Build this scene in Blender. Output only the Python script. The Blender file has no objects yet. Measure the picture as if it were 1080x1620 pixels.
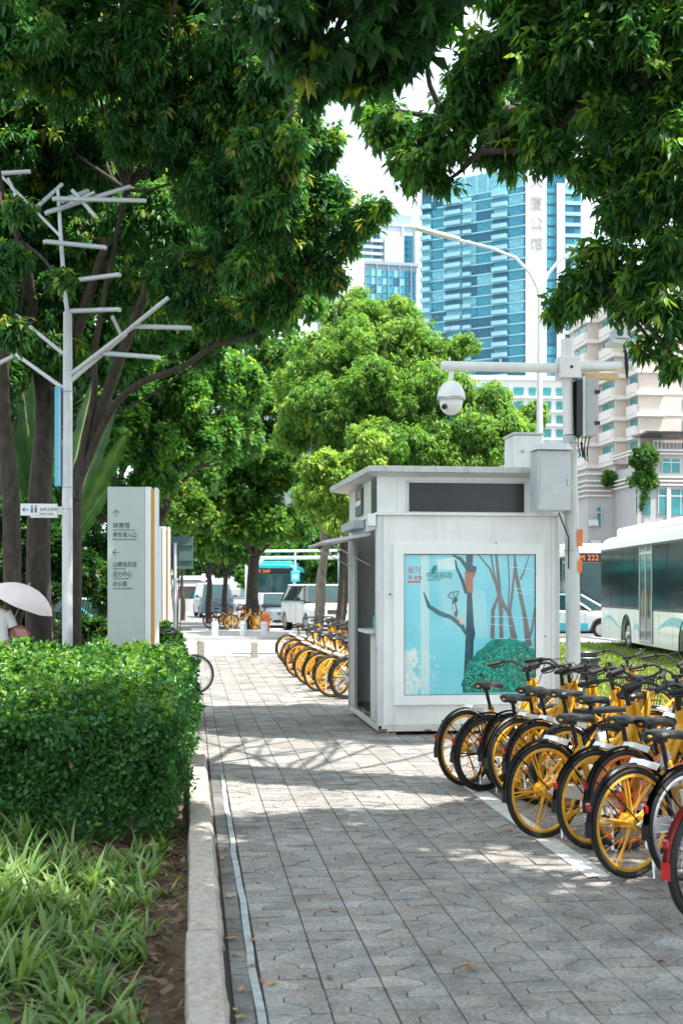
import bpy, math, random
import numpy as np
from mathutils import Vector, Matrix
C = bpy.context.scene.collection
S = bpy.context.scene
PI = math.pi
R = math.radians
rnd = random.Random(7)

# ------------------------------------------------------------------ camera
FPX, HZ, CX, CAMH = 2000.0, 930.0, 540.0, 1.65      # focal length, horizon row, centre column (px of the 1080x1620 photo), eye height
YAW = math.atan(237.0 / 2000.0)                      # the path runs along +Y, the camera looks a little to its right
cam = bpy.data.cameras.new('camera'); camo = bpy.data.objects.new('camera', cam); C.objects.link(camo)
camo.location = (0, 0, CAMH); camo.rotation_euler = (R(90), 0, -YAW)
cam.sensor_fit = 'VERTICAL'; cam.sensor_height = 36; cam.lens = FPX / 1620 * 36
cam.shift_y = 120 / 1620; cam.clip_end = 3000; cam.clip_start = 0.1
cam.dof.use_dof = True; cam.dof.focus_distance = 11.5; cam.dof.aperture_fstop = 4.0
S.camera = camo
# ------------------------------------------------------------------ light
SUN = Vector((0.33, -0.22, 0.92)).normalized()      # towards the sun: high, right, a little behind
sun = bpy.data.lights.new('sun', 'SUN'); suno = bpy.data.objects.new('sun', sun); C.objects.link(suno)
sun.energy = 4.6; sun.angle = R(0.53); sun.color = (1.0, 0.95, 0.87)
suno.rotation_euler = SUN.to_track_quat('Z', 'Y').to_euler()
W = bpy.data.worlds.new('World'); S.world = W; W.use_nodes = True
nt = W.node_tree; nt.nodes.clear()
out = nt.nodes.new('ShaderNodeOutputWorld'); bg = nt.nodes.new('ShaderNodeBackground')
sky = nt.nodes.new('ShaderNodeTexSky'); sky.sky_type = 'NISHITA'; sky.sun_disc = False
sky.sun_elevation = math.asin(SUN.z); sky.sun_rotation = math.atan2(SUN.x, SUN.y)
sky.air_density = 1.0; sky.dust_density = 2.0; sky.ozone_density = 1.5
tc = nt.nodes.new('ShaderNodeTexCoord'); mp = nt.nodes.new('ShaderNodeMapping'); mp.inputs['Scale'].default_value = (1, 1, 2.4)
nz = nt.nodes.new('ShaderNodeTexNoise'); nz.inputs['Scale'].default_value = 3.0; nz.inputs['Detail'].default_value = 8; nz.inputs['Roughness'].default_value = .55
cr = nt.nodes.new('ShaderNodeValToRGB'); cr.color_ramp.elements[0].position = .30; cr.color_ramp.elements[1].position = .62
cr.color_ramp.elements[0].color = (.45, .45, .45, 1); cr.color_ramp.elements[1].color = (1, 1, 1, 1)
mx = nt.nodes.new('ShaderNodeMix'); mx.data_type = 'RGBA'; mx.inputs['B'].default_value = (6.6, 7.4, 7.7, 1)
L = nt.links.new
L(tc.outputs['Generated'], mp.inputs['Vector']); L(mp.outputs['Vector'], nz.inputs['Vector']); L(nz.outputs['Fac'], cr.inputs['Fac'])
L(cr.outputs['Color'], mx.inputs['Factor']); L(sky.outputs['Color'], mx.inputs['A']); L(mx.outputs['Result'], bg.inputs['Color'])
bg.inputs['Strength'].default_value = 0.12
L(bg.outputs[0], out.inputs[0])
S.view_settings.view_transform = 'Standard'; S.view_settings.look = 'None'
S.view_settings.exposure = 1.15; S.view_settings.gamma = 1; S.view_settings.use_curve_mapping = False
S.render.engine = 'CYCLES'
S.cycles.max_bounces = 7; S.cycles.diffuse_bounces = 4; S.cycles.glossy_bounces = 3; S.cycles.transmission_bounces = 5
S.cycles.transparent_max_bounces = 6; S.cycles.use_denoising = True; S.cycles.caustics_reflective = False; S.cycles.caustics_refractive = False
S.cycles.sample_clamp_indirect = 6

# ------------------------------------------------------------------ placing: photo column/row + a real distance -> world point
FW = Vector((math.sin(YAW), math.cos(YAW), 0)); RT = Vector((math.cos(YAW), -math.sin(YAW), 0))
def P(px, py, d): return FW * d + RT * ((px - CX) / FPX * d) + Vector((0, 0, CAMH - (py - HZ) / FPX * d))
def PG(px, d, z=0.0): v = FW * d + RT * ((px - CX) / FPX * d); v.z = z; return v

# ------------------------------------------------------------------ materials
def mat(name, col, rough=.6, metal=0, var=0.0, vscale=8, bump=0, bscale=60, spec=.5, coat=0, col2=None, dirt=0, emis=None, estr=0, obj_coords=True, stretch=(1,1,1)):
    m = bpy.data.materials.new(name); m.use_nodes = True; t = m.node_tree; b = t.nodes['Principled BSDF']
    b.inputs['Base Color'].default_value = (*col, 1); b.inputs['Roughness'].default_value = rough; b.inputs['Metallic'].default_value = metal
    b.inputs['Specular IOR Level'].default_value = spec; b.inputs['Coat Weight'].default_value = coat
    if emis: b.inputs['Emission Color'].default_value = (*emis, 1); b.inputs['Emission Strength'].default_value = estr
    k = t.links.new
    tcn = t.nodes.new('ShaderNodeTexCoord'); mpn = t.nodes.new('ShaderNodeMapping'); mpn.inputs['Scale'].default_value = stretch
    k(tcn.outputs['Object'], mpn.inputs['Vector'])
    cur = None
    if var > 0 or col2:
        n = t.nodes.new('ShaderNodeTexNoise'); n.inputs['Scale'].default_value = vscale; n.inputs['Detail'].default_value = 6; k(mpn.outputs[0], n.inputs['Vector'])
        r = t.nodes.new('ShaderNodeValToRGB'); r.color_ramp.elements[0].position = .3; r.color_ramp.elements[1].position = .7
        c2 = col2 or tuple(min(1, c * (1 + var)) for c in col)
        c1 = tuple(c * (1 - var) for c in col) if not col2 else col
        r.color_ramp.elements[0].color = (*c1, 1); r.color_ramp.elements[1].color = (*c2, 1)
        k(n.outputs['Fac'], r.inputs['Fac']); cur = r.outputs['Color']
    if dirt > 0:
        n2 = t.nodes.new('ShaderNodeTexNoise'); n2.inputs['Scale'].default_value = 3.0; n2.inputs['Detail'].default_value = 10; n2.inputs['Roughness'].default_value = .7
        mp2 = t.nodes.new('ShaderNodeMapping'); mp2.inputs['Scale'].default_value = (3, 3, .5); k(tcn.outputs['Object'], mp2.inputs['Vector']); k(mp2.outputs[0], n2.inputs['Vector'])
        r2 = t.nodes.new('ShaderNodeValToRGB'); r2.color_ramp.elements[0].position = .5; r2.color_ramp.elements[1].position = .75
        r2.color_ramp.elements[0].color = (0, 0, 0, 1); r2.color_ramp.elements[1].color = (dirt, dirt, dirt, 1); k(n2.outputs['Fac'], r2.inputs['Fac'])
        mm = t.nodes.new('ShaderNodeMix'); mm.data_type = 'RGBA'; mm.inputs['B'].default_value = (.16, .14, .11, 1)
        k(r2.outputs['Color'], mm.inputs['Factor'])
        if cur: k(cur, mm.inputs['A'])
        else: mm.inputs['A'].default_value = (*col, 1)
        cur = mm.outputs['Result']
    if cur: k(cur, b.inputs['Base Color'])
    if bump > 0:
        n = t.nodes.new('ShaderNodeTexNoise'); n.inputs['Scale'].default_value = bscale; n.inputs['Detail'].default_value = 8; k(mpn.outputs[0], n.inputs['Vector'])
        bn = t.nodes.new('ShaderNodeBump'); bn.inputs['Strength'].default_value = bump; bn.inputs['Distance'].default_value = .01
        k(n.outputs['Fac'], bn.inputs['Height']); k(bn.outputs[0], b.inputs['Normal'])
    return m

def leafmat(name, rough=.42, trans=.48):
    m = bpy.data.materials.new(name); m.use_nodes = True; t = m.node_tree; b = t.nodes['Principled BSDF']; k = t.links.new
    a = t.nodes.new('ShaderNodeAttribute'); a.attribute_name = 'tint'
    k(a.outputs['Color'], b.inputs['Base Color']); b.inputs['Roughness'].default_value = rough; b.inputs['Specular IOR Level'].default_value = .35
    tr = t.nodes.new('ShaderNodeBsdfTranslucent'); ms = t.nodes.new('ShaderNodeMixShader'); ms.inputs[0].default_value = trans
    hs = t.nodes.new('ShaderNodeMix'); hs.data_type = 'RGBA'; hs.blend_type = 'MULTIPLY'; hs.inputs['Factor'].default_value = 1
    hs.inputs['B'].default_value = (1.7, 1.75, .75, 1); k(a.outputs['Color'], hs.inputs['A']); k(hs.outputs['Result'], tr.inputs['Color'])
    k(b.outputs[0], ms.inputs[1]); k(tr.outputs[0], ms.inputs[2]); k(ms.outputs[0], t.nodes['Material Output'].inputs['Surface'])
    return m

def glassmat(name, col, rough=.05, trans=0.0):
    m = mat(name, col, rough, spec=.5, coat=.12, var=.25, vscale=1.2); m.node_tree.nodes['Principled BSDF'].inputs['Transmission Weight'].default_value = trans
    m.node_tree.nodes['Principled BSDF'].inputs['Coat Roughness'].default_value = .03
    return m

M = dict(
 white=mat('white_paint', (.79, .80, .79), .45, var=.05, vscale=3, dirt=.22), cream=mat('cream_paint', (.66, .64, .58), .5, var=.05, dirt=.35),
 whiteclean=mat('clean_white', (.8, .82, .82), .35, var=.03), grey=mat('grey_paint', (.42, .44, .45), .5, var=.06, dirt=.25),
 lgrey=mat('light_grey_metal', (.60, .63, .65), .4, metal=.1, var=.05, dirt=.3), steel=mat('brushed_steel', (.5, .51, .5), .35, metal=.8, var=.1, vscale=30),
 dark=mat('dark_panel', (.018, .022, .024), .25, var=.2), black=mat('black_rubber', (.013, .013, .014), .65, var=.2, bump=.2, bscale=120),
 blackp=mat('black_plastic', (.014, .014, .016), .38, var=.15), satin=mat('saddle_vinyl', (.011, .012, .014), .33, bump=.25, bscale=200),
 yellow=mat('yellow_paint', (.80, .40, .012), .42, var=.10, coat=.15, dirt=.32), yellow2=mat('faded_yellow_paint', (.72, .38, .03), .5, var=.14, dirt=.4), yellow3=mat('deep_yellow_paint', (.78, .34, .008), .38, var=.08, coat=.2, dirt=.3),
 orange=mat('orange_paint', (.75, .17, .02), .4, var=.08, dirt=.2),
 red=mat('red_paint', (.5, .02, .02), .3, coat=.4, var=.08), redlens=mat('red_lens', (.45, .01, .012), .15, coat=.6), silver=mat('silver', (.62, .63, .64), .3, metal=.7, var=.06),
 chrome=mat('chrome', (.7, .7, .7), .12, metal=1), blue=mat('blue_sign', (.02, .3, .62), .4, var=.05), teal=mat('teal_paint', (.02, .42, .46), .3, coat=.5, var=.05),
 cyan=mat('cyan_paint', (.04, .5, .66), .3, coat=.5), greensign=mat('green_grey_sign', (.075, .14, .14), .5, var=.12, vscale=5), green=mat('green_print', (.02, .28, .14), .5),
 granite=mat('granite', (.31, .275, .235), .9, var=.0, vscale=35, col2=(.47, .43, .38), bump=1.0, bscale=28, dirt=.35), concrete=mat('concrete', (.48, .48, .46), .85, var=.12, vscale=3, bump=.3, bscale=80, dirt=.2),
 bark=mat('bark', (.050, .040, .032), .9, var=.45, vscale=14, bump=1.0, bscale=30, stretch=(1, 1, .35)), barkpale=mat('pale_bark', (.20, .175, .15), .9, var=.35, vscale=9, bump=.8, bscale=28, stretch=(1, 1, .5)),
 soil=mat('soil', (.065, .040, .026), .95, col2=(.15, .095, .065), vscale=22, bump=1.0, bscale=50), asphalt=mat('asphalt', (.14, .14, .14), .9, var=.15, vscale=2, bump=.3, bscale=150),
 glass=glassmat('dark_glass', (.010, .034, .036)), glassteal=glassmat('teal_glass', (.02, .19, .22), .08), screen=glassmat('windscreen', (.018, .055, .06)),
 orangeled=mat('led_display', (.02, .01, .005), .4, emis=(1, .22, .06), estr=.7), lamp=mat('headlamp_lens', (.75, .77, .78), .1, coat=1, metal=.3), amber=mat('amber', (.8, .28, .02), .3, coat=.5),
 ochre=mat('ochre_stripe', (.72, .34, .04), .5), signface=mat('sign_face', (.47, .53, .53), .45, var=.05, vscale=2, dirt=.08), ink=mat('ink', (.06, .075, .08), .6),
 skin=mat('skin', (.52, .30, .21), .55), cloth_w=mat('white_cloth', (.78, .77, .76), .85, bump=.4, bscale=12), cloth_b=mat('tan_cloth', (.36, .25, .18), .85, bump=.4, bscale=14), hair=mat('hair', (.012, .010, .010), .5),
 umb=mat('umbrella_cloth', (.76, .64, .65), .7, var=.04), leather=mat('bag_leather', (.24, .09, .06), .55, var=.15, bump=.3), pink=mat('pink_render', (.63, .54, .48), .85, var=.07, vscale=.6),
 pinkl=mat('cream_trim', (.70, .66, .62), .8, var=.05), stonec=mat('grey_cladding', (.43, .42, .42), .8, var=.08, vscale=.4), winteal=glassmat('window_teal', (.03, .23, .25), .12),
 roofgrey=mat('roof_edge', (.55, .56, .55), .5, var=.1, dirt=.5), led=mat('lamp_tube', (.50, .55, .57), .3, var=.04, coat=.3), paint=mat('road_paint', (.62, .63, .61), .8, var=.12, vscale=25, dirt=.5, bump=.3),
)
LEAF = leafmat('leaf'); LEAFG = leafmat('glossy_leaf', .3, .30); BLADE = leafmat('blade', .4, .35)

# ------------------------------------------------------------------ mesh building
def tag(o, label=None, cat=None, group=None, kind=None):
    if label: o['label'] = label
    if cat: o['category'] = cat
    if group: o['group'] = group
    if kind: o['kind'] = kind
    return o
def thing(name, label, cat, loc=(0, 0, 0), rz=0, group=None):
    o = bpy.data.objects.new(name, None); C.objects.link(o); o.location = loc; o.rotation_euler = (0, 0, rz); o.empty_display_size = .1
    return tag(o, label, cat, group)
KIDS = {}
def setparent(o, p):
    if p is not None: o.parent = p; KIDS.setdefault(p.name, []).append(o)
def copy_tree(o, parent=None):
    c = o.copy(); C.objects.link(c)
    if parent is not None: c.parent = parent; KIDS.setdefault(c.parent.name, []).append(c)
    for ch in list(KIDS.get(o.name, [])): copy_tree(ch, c)
    return c
def place(me, name, parent=None, loc=(0, 0, 0), rot=(0, 0, 0), scale=(1, 1, 1)):
    o = bpy.data.objects.new(name, me); C.objects.link(o); o.location = loc; o.rotation_euler = rot; o.scale = scale; setparent(o, parent); return o

class MB:
    def __init__(s): s.v = []; s.f = []; s.mi = []
    def add(s, vs, fs, m=0):
        b = len(s.v); s.v.extend([tuple(v) for v in vs]); s.f.extend([tuple(b + i for i in f) for f in fs]); s.mi.extend([m] * len(fs)); return s
    def box(s, c, d, m=0, rot=None):
        hx, hy, hz = d[0] / 2, d[1] / 2, d[2] / 2
        vs = [Vector((x, y, z)) for x in (-hx, hx) for y in (-hy, hy) for z in (-hz, hz)]
        if rot is not None: vs = [rot @ v for v in vs]
        vs = [v + Vector(c) for v in vs]
        return s.add(vs, [(0, 1, 3, 2), (4, 6, 7, 5), (0, 4, 5, 1), (2, 3, 7, 6), (0, 2, 6, 4), (1, 5, 7, 3)], m)
    def b2(s, x0, x1, y0, y1, z0, z1, m=0): return s.box(((x0 + x1) / 2, (y0 + y1) / 2, (z0 + z1) / 2), (abs(x1 - x0), abs(y1 - y0), abs(z1 - z0)), m)
    def tube(s, pts, rad, n=8, m=0, caps=True, closed=False):
        pts = [Vector(p) for p in pts]; k = len(pts)
        if not hasattr(rad, '__len__'): rad = [rad] * k
        up = None; rings = []
        for i, p in enumerate(pts):
            a = pts[(i - 1) % k] if (closed or i > 0) else p; b = pts[(i + 1) % k] if (closed or i < k - 1) else p
            t = (b - a).normalized()
            if up is None:
                up = Vector((0, 0, 1)) if abs(t.z) < .9 else Vector((1, 0, 0))
            u = (up - t * up.dot(t))
            if u.length < 1e-5: u = t.orthogonal()
            u.normalize(); w = t.cross(u); up = u
            rings.append([p + (u * math.cos(2 * PI * j / n) + w * math.sin(2 * PI * j / n)) * rad[i] for j in range(n)])
        vs = [v for r in rings for v in r]; fs = []
        for i in range(k if closed else k - 1):
            i2 = (i + 1) % k
            for j in range(n):
                j2 = (j + 1) % n; fs.append((i * n + j, i * n + j2, i2 * n + j2, i2 * n + j))
        if caps and not closed:
            fs.append(tuple(range(n - 1, -1, -1))); fs.append(tuple((k - 1) * n + j for j in range(n)))
        return s.add(vs, fs, m)
    def cyl(s, a, b, r, r2=None, n=16, m=0): return s.tube([a, b], [r, r if r2 is None else r2], n, m)
    def ring(s, c, R_, r, axis='y', n=40, k=8, m=0, a0=0, a1=2 * PI, ell=1.0):
        full = abs(a1 - a0) >= 2 * PI - 1e-4; nn = n if full else n + 1
        vs = []; fs = []; c = Vector(c)
        for i in range(nn):
            a = a0 + (a1 - a0) * i / n
            for j in range(k):
                b = 2 * PI * j / k; q = R_ + r * math.cos(b); h = r * ell * math.sin(b)
                x, z = q * math.cos(a), q * math.sin(a)
                vs.append(c + (Vector((x, h, z)) if axis == 'y' else Vector((x, z, h)) if axis == 'z' else Vector((h, x, z))))
        for i in range(n):
            i2 = (i + 1) % nn
            if not full and i + 1 >= nn: break
            for j in range(k): fs.append((i * k + j, i2 * k + j, i2 * k + (j + 1) % k, i * k + (j + 1) % k))
        return s.add(vs, fs, m)
    def band(s, c, R_, w, t, n=24, m=0, a0=0, a1=PI):      # curved strip about the y axis (mudguards, rims)
        vs = []; fs = []; c = Vector(c); full = abs(a1 - a0) >= 2 * PI - 1e-4; nn = n if full else n + 1
        for i in range(nn):
            a = a0 + (a1 - a0) * i / n
            for (q, h) in ((R_, -w / 2), (R_ + t, -w / 4), (R_ + t, w / 4), (R_, w / 2), (R_ - t * .3, w / 4), (R_ - t * .3, -w / 4)):
                vs.append(c + Vector((q * math.cos(a), h, q * math.sin(a))))
        for i in range(n):
            i2 = (i + 1) % nn
            for j in range(6): fs.append((i * 6 + j, i2 * 6 + j, i2 * 6 + (j + 1) % 6, i * 6 + (j + 1) % 6))
        if not full: fs.append(tuple(range(5, -1, -1))); fs.append(tuple(n * 6 + j for j in range(6)))
        return s.add(vs, fs, m)
    def prism(s, poly, a, b, axis='y', m=0):              # poly in the plane across axis, extruded a..b
        n = len(poly)
        def q(p, h): return (p[0], h, p[1]) if axis == 'y' else (h, p[0], p[1]) if axis == 'x' else (p[0], p[1], h)
        vs = [q(p, a) for p in poly] + [q(p, b) for p in poly]
        fs = [tuple(range(n)), tuple(range(2 * n - 1, n - 1, -1))] + [(i, (i + 1) % n, n + (i + 1) % n, n + i) for i in range(n)]
        return s.add(vs, fs, m)
    def sphere(s, c, r, n=16, k=10, m=0, sc=(1, 1, 1), t0=0.0, t1=PI):
        vs = []; fs = []; c = Vector(c)
        for i in range(k + 1):
            t = t0 + (t1 - t0) * i / k
            for j in range(n):
                a = 2 * PI * j / n; vs.append(c + Vector((r * math.sin(t) * math.cos(a) * sc[0], r * math.sin(t) * math.sin(a) * sc[1], r * math.cos(t) * sc[2])))
        for i in range(k):
            for j in range(n): fs.append((i * n + j, (i + 1) * n + j, (i + 1) * n + (j + 1) % n, i * n + (j + 1) % n))
        return s.add(vs, fs, m)
    def loft(s, rings, m=0, caps=True):
        n = len(rings[0]); vs = [v for r in rings for v in r]; fs = []
        for i in range(len(rings) - 1):
            for j in range(n): fs.append((i * n + j, i * n + (j + 1) % n, (i + 1) * n + (j + 1) % n, (i + 1) * n + j))
        if caps: fs.append(tuple(range(n - 1, -1, -1))); fs.append(tuple((len(rings) - 1) * n + j for j in range(n)))
        return s.add(vs, fs, m)
    def mesh(s, name, mats, smooth=35):
        me = bpy.data.meshes.new(name); me.from_pydata(s.v, [], s.f)
        for m in (mats if isinstance(mats, (list, tuple)) else [mats]): me.materials.append(m)
        me.polygons.foreach_set('material_index', s.mi)
        me.validate(); me.update()
        if smooth: me.polygons.foreach_set('use_smooth', [True] * len(me.polygons)); me.set_sharp_from_angle(angle=R(smooth))
        return me
    def build(s, name, mats, parent=None, loc=(0, 0, 0), rot=(0, 0, 0), smooth=35, bevel=0):
        o = place(s.mesh(name, mats, smooth), name, parent, loc, rot)
        if bevel:
            md = o.modifiers.new('bevel', 'BEVEL'); md.width = bevel; md.segments = 2; md.limit_method = 'ANGLE'; md.angle_limit = R(40)
        return o

def fast_mesh(name, V, F4, mats, tint=None, smooth=False):
    """numpy mesh: V (n,3); F4 (m,k) faces all with k corners"""
    me = bpy.data.meshes.new(name); n = len(V); m, k = F4.shape
    me.vertices.add(n); me.vertices.foreach_set('co', np.ascontiguousarray(V, dtype=np.float32).ravel())
    me.loops.add(m * k); me.loops.foreach_set('vertex_index', np.ascontiguousarray(F4, dtype=np.int32).ravel())
    me.polygons.add(m); me.polygons.foreach_set('loop_start', np.arange(0, m * k, k, dtype=np.int32))
    if smooth: me.polygons.foreach_set('use_smooth', np.ones(m, dtype=bool))
    me.materials.append(mats)
    if tint is not None:
        a = me.attributes.new('tint', 'FLOAT_COLOR', 'POINT'); a.data.foreach_set('color', np.concatenate([tint, np.ones((n, 1))], 1).astype(np.float32).ravel())
    me.update(calc_edges=True); me.validate(); return me

FONTOBJ = []
def text(s, size, parent, loc, rot=(R(90), 0, 0), m=None, name='lettering', extr=.002, align='LEFT', sx=1.0):
    cu = bpy.data.curves.new('t', 'FONT'); cu.body = s; cu.size = size; cu.extrude = extr; cu.align_x = align; cu.resolution_u = 2
    o = bpy.data.objects.new('t', cu); C.objects.link(o)
    dg = bpy.context.evaluated_depsgraph_get(); me = bpy.data.meshes.new_from_object(o.evaluated_get(dg)); me.name = name
    bpy.data.objects.remove(o); bpy.data.curves.remove(cu)
    me.materials.clear(); me.materials.append(m or M['ink'])
    return place(me, name, parent, loc, rot, (sx, 1, 1))

# ------------------------------------------------------------------ foliage
rg = np.random.default_rng(11)
def unit(v): return v / np.maximum(np.linalg.norm(v, axis=-1, keepdims=True), 1e-9)
def subblobs(blobs, k=9, lo=.32, hi=.55):
    if k > 15: lo, hi = .20, .38
    out = []
    for (c, r, *sc) in blobs:
        q = sc[0] if sc else (1, 1, .8)
        for _ in range(k):
            d = unit(rg.normal(size=3)); rr = r * rg.uniform(lo, hi); out.append((np.array(c) + d * np.array(q) * (r - rr * .6) * rg.uniform(.55, 1.0), rr * rg.uniform(.8, 1.2), (rg.uniform(.75, 1.1), rg.uniform(.75, 1.1), rg.uniform(.7, 1.25))))
    return out
def leaf_cloud(name, blobs, n, per=9, ll=.11, lw=.032, droop=.55, palette=None, young=.12, youngcol=((.20, .30, .03), (.30, .28, .06)), m=None, parent=None, sub=9, inner=.35, keep=None, dark=(.012, .05, .014), light=(.05, .16, .025)):
    bl = subblobs(blobs, sub) if sub else [(np.array(b[0]), b[1], b[2] if len(b) > 2 else (1, 1, .8)) for b in blobs]
    w = np.array([b[1] ** 2.2 for b in bl]); w /= w.sum(); idx = rg.choice(len(bl), n, p=w)
    cen = np.array([b[0] for b in bl])[idx]; rad = np.array([b[1] for b in bl])[idx]; sc = np.array([b[2] for b in bl])[idx]
    d = unit(rg.normal(size=(n, 3))); rr = np.where(rg.random(n) < inner, rg.uniform(.2, .9, n), rg.uniform(.74, 1.18, n)); rr = np.where(rg.random(n) < .10, rg.uniform(1.1, 1.55, n), rr)
    p = cen + d * sc * (rad * rr)[:, None]
    if keep is not None: kq = keep(p); p = p[kq]; d = d[kq]; idx = idx[kq]; n = len(p)
    ax = unit(d + rg.normal(size=(n, 3)) * .5 + np.array([0, 0, .15]))
    tone = rg.random(n) * .6 + rg.random(len(bl))[idx] * .4
    dk, lt = np.array(dark), np.array(light)
    colr = dk + (lt - dk) * (tone ** 1.3)[:, None]
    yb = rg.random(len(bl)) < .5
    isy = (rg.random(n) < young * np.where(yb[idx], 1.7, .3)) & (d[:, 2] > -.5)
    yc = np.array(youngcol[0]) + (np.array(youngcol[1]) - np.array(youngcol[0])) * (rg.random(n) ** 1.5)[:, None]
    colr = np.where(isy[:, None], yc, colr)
    N = n * per
    P0 = np.repeat(p, per, 0); A = np.repeat(ax, per, 0)
    rv = unit(np.cross(A, unit(rg.normal(size=(N, 3)))))
    dr = unit(A * rg.uniform(.0, .7, (N, 1)) + rv + np.array([0, 0, -1.]) * droop * rg.uniform(.4, 1.5, (N, 1)))
    up = unit(np.cross(np.cross(dr, np.array([0, 0, 1.])), dr) + rg.normal(size=(N, 3)) * .35)
    sd = unit(np.cross(dr, up)); ln = ll * rg.uniform(.6, 1.15, (N, 1)) ; wd = lw * rg.uniform(.75, 1.15, (N, 1))
    P0 = P0 + dr * ln * .15 + rg.normal(size=(N, 3)) * ll * .18
    mid = P0 + dr * ln * .45 - up * wd * .25; tip = P0 + (dr - np.array([0, 0, .25]) * droop) * ln
    V = np.stack([P0, mid + sd * wd + up * wd * .4, tip, mid - sd * wd + up * wd * .4, ], 1).reshape(-1, 3)
    b = np.arange(N)[:, None] * 4
    F = np.concatenate([b + [0, 1, 2], b + [0, 2, 3]], 1).reshape(-1, 3)
    cj = np.repeat(colr, per, 0) * rg.uniform(.75, 1.25, (N, 1)); T = np.repeat(cj, 4, 0)
    me = fast_mesh(name, V, F, m or LEAF, np.clip(T, 0, 1)); return place(me, name, parent)

def limb(mb, a, b, r0, r1, seg=7, wob=.12, n=8, m=0, sag=0):
    a, b = Vector(a), Vector(b); L_ = (b - a).length; pts = []; rs = []
    ph = [rnd.uniform(0, 6) for _ in range(4)]
    for i in range(seg + 1):
        t = i / seg; q = a.lerp(b, t); k = math.sin(PI * t) * wob * L_
        q = q + Vector((math.sin(3 * t + ph[0]) * k, math.sin(3.4 * t + ph[1]) * k, math.sin(2.7 * t + ph[2]) * k * .5 - sag * math.sin(PI * t)))
        pts.append(q); rs.append((r0 + (r1 - r0) * t) * (1 + .06 * math.sin(9 * t + ph[3])))
    mb.tube(pts, rs, n, m); return pts
# ================================================================== THE SETTING
def sheet(name, x0, x1, y0, y1, z, m, kind='structure', nx=1, ny=1, amp=0):
    mb = MB(); vs = []; fs = []
    for j in range(ny + 1):
        for i in range(nx + 1):
            x = x0 + (x1 - x0) * i / nx; y = y0 + (y1 - y0) * j / ny
            h = amp * (math.sin(x * 2.3 + y * 1.1) + math.sin(y * 3.1 - x * 1.7) + rnd.uniform(-1, 1)) if amp else 0
            vs.append((x, y, z + h))
    for j in range(ny):
        for i in range(nx): a = j * (nx + 1) + i; fs.append((a, a + 1, a + nx + 2, a + nx + 1))
    mb.add(vs, fs); o = mb.build(name, m, smooth=60 if amp else 0); o['kind'] = kind; return o
def tintmat(name, rough=.85, bump=.5, bscale=90, patch=.35, big=.9):
    m = bpy.data.materials.new(name); m.use_nodes = True; t = m.node_tree; b = t.nodes['Principled BSDF']; k = t.links.new
    a = t.nodes.new('ShaderNodeAttribute'); a.attribute_name = 'tint'; g = t.nodes.new('ShaderNodeNewGeometry')
    def noise(sc, det, lo, hi, p0=.35, p1=.65):
        n = t.nodes.new('ShaderNodeTexNoise'); n.inputs['Scale'].default_value = sc; n.inputs['Detail'].default_value = det; n.inputs['Roughness'].default_value = .65; k(g.outputs['Position'], n.inputs['Vector'])
        r = t.nodes.new('ShaderNodeValToRGB'); r.color_ramp.elements[0].position = p0; r.color_ramp.elements[1].position = p1
        r.color_ramp.elements[0].color = (lo, lo, lo, 1); r.color_ramp.elements[1].color = (hi, hi, hi, 1); k(n.outputs['Fac'], r.inputs['Fac']); return r, n
    def mul(x, y):
        q = t.nodes.new('ShaderNodeMix'); q.data_type = 'RGBA'; q.blend_type = 'MULTIPLY'; q.inputs['Factor'].default_value = 1; k(x, q.inputs['A']); k(y, q.inputs['B']); return q.outputs['Result']
    r1, n1 = noise(55, 8, 1 - patch, 1 + patch); r2, _ = noise(1.4, 7, big * .82, 1.12); r3, _ = noise(5, 9, .70, 1.10, .32, .55)
    c = mul(mul(mul(a.outputs['Color'], r1.outputs['Color']), r2.outputs['Color']), r3.outputs['Color']); k(c, b.inputs['Base Color'])
    b.inputs['Roughness'].default_value = rough; b.inputs['Specular IOR Level'].default_value = .35
    bn = t.nodes.new('ShaderNodeBump'); bn.inputs['Strength'].default_value = bump; bn.inputs['Distance'].default_value = .004
    n4 = t.nodes.new('ShaderNodeTexNoise'); n4.inputs['Scale'].default_value = bscale; n4.inputs['Detail'].default_value = 7; k(g.outputs['Position'], n4.inputs['Vector']); k(n4.outputs['Fac'], bn.inputs['Height']); k(bn.outputs[0], b.inputs['Normal'])
    return m
PAVER = tintmat('paver_stone', .8)
sheet('ground', -700, 700, -60, 1400, -.12, M['asphalt'])
sheet('soil_bed', -9, -.022, 2.5, 30, -.045, M['soil'], nx=70, ny=150, amp=.012)
bed = mat('joint_sand', (.055, .052, .047), .95, var=.3, vscale=30)
pv = sheet('pavement', .13, 5.6, 2.5, 31, -.011, bed); pvb = MB(); pvb.b2(-.02, .1299, 12.31, 31, -.1, -.011); pvb.build('bed_edge', bed, pv, smooth=0)

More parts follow.
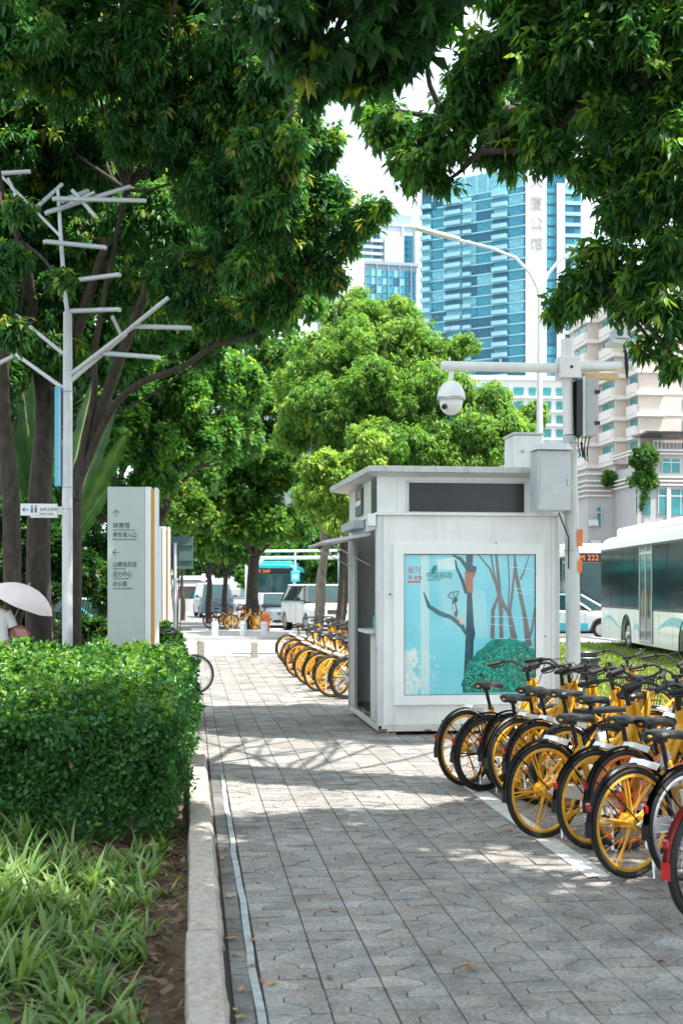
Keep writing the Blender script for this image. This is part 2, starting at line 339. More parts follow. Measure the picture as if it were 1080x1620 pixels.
def mesh_tint(mb, name, m, cols, smooth=0):
    me = mb.mesh(name, m, smooth); a = me.attributes.new('tint', 'FLOAT_COLOR', 'POINT'); flat = []
    for c in cols: flat += [c[0], c[1], c[2], 1]
    a.data.foreach_set('color', flat); return me
def block_poly(kind, w, l, flip):
    """one of the two interlocking stones of a row: the joint between them zigzags along the strip"""
    gx, gy, gz = .0036, .0018, .0030
    a, b = (.30 * w, .70 * w) if flip else (.70 * w, .30 * w)
    jog = [(a, gy), (a + (b - a) * .06, l * .42), (b - (b - a) * .10, l * .93), (b, l - gy)]
    if kind == 'A': return [(gx, gy)] + [(x - gz, y) for x, y in jog] + [(gx, l - gy)]
    if kind == 'B': return [(x + gz, y) for x, y in jog][::-1][::-1] and [(jog[0][0] + gz, gy), (w - gx, gy), (w - gx, l - gy)] + [(x + gz, y) for x, y in jog[:0:-1]]
    if kind == 'F': return [(gx, gy * 1.6), (w - gx, gy * 1.6), (w - gx, l - gy * 1.6), (gx, l - gy * 1.6)]
def add_block(mb, cols, poly, x, y, tone, dz=0, tilt=(0, 0)):
    n = len(poly); ch = .003
    cx = sum(p[0] for p in poly) / n; cy = sum(p[1] for p in poly) / n
    top = [(x + p[0], y + p[1], dz + (p[0] - cx) * tilt[0] + (p[1] - cy) * tilt[1]) for p in poly]
    bot = [(a, b, c - .010) for a, b, c in top]
    mb.add(top + bot, [tuple(range(n))] + [(i, n + i, n + (i + 1) % n, (i + 1) % n) for i in range(n)]); cols += [tone] * (2 * n)
def stone():
    k = rnd.uniform(.90, 1.10); w = rnd.uniform(-.012, .016); b = .25 if rnd.random() > .08 else .30
    return (b * k + w + .012, b * k + .002, b * k - w * .6 - .010)
PW, PL = .25, .29
strips = [(.29 + PW * i) for i in range(21)]
variants = {}
def variant(kind, flip):
    L_ = variants.setdefault((kind, flip), [])
    if len(L_) < 14:
        mb = MB(); cols = []; add_block(mb, cols, block_poly(kind, PW, PL if kind == 'F' else PL / 2, flip), 0, 0, stone(), 0, (rnd.uniform(-.012, .012), rnd.uniform(-.010, .010)))
        L_.append(mesh_tint(mb, 'paver', PAVER, cols))
        return L_[-1]
    return rnd.choice(L_)
cells = []
for i, x in enumerate(strips):
    off = rnd.choice([0, .145]) if i % 2 else 0
    y = 4.3 - off; fl = bool(i % 2)
    while y < 30.75:
        far = y > 11.1
        d = y * math.cos(YAW) + x * math.sin(YAW); px = CX + FPX * (x * math.cos(YAW) - y * math.sin(YAW)) / d
        kinds = ('F',) if far else ('A', 'B')
        for kd in kinds:
            cells.append((d if (px < 1100 and d > 4.6) else 999, kd, False, x, y))
            if kd != 'F': cells.append((d if (px < 1100 and d > 4.6) else 999, kd, True, x, y + PL / 2))
        y += PL
    
cells.sort(key=lambda c: c[0])
for c in cells[:290]:
    place(variant(c[1], c[2]), 'paver', pv, (c[3], c[4], rnd.uniform(-.0035, .002)))
mb = MB(); cols = []
for y_ in [11.2 + .29 * k for k in range(68)]: cells.append((0, 'N', False, 0, y_))
for c in cells[290:]:
    if c[1] == 'N':
        for (xa, xb) in ((.166, .29), (-.018, .162)):
            if xa > 0 or c[4] > 12.3: add_block(mb, cols, [(.003, .004), (xb - xa - .003, .004), (xb - xa - .003, PL - .004), (.003, PL - .004)], xa, c[4], stone(), rnd.uniform(-.0015, .0015))
        continue
    add_block(mb, cols, block_poly(c[1], PW, PL if c[1] == 'F' else PL / 2, c[2]), c[3], c[4], stone(), rnd.uniform(-.0035, .002), (rnd.uniform(-.018, .018), rnd.uniform(-.014, .014)))
o = place(mesh_tint(mb, 'paver', PAVER, cols), 'paver', pv); o['kind'] = 'stuff'
# narrow gutter stones and the wobbling pale metal edging strip
y = 4.2
while y < 11.2:
    l = rnd.uniform(.16, .34); mb = MB(); cols = []; q = rnd.uniform(.13, .20)
    add_block(mb, cols, [(.004, .004), (.079, .004), (.079, l - .004), (.004, l - .004)], 0, 0, (q, q * .98, q * .93), -.003, (rnd.uniform(-.03, .03), 0))
    place(mesh_tint(mb, 'gutter_stone', PAVER, cols), 'gutter_stone', pv, (.165, y, 0)); y += l
mb = MB(); pts = [(.262 + .004 * math.sin(k * .9) + .003 * math.sin(k * 2.3), 4.0 + k * .3) for k in range(25)]
for (x0, y0), (x1, y1) in zip(pts[:-1], pts[1:]):
    mb.add([(x0 - .014, y0, .0005), (x0 + .020, y0, .0005), (x1 + .020, y1, .0005), (x1 - .014, y1, .0005), (x0 - .014, y0, -.012), (x0 + .020, y0, -.012), (x1 + .020, y1, -.012), (x1 - .014, y1, -.012)], [(0, 1, 2, 3), (0, 3, 7, 4), (1, 5, 6, 2)])
mb.build('edging_strip', mat('worn_pvc', (.36, .40, .41), .7, var=.25, vscale=12, dirt=.6), pv, smooth=0)
# kerb of rough granite blocks
kerb = thing('kerb', None, None); kerb['kind'] = 'structure'
ys = [3.9, 5.02, 5.80, 7.45, 7.82, 8.18, 9.30, 10.6, 11.3, 12.3]
for a, b in zip(ys[:-1], ys[1:]):
    n = max(4, int((b - a) / .09)); mb = MB(); rings = []
    for i in range(n + 1):
        t = a + .004 + (b - a - .008) * i / n; e = .008 if i in (0, n) else 0; j = lambda s=.0055: rnd.uniform(-s, s)
        rings.append([(-.02 + j(), t, -.06), (-.018 + j(), t, .05 - e), (-.012 + j(), t, .092 + j() - e), (.03 + j(), t, .10 + j() - e), (.08 + j(), t, .10 + j(.005) - e), (.118 + j(.006), t, .097 + j() - e), (.132 + j(.006), t, .075 + j() - e), (.142 + j(.005), t, .03), (.148 + j(.005), t, -.02)])
    mb.loft(rings); dx_ = rnd.uniform(-.006, .006); mb.build('kerb_block', M['granite'], kerb, loc=(dx_, 0, rnd.uniform(-.006, .004)), smooth=30)
# far pavements and roads
sheet('crossing_pavement', -8, 13.2, 31, 37, -.004, mat('pale_concrete', (.44, .43, .41), .9, var=.12, vscale=1.2, bump=.2))
sheet('cycle_track', -30, 13.2, 37, 41.5, -.035, mat('worn_asphalt', (.29, .29, .29), .9, var=.15, vscale=.8, bump=.2))
sheet('traffic_island', -5, 9, 41.5, 48, .03, mat('pale_paving', (.40, .39, .375), .9, var=.1, vscale=1.5, bump=.2))
mb = MB(); mb.b2(-5, 9, 41.3, 41.5, -.03, .055); mb.b2(13.2, 13.35, 14, 41.3, -.1, .02); mb.build('far_kerb', M['concrete'], smooth=0)['kind'] = 'structure'
sheet('road', -60, 60, 48, 190, -.06, mat('road_asphalt', (.20, .20, .20), .9, var=.15, vscale=.5, bump=.2))
mb = MB()
for k in range(10): mb.b2(-3 + k * 1.5, -2.3 + k * 1.5, 49.5, 53.5, -.055, -.052)
for k in range(14): mb.b2(6.4, 6.55, 56 + k * 8, 60 + k * 8, -.055, -.052); mb.b2(1.2, 1.35, 56 + k * 8, 60 + k * 8, -.055, -.052)
mb.build('road_markings', M['paint'], smooth=0)['kind'] = 'structure'
# white bay line under the rear wheels
mb = MB()
for k in range(7):
    y0 = 6.98 + k * .58; mb.b2(2.235 + rnd.uniform(-.004, .004), 2.375, y0, y0 + .5796, .0035, .0050)
mb.build('bay_line', M['paint'], smooth=0)['kind'] = 'structure'
# lawn to the right
lawnm = mat('lawn_soil', (.12, .17, .03), .95, col2=(.20, .25, .045), vscale=4)
sheet('lawn', 5.6, 13.2, 12, 37, .0, lawnm)
mb = MB(); mb.b2(5.5, 5.6, 12, 31, -.1, .05); mb.build('lawn_edge', M['concrete'], smooth=0)['kind'] = 'structure'
n = 26000; px = rg.uniform(5.65, 13.1, n); py = 37 - 23 * rg.random(n) ** .8; h = rg.uniform(.04, .10, n); an = rg.uniform(0, 6.28, n)
b0 = np.stack([px, py, np.zeros(n)], 1); wv = np.stack([np.cos(an), np.sin(an), np.zeros(n)], 1) * .014; tp = b0 + np.stack([rg.normal(size=n) * .025, rg.normal(size=n) * .025, h], 1)
V = np.stack([b0 - wv, b0 + wv, tp], 1).reshape(-1, 3); F = np.arange(3 * n).reshape(-1, 3)
tn = np.repeat(np.array([.10, .17, .025]) + rg.random((n, 1)) * np.array([.14, .12, .03]), 3, 0)
o = place(fast_mesh('grass', V, F, BLADE, tn), 'grass'); tag(o, 'short sunlit yellow-green grass of the lawn beside the buses', 'grass', kind='stuff')

# ================================================================== BEDS AND HEDGES
def blades(name, tufts, label, cat, seg=5, kind=None, parent=None):
    Vs = []; Fs = []; Ts = []; base = 0
    for (x, y, z, nb, ln, wd, c0, c1) in tufts:
        for k in range(nb):
            a = rg.uniform(0, 6.28); lean = rg.uniform(.25, 1.1); l = ln * rg.uniform(.6, 1.1); w = wd * rg.uniform(.7, 1.2)
            u = np.array([math.cos(a), math.sin(a), 0]); s = np.array([-u[1], u[0], 0]); up = np.array([0, 0, 1.])
            p = np.array([x, y, z]) + u * rg.uniform(0, .02) + s * rg.uniform(-.015, .015); th = 1.45 - lean * .35; c = np.array(c0) + (np.array(c1) - np.array(c0)) * rg.random()
            for i in range(seg + 1):
                t = i / seg; ww = w * (1 - t ** 2.2) * (.65 + .5 * math.sin(PI * min(1, t * 1.3))) + .0008
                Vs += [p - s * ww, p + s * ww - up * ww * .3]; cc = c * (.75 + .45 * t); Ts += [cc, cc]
                p = p + (u * math.cos(th) + up * math.sin(th)) * l / seg; th -= lean * .48
            for i in range(seg): q = base + 2 * i; Fs.append((q, q + 1, q + 3, q + 2))
            base += 2 * (seg + 1)
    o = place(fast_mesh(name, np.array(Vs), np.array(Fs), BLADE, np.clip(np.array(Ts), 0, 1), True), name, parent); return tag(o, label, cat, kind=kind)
tufts = []
for _ in range(700):
    x = -rg.random() ** .8 * 1.75 - .10; y = rg.uniform(4.3, 8.5)
    if x > -.20 and rg.random() < .7: continue
    if x > -.5 and rg.random() < .25 : continue
    if y > 7.6 and rg.random() < .6: continue
    tufts.append((x, y, -.05, int(rg.integers(6, 13)), rg.uniform(.18, .40) * (1.2 if x < -.7 else .72), rg.uniform(.009, .017), (.05, .14, .03), (.26, .36, .13)))
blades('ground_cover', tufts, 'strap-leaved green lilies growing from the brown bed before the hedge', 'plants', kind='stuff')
# litter of dry leaves and twigs on the soil
n = 6500; cx_ = -rg.random(n) ** 1.0 * 2.2 - .04; cy_ = rg.uniform(4.2, 8.9, n); a = rg.uniform(0, 6.28, n); l = rg.uniform(.012, .045, n); wv = l * rg.uniform(.15, .5, n)
u = np.stack([np.cos(a), np.sin(a), rg.normal(size=n) * .3], 1); s_ = np.stack([-np.sin(a), np.cos(a), rg.normal(size=n) * .5], 1); p = np.stack([cx_, cy_, -.03 + rg.random(n) * .03], 1)
V = np.stack([p - u * l[:, None], p + s_ * wv[:, None], p + u * l[:, None], p - s_ * wv[:, None]], 1).reshape(-1, 3); F = np.arange(4 * n).reshape(-1, 4)
tn = np.repeat(np.array([.07, .045, .03]) + rg.random((n, 1)) ** 2 * np.array([.26, .18, .10]), 4, 0)
o = place(fast_mesh('leaf_litter', V, F, BLADE, tn), 'leaf_litter'); tag(o, 'brown leaf litter and twigs scattered over the planting bed', 'leaf litter', kind='stuff')
for (x, y, r) in [(-.16, 8.15, .035), (-.24, 8.25, .045), (-.1, 8.05, .028)]:
    mb = MB(); mb.sphere((0, 0, 0), r, 10, 7, sc=(1.2, .9, .6)); mb.v = [tuple(c * rnd.uniform(.86, 1.12) for c in v) for v in mb.v]
    tag(mb.build('stone', M['soil'] if r < .03 else M['granite'], None, (x, y, -.025), smooth=60), {.035: 'small pale stone lying under the right corner of the hedge', .045: 'larger rounded stone left of two others under the hedge corner', .028: 'smallest brown stone nearest the granite kerb under the hedge'}[r], 'stone')
# the clipped hedge
def hedge(name, boxes, n, label, lsz=.030, fill=M['soil']):
    root = thing(name, label, 'hedge', (boxes[0][0], boxes[0][2], 0)); off = np.array([boxes[0][0], boxes[0][2], 0])
    Ps = []; Ds = []
    tot = 0; areas = []
    for (x0, x1, y0, y1, z1) in boxes: areas.append((x1 - x0) * (y1 - y0) + .9 * z1 * (x1 - x0) + z1 * (y1 - y0))
    for bx, ar in zip(boxes, areas):
        x0, x1, y0, y1, z1 = bx; k = int(n * ar / sum(areas)); w = np.array([(x1 - x0) * (y1 - y0) * .55, z1 * (x1 - x0) * 1.6, z1 * (y1 - y0) * .5, .3 * z1 * (x1 - x0)]); w /= w.sum(); fi = rg.choice(4, k, p=w)
        u, v = rg.random(k), rg.random(k); dep = np.abs(rg.normal(size=k)) * .045 + (rg.random(k) < .25) * rg.random(k) * .07
        p = np.zeros((k, 3)); d = np.zeros((k, 3))
        X = x0 + (x1 - x0) * u; Y = y0 + (y1 - y0) * v; Z = z1 * (1 - v ** 1.0 * .97)
        t = fi == 0; p[t] = np.stack([X, Y, z1 - dep], 1)[t]; d[t] = (0, 0, 1)
        t = fi == 1; p[t] = np.stack([X, y0 + dep, Z], 1)[t]; d[t] = (0, -1, .3)
        t = fi == 2; p[t] = np.stack([x1 - dep, y0 + (y1 - y0) * rg.random(k), Z], 1)[t]; d[t] = (1, 0, .3)
        t = fi == 3; p[t] = np.stack([X, y1 - dep, Z], 1)[t]; d[t] = (0, 1, .3)
        hol = np.sin(p[:, 0] * 5.3 + p[:, 2] * 9.7 + 1) + np.sin(p[:, 0] * 11.9 - p[:, 2] * 6.1) + np.sin(p[:, 1] * 8.3 + p[:, 0] * 4.1); p = p - unit(d) * (np.clip(hol - 1.1, 0, 2) * .07)[:, None]; p[:, 2] += (rg.random(k) < .02) * (d[:, 2] > .5) * rg.random(k) * .09
        # rounded shoulders and lumps
        lump = .045 * (np.sin(p[:, 0] * 7 + p[:, 1] * 3) + np.sin(p[:, 1] * 6.1 - p[:, 2] * 8) + np.sin(p[:, 0] * 13 - p[:, 2] * 11)) + rg.normal(size=k) * .022
        p = p + unit(d) * lump[:, None]
        e = np.minimum(np.minimum(p[:, 0] - x0, x1 - p[:, 0]), np.minimum(p[:, 1] - y0, y1 - p[:, 1])); hi = p[:, 2] > z1 - .12
        p[:, 2] -= np.where(hi, np.clip(.16 - e, 0, .16) * .75, 0)
        low = p[:, 2] < .16; keep = ~(low & (rg.random(k) < .65)); Ps.append(p[keep]); Ds.append(d[keep])
    p = np.concatenate(Ps); d = np.concatenate(Ds); k = len(p); per = 5
    A = np.repeat(unit(d + rg.normal(size=(k, 3)) * .45), per, 0); P0 = np.repeat(p, per, 0); N = k * per
    rv = unit(np.cross(A, unit(rg.normal(size=(N, 3))))); dr = unit(A * rg.uniform(.1, 1.0, (N, 1)) + rv); up = unit(A + rg.normal(size=(N, 3)) * .4); sd = unit(np.cross(dr, up)); up = np.cross(sd, dr)
    far = np.clip((P0[:, 1:2] - 9) / 8, 0, 1); ln = lsz * rg.uniform(.65, 1.5, (N, 1)) * (1 + far * .7); wd = ln * rg.uniform(.26, .36, (N, 1))
    P0 = P0 + rg.normal(size=(N, 3)) * .018; mid = P0 + dr * ln * .5
    V = np.stack([P0, mid + sd * wd + up * wd * .3, P0 + dr * ln - up * ln * .12, mid - sd * wd + up * wd * .3], 1).reshape(-1, 3)
    b = np.arange(N)[:, None] * 4; F = np.concatenate([b + [0, 1, 2], b + [0, 2, 3]], 1).reshape(-1, 3)
    tn = rg.random((k, 1)) ** 1.4; yg = (rg.random((k, 1)) < .38) & (d[:, 2:3] > .5)  # yellow-green on top leaves only: sunlight put into the leaf colour
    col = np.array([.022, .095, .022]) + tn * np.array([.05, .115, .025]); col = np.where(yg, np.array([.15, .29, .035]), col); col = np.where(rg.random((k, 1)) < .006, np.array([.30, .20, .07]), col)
    cj = np.repeat(col, per, 0) * rg.uniform(.75, 1.25, (N, 1)); T = np.repeat(cj, 4, 0)
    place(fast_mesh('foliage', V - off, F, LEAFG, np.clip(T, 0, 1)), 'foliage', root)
    # stems: each rises from the soil and forks inside
    mb = MB()
    for (x0, x1, y0, y1, z1) in boxes:
        for _ in range(int((x1 - x0) * (y1 - y0) * 7)):
            x, y = rnd.uniform(x0 + .1, x1 - .08), rnd.uniform(y0 + .1, y1 - .1); t = Vector((x + rnd.uniform(-.1, .1), y + rnd.uniform(-.1, .1), z1 * rnd.uniform(.35, .55))) - Vector(off)
            mb.tube([Vector((x, y, -.06)) - Vector(off), t], [.010, .007], 5)
            for q in range(3): mb.tube([t, t + Vector((rnd.uniform(-.15, .15), rnd.uniform(-.15, .15), z1 * .4))], [.006, .003], 4)
    o = mb.build('stems', M['bark'], root)
    return root
hedge('clipped_hedge', [(-2.4, -.13, 8.35, 10.6, .90), (-1.55, -.10, 10.6, 12.6, .89), (-3.4, -.06, 12.6, 16.2, .86)], 56000, 'dense green clipped box hedge along the kerb, top sunlit', .037)
# ================================================================== KIOSK
KX0, KX1, KY0, KY1 = 2.07, 4.145, 14.0, 16.6
def zk(y, d=14.1): return CAMH - (y - HZ) / FPX * d
kiosk = thing('kiosk', 'white metal news kiosk with a big turquoise poster window on the pavement', 'kiosk', (KX0, KY0, 0)); ko = Vector((KX0, KY0, 0))
W_, D_ = KX1 - KX0, KY1 - KY0
def kb(name, m, boxes, bevel=0.006, parent=None, **kw):
    mb = MB()
    for b in boxes: mb.b2(*b)
    return mb.build(name, m, parent or kiosk, bevel=bevel, **kw)
zled, ztop = zk(815), zk(752)
kb('front_wall', M['white'], [(.02, W_ - .02, 0, .06, .11, zled)])
kb('right_wall', M['white'], [(W_ - .06, W_ - .002, .064, D_, .11, zled)])
kb('rear_wall', M['white'], [(.06, W_ - .065, D_ - .05, D_ - .003, .11, zled)])
kb('corner_post', M['lgrey'], [(-.012, .05, -.012, .10, .06, zled + .0)], .012)
kb('corner_post', M['steel'], [(-.014, .03, D_ - .06, D_, .06, zled)], .006)
kb('corner_post', M['lgrey'], [(W_ - .04, W_ + .012, -.010, .05, .10, zled)], .012)
kb('ledge', M['white'], [(-.03, W_ + .02, -.035, .10, zled + .002, zled + .035), (-.03, .07, .102, D_, zled + .002, zled + .035)], .005)
kb('plinth', M['cream'], [(.0, W_, -.012, .03, .04, .108), (.0, .04, .032, D_, .04, .106)], .004)
for (x, y) in [(.12, .10), (W_ - .15, .12), (.12, D_ - .2), (W_ - .15, D_ - .2)]: mb = MB(); mb.cyl((x, y, .02), (x, y, .1), .03); mb.b2(x - .09, x + .09, y - .07, y + .07, -.002, .022); mb.build('foot', M['steel'], kiosk)
kb('floor_slab', M['dark'], [(.05, W_ - .08, .07, D_ - .06, .115, .15)], 0)
# upper band with dark display panel
kb('upper_wall', M['white'], [(.0, W_ - .02, .04, .09, zled + .036, ztop)], .003)
kb('upper_wall', M['dark'], [(.0, .04, .092, .55, zled + .036, ztop)], .003)
kb('upper_wall', M['cream'], [(.0, .04, .56, D_, zled + .036, ztop)], .003)
def kx(px, d=14.15): return PG(px, d).x - KX0 - .01
kb('display_panel', M['dark'], [(kx(650), kx(838), .028, .038, zk(808), zk(762))], .002)
kb('display_trim', M['lgrey'], [(kx(646), kx(842), .024, .039, zk(762), zk(758.5)), (kx(646), kx(842), .024, .039, zk(812), zk(808.5)), (kx(646), kx(649.5), .024, .039, zk(808.2), zk(762.3))], .001)
# green notice on the left upper wall
kb('notice', M['greensign'], [(-.03, -.012, 1.2, 1.75, zled + .08, zled + .42)], .003)
n_ = kb('notice_stripe', M['white'], [(-.034, -.031, 1.25, 1.7, zled + .2, zled + .26)], 0); kb('notice_badge', M['ochre'], [(-.034, -.031, 1.3, 1.45, zled + .29, zled + .37)], 0)
# roof
mb = MB(); za = ztop + .004
mb.loft([[(-.12, -.12, za + .03), (W_ + .05, -.12, za + .03), (W_ + .05, D_ + .35, za + .03), (-.22, D_ + .35, za + .03)], [(-.12, -.12, za + .10), (W_ + .05, -.12, za + .10), (W_ + .05, D_ + .35, za + .10), (-.22, D_ + .35, za + .10)]])
mb.build('roof', M['roofgrey'], kiosk, bevel=.008)
mb = MB(); mb.loft([[(-.01, -.02, za - .004), (W_ - .01, -.02, za - .004), (W_ - .01, D_ + .2, za - .004), (-.05, D_ + .2, za - .004)], [(-.1, -.1, za + .028), (W_ + .04, -.1, za + .028), (W_ + .04, D_ + .33, za + .028), (-.2, D_ + .33, za + .028)]])
mb.build('soffit', M['lgrey'], kiosk)
# poster window
x0, x1, z0, z1 = kx(625, 14.1), kx(871, 14.1), zk(1116), zk(860)
ix0, ix1, iz0, iz1 = kx(641, 14.1), kx(857, 14.1), zk(1101), zk(876)
fr = kb('window_frame', M['whiteclean'], [(x0, ix0, -.045, -.001, z0, z1), (ix1, x1, -.045, -.001, z0, z1), (ix0 + .0005, ix1 - .0005, -.045, -.001, iz1, z1), (ix0 + .0005, ix1 - .0005, -.045, -.001, z0, iz0)], 0)
kb('gasket', M['blackp'], [(ix0, ix0 + .006, -.030, -.012, iz0, iz1), (ix1 - .006, ix1, -.030, -.012, iz0, iz1), (ix0 + .007, ix1 - .007, -.030, -.012, iz1 - .008, iz1), (ix0 + .007, ix1 - .007, -.030, -.012, iz0, iz0 + .004)], 0, parent=fr)
mp_ = mat('poster_print', (.13, .56, .70), .12, col2=(.30, .76, .84), vscale=1.1, spec=.6, coat=.9)
PO = kb('poster', mp_, [(ix0, ix1, -.016, -.004, iz0, iz1)], 0)
def poly(name, pts, m, dy, parent=PO, close=True):
    mb = MB(); mb.prism([(ix0 + u * (ix1 - ix0), iz1 - v * (iz1 - iz0)) for u, v in pts], dy, -.0155, 'y'); return mb.build(name, m, parent, smooth=0)
def pm(name, c, c2=None, vs=6): return mat(name, c, .15, col2=c2, vscale=vs, coat=.8) if c2 else mat(name, c, .15, coat=.8, var=.1)
inkt = pm('print_dark_trunk', (.012, .07, .105), (.035, .10, .12)); brn = pm('print_twig', (.13, .12, .115), (.20, .18, .17)); pale = pm('print_pale', (.46, .74, .75), (.60, .82, .82), 3)
def stroke(name, pts, w, m, dy):       # a tapering branch in the print; pts (u,v), w widths in u
    Lp, Rp = [], []
    for i, (u, v) in enumerate(pts):
        a = pts[max(0, i - 1)]; b = pts[min(len(pts) - 1, i + 1)]; dx, dz = b[0] - a[0], b[1] - a[1]; l = math.hypot(dx, dz); nx_, nz_ = -dz / l, dx / l; ww = (w if not hasattr(w, '__len__') else w[i]) / 2
        Lp.append((u + nx_ * ww, v + nz_ * ww)); Rp.append((u - nx_ * ww, v - nz_ * ww))
    mb = MB()
    k = len(pts); stroke.n += 1; dy -= .00006 * stroke.n; q = [(ix0 + u * (ix1 - ix0), dy, iz1 - v * (iz1 - iz0)) for u, v in Lp + Rp]
    mb.add(q, [(i, i + 1, k + i + 1, k + i) for i in range(k - 1)]); return mb.build(name, m, PO, smooth=0)
stroke.n = 0
poly('poster_band', [(.13, .0), (.19, 0), (.195, .999), (.13, .999)], pale, -.0162)
poly('poster_band', [(.27, .16), (.30, .13), (.62, .27), (.64, .60), (.45, .57), (.30, .50)], pm('print_reflection', (.26, .62, .70), (.34, .70, .75), 2), -.0161)  # soft toned band painted on the poster in place of glass reflections
poly('printed_blossom', [(.0, .70), (.09, .66), (.11, .76), (.06, .82), (.13, .90), (.10, .999), (0, .999)], pm('print_blossom', (.40, .70, .72), (.80, .90, .88), 22), -.0163)
stroke('printed_branch', [(.15, .27), (.19, .37), (.27, .42), (.36, .45), (.44, .51), (.47, .57)], [.008, .03, .035, .03, .035, .02], pm('print_branch', (.02, .17, .24), (.10, .16, .18)), -.0170)
stroke('printed_branch', [(.37, .01), (.43, .035), (.48, .10)], [.012, .025, .03], inkt, -.0168)
stroke('printed_branch', [(.39, .04), (.40, .10), (.44, .18), (.475, .28)], [.012, .018, .024, .028], inkt, -.0166)
poly('printed_trunk', [(.472, .0), (.525, .0), (.52, .08), (.552, .09), (.545, .13), (.522, .13), (.515, .27), (.53, .5), (.542, .57), (.528, .62), (.52, .985), (.448, .985), (.462, .7), (.472, .5), (.478, .27), (.468, .13)], inkt, -.0172)
poly('printed_patch', [(.462, .125), (.545, .13), (.522, .185), (.522, .275), (.482, .272), (.462, .19)], pm('print_orange', (.42, .14, .09)), -.0178)
for pts, w in [([(.56, .0), (.65, .10), (.70, .22), (.72, .28), (.76, .37), (.80, .42), (.84, .62)], [.008, .014, .02, .028, .03, .03, .05]), ([(.70, 0), (.72, .2), (.735, .4), (.74, .60)], [.02, .026, .03, .03]),
               ([(.66, 0), (.68, .12), (.71, .24), (.75, .42)], .013), ([(.725, .28), (.675, .40), (.672, .60)], [.02, .028, .032]), ([(.84, 0), (.85, .14), (.88, .27), (.92, .45), (.95, .66)], [.012, .03, .028, .034, .05]),
               ([(.955, .0), (.91, .13), (.885, .18)], [.006, .012, .016]), ([(.79, 0), (.80, .2), (.79, .42)], .010), ([(.998, .38), (.97, .55), (.945, .62)], [.012, .018, .02]), ([(.84, .1), (.82, .3), (.80, .43)], [.012, .02, .02])]:
    stroke('printed_tree', pts, w, brn, -.0166)
rr_ = random.Random(3); bush = [(.45, .985), (.44, .93), (.46, .84), (.48, .78), (.52, .74), (.55, .69), (.61, .66), (.66, .61), (.73, .60), (.80, .60), (.86, .62), (.93, .63), (.96, .67), (.997, .69), (.997, .985)]
bush2 = []
for a, b in zip(bush[:-2], bush[1:-1]):
    for k in range(3): bush2.append((a[0] + (b[0] - a[0]) * k / 3 + rr_.uniform(-.006, .006), a[1] + (b[1] - a[1]) * k / 3 + rr_.uniform(-.006, .006)))
bush2 = [bush[0]] + bush2[1:] + bush[-2:]
bm_ = pm('print_bush', (.004, .12, .11), (.012, .36, .26), 24)
poly('printed_bush', bush2, bm_, -.0196)
for m2, cnt in ((pm('print_bush_bright', (.16, .72, .50), (.05, .50, .36), 18), 260), (pm('print_bush_light', (.04, .48, .36), (.01, .30, .22), 18), 900), (pm('print_bush_deep', (.003, .07, .08)), 420)):
    mb = MB()
    for _ in range(cnt):
        u = rr_.uniform(.47, .98); lim = .62 + max(0, (.70 - u)) * .9 + max(0, u - .9) * .7; v = rr_.uniform(lim + .03, .97); a = rr_.uniform(0, 6.3); l = rr_.uniform(.004, .013)
        q = [(u + l * math.cos(a), v + l * math.sin(a)), (u + l * .4 * math.cos(a + 1.6), v + l * .4 * math.sin(a + 1.6)), (u - l * math.cos(a), v - l * math.sin(a)), (u + l * .4 * math.cos(a - 1.6), v + l * .4 * math.sin(a - 1.6))]
        mb.add([(ix0 + a_ * (ix1 - ix0), -.0199 - .0002 * (cnt == 420) - .0005 * (cnt == 260), iz1 - b_ * (iz1 - iz0)) for a_, b_ in q], [(0, 1, 2, 3)])
    o = mb.build('printed_leaves', m2, PO, smooth=0); o['kind'] = 'stuff'
for v_, u0, u1 in ((.095, .81, .995), (.245, .84, .99), (.275, .84, .995), (.445, .66, .99), (.50, .66, .82), (.60, .70, .96)):  # pale lines painted across the poster as reflections in its glass
    mb = MB(); x_a, z_a = ix0 + u0 * (ix1 - ix0), iz1 - v_ * (iz1 - iz0); x_b, z_b = ix0 + u1 * (ix1 - ix0), iz1 - (v_ + .012) * (iz1 - iz0)
    mb.add([(x_a, -.0192, z_a), (x_b, -.0192, z_b), (x_b, -.0192, z_b + .004), (x_a, -.0192, z_a + .005)], [(0, 1, 2, 3)]); mb.build('reflection_streak', pm('print_reflection_streak', (.70, .84, .84)), PO, smooth=0)
mb = MB()
for _ in range(160):
    u = rr_.uniform(.01, .17) * (1 if rr_.random() < .7 else 1.6); v = rr_.uniform(.68, .985); l = rr_.uniform(.004, .016); a = rr_.uniform(0, 6.3)
    q = [(u + l * math.cos(a), v + l * math.sin(a)), (u + l * .3 * math.cos(a + 1.6), v + l * .3 * math.sin(a + 1.6)), (u - l * math.cos(a), v - l * math.sin(a)), (u + l * .3 * math.cos(a - 1.6), v + l * .3 * math.sin(a - 1.6))]
    mb.add([(ix0 + a_ * (ix1 - ix0), -.0169, iz1 - b_ * (iz1 - iz0)) for a_, b_ in q], [(0, 1, 2, 3)])
mb.build('printed_petals', pm('print_petal', (.62, .84, .84), (.85, .93, .92), 20), PO, smooth=0)['kind'] = 'stuff'
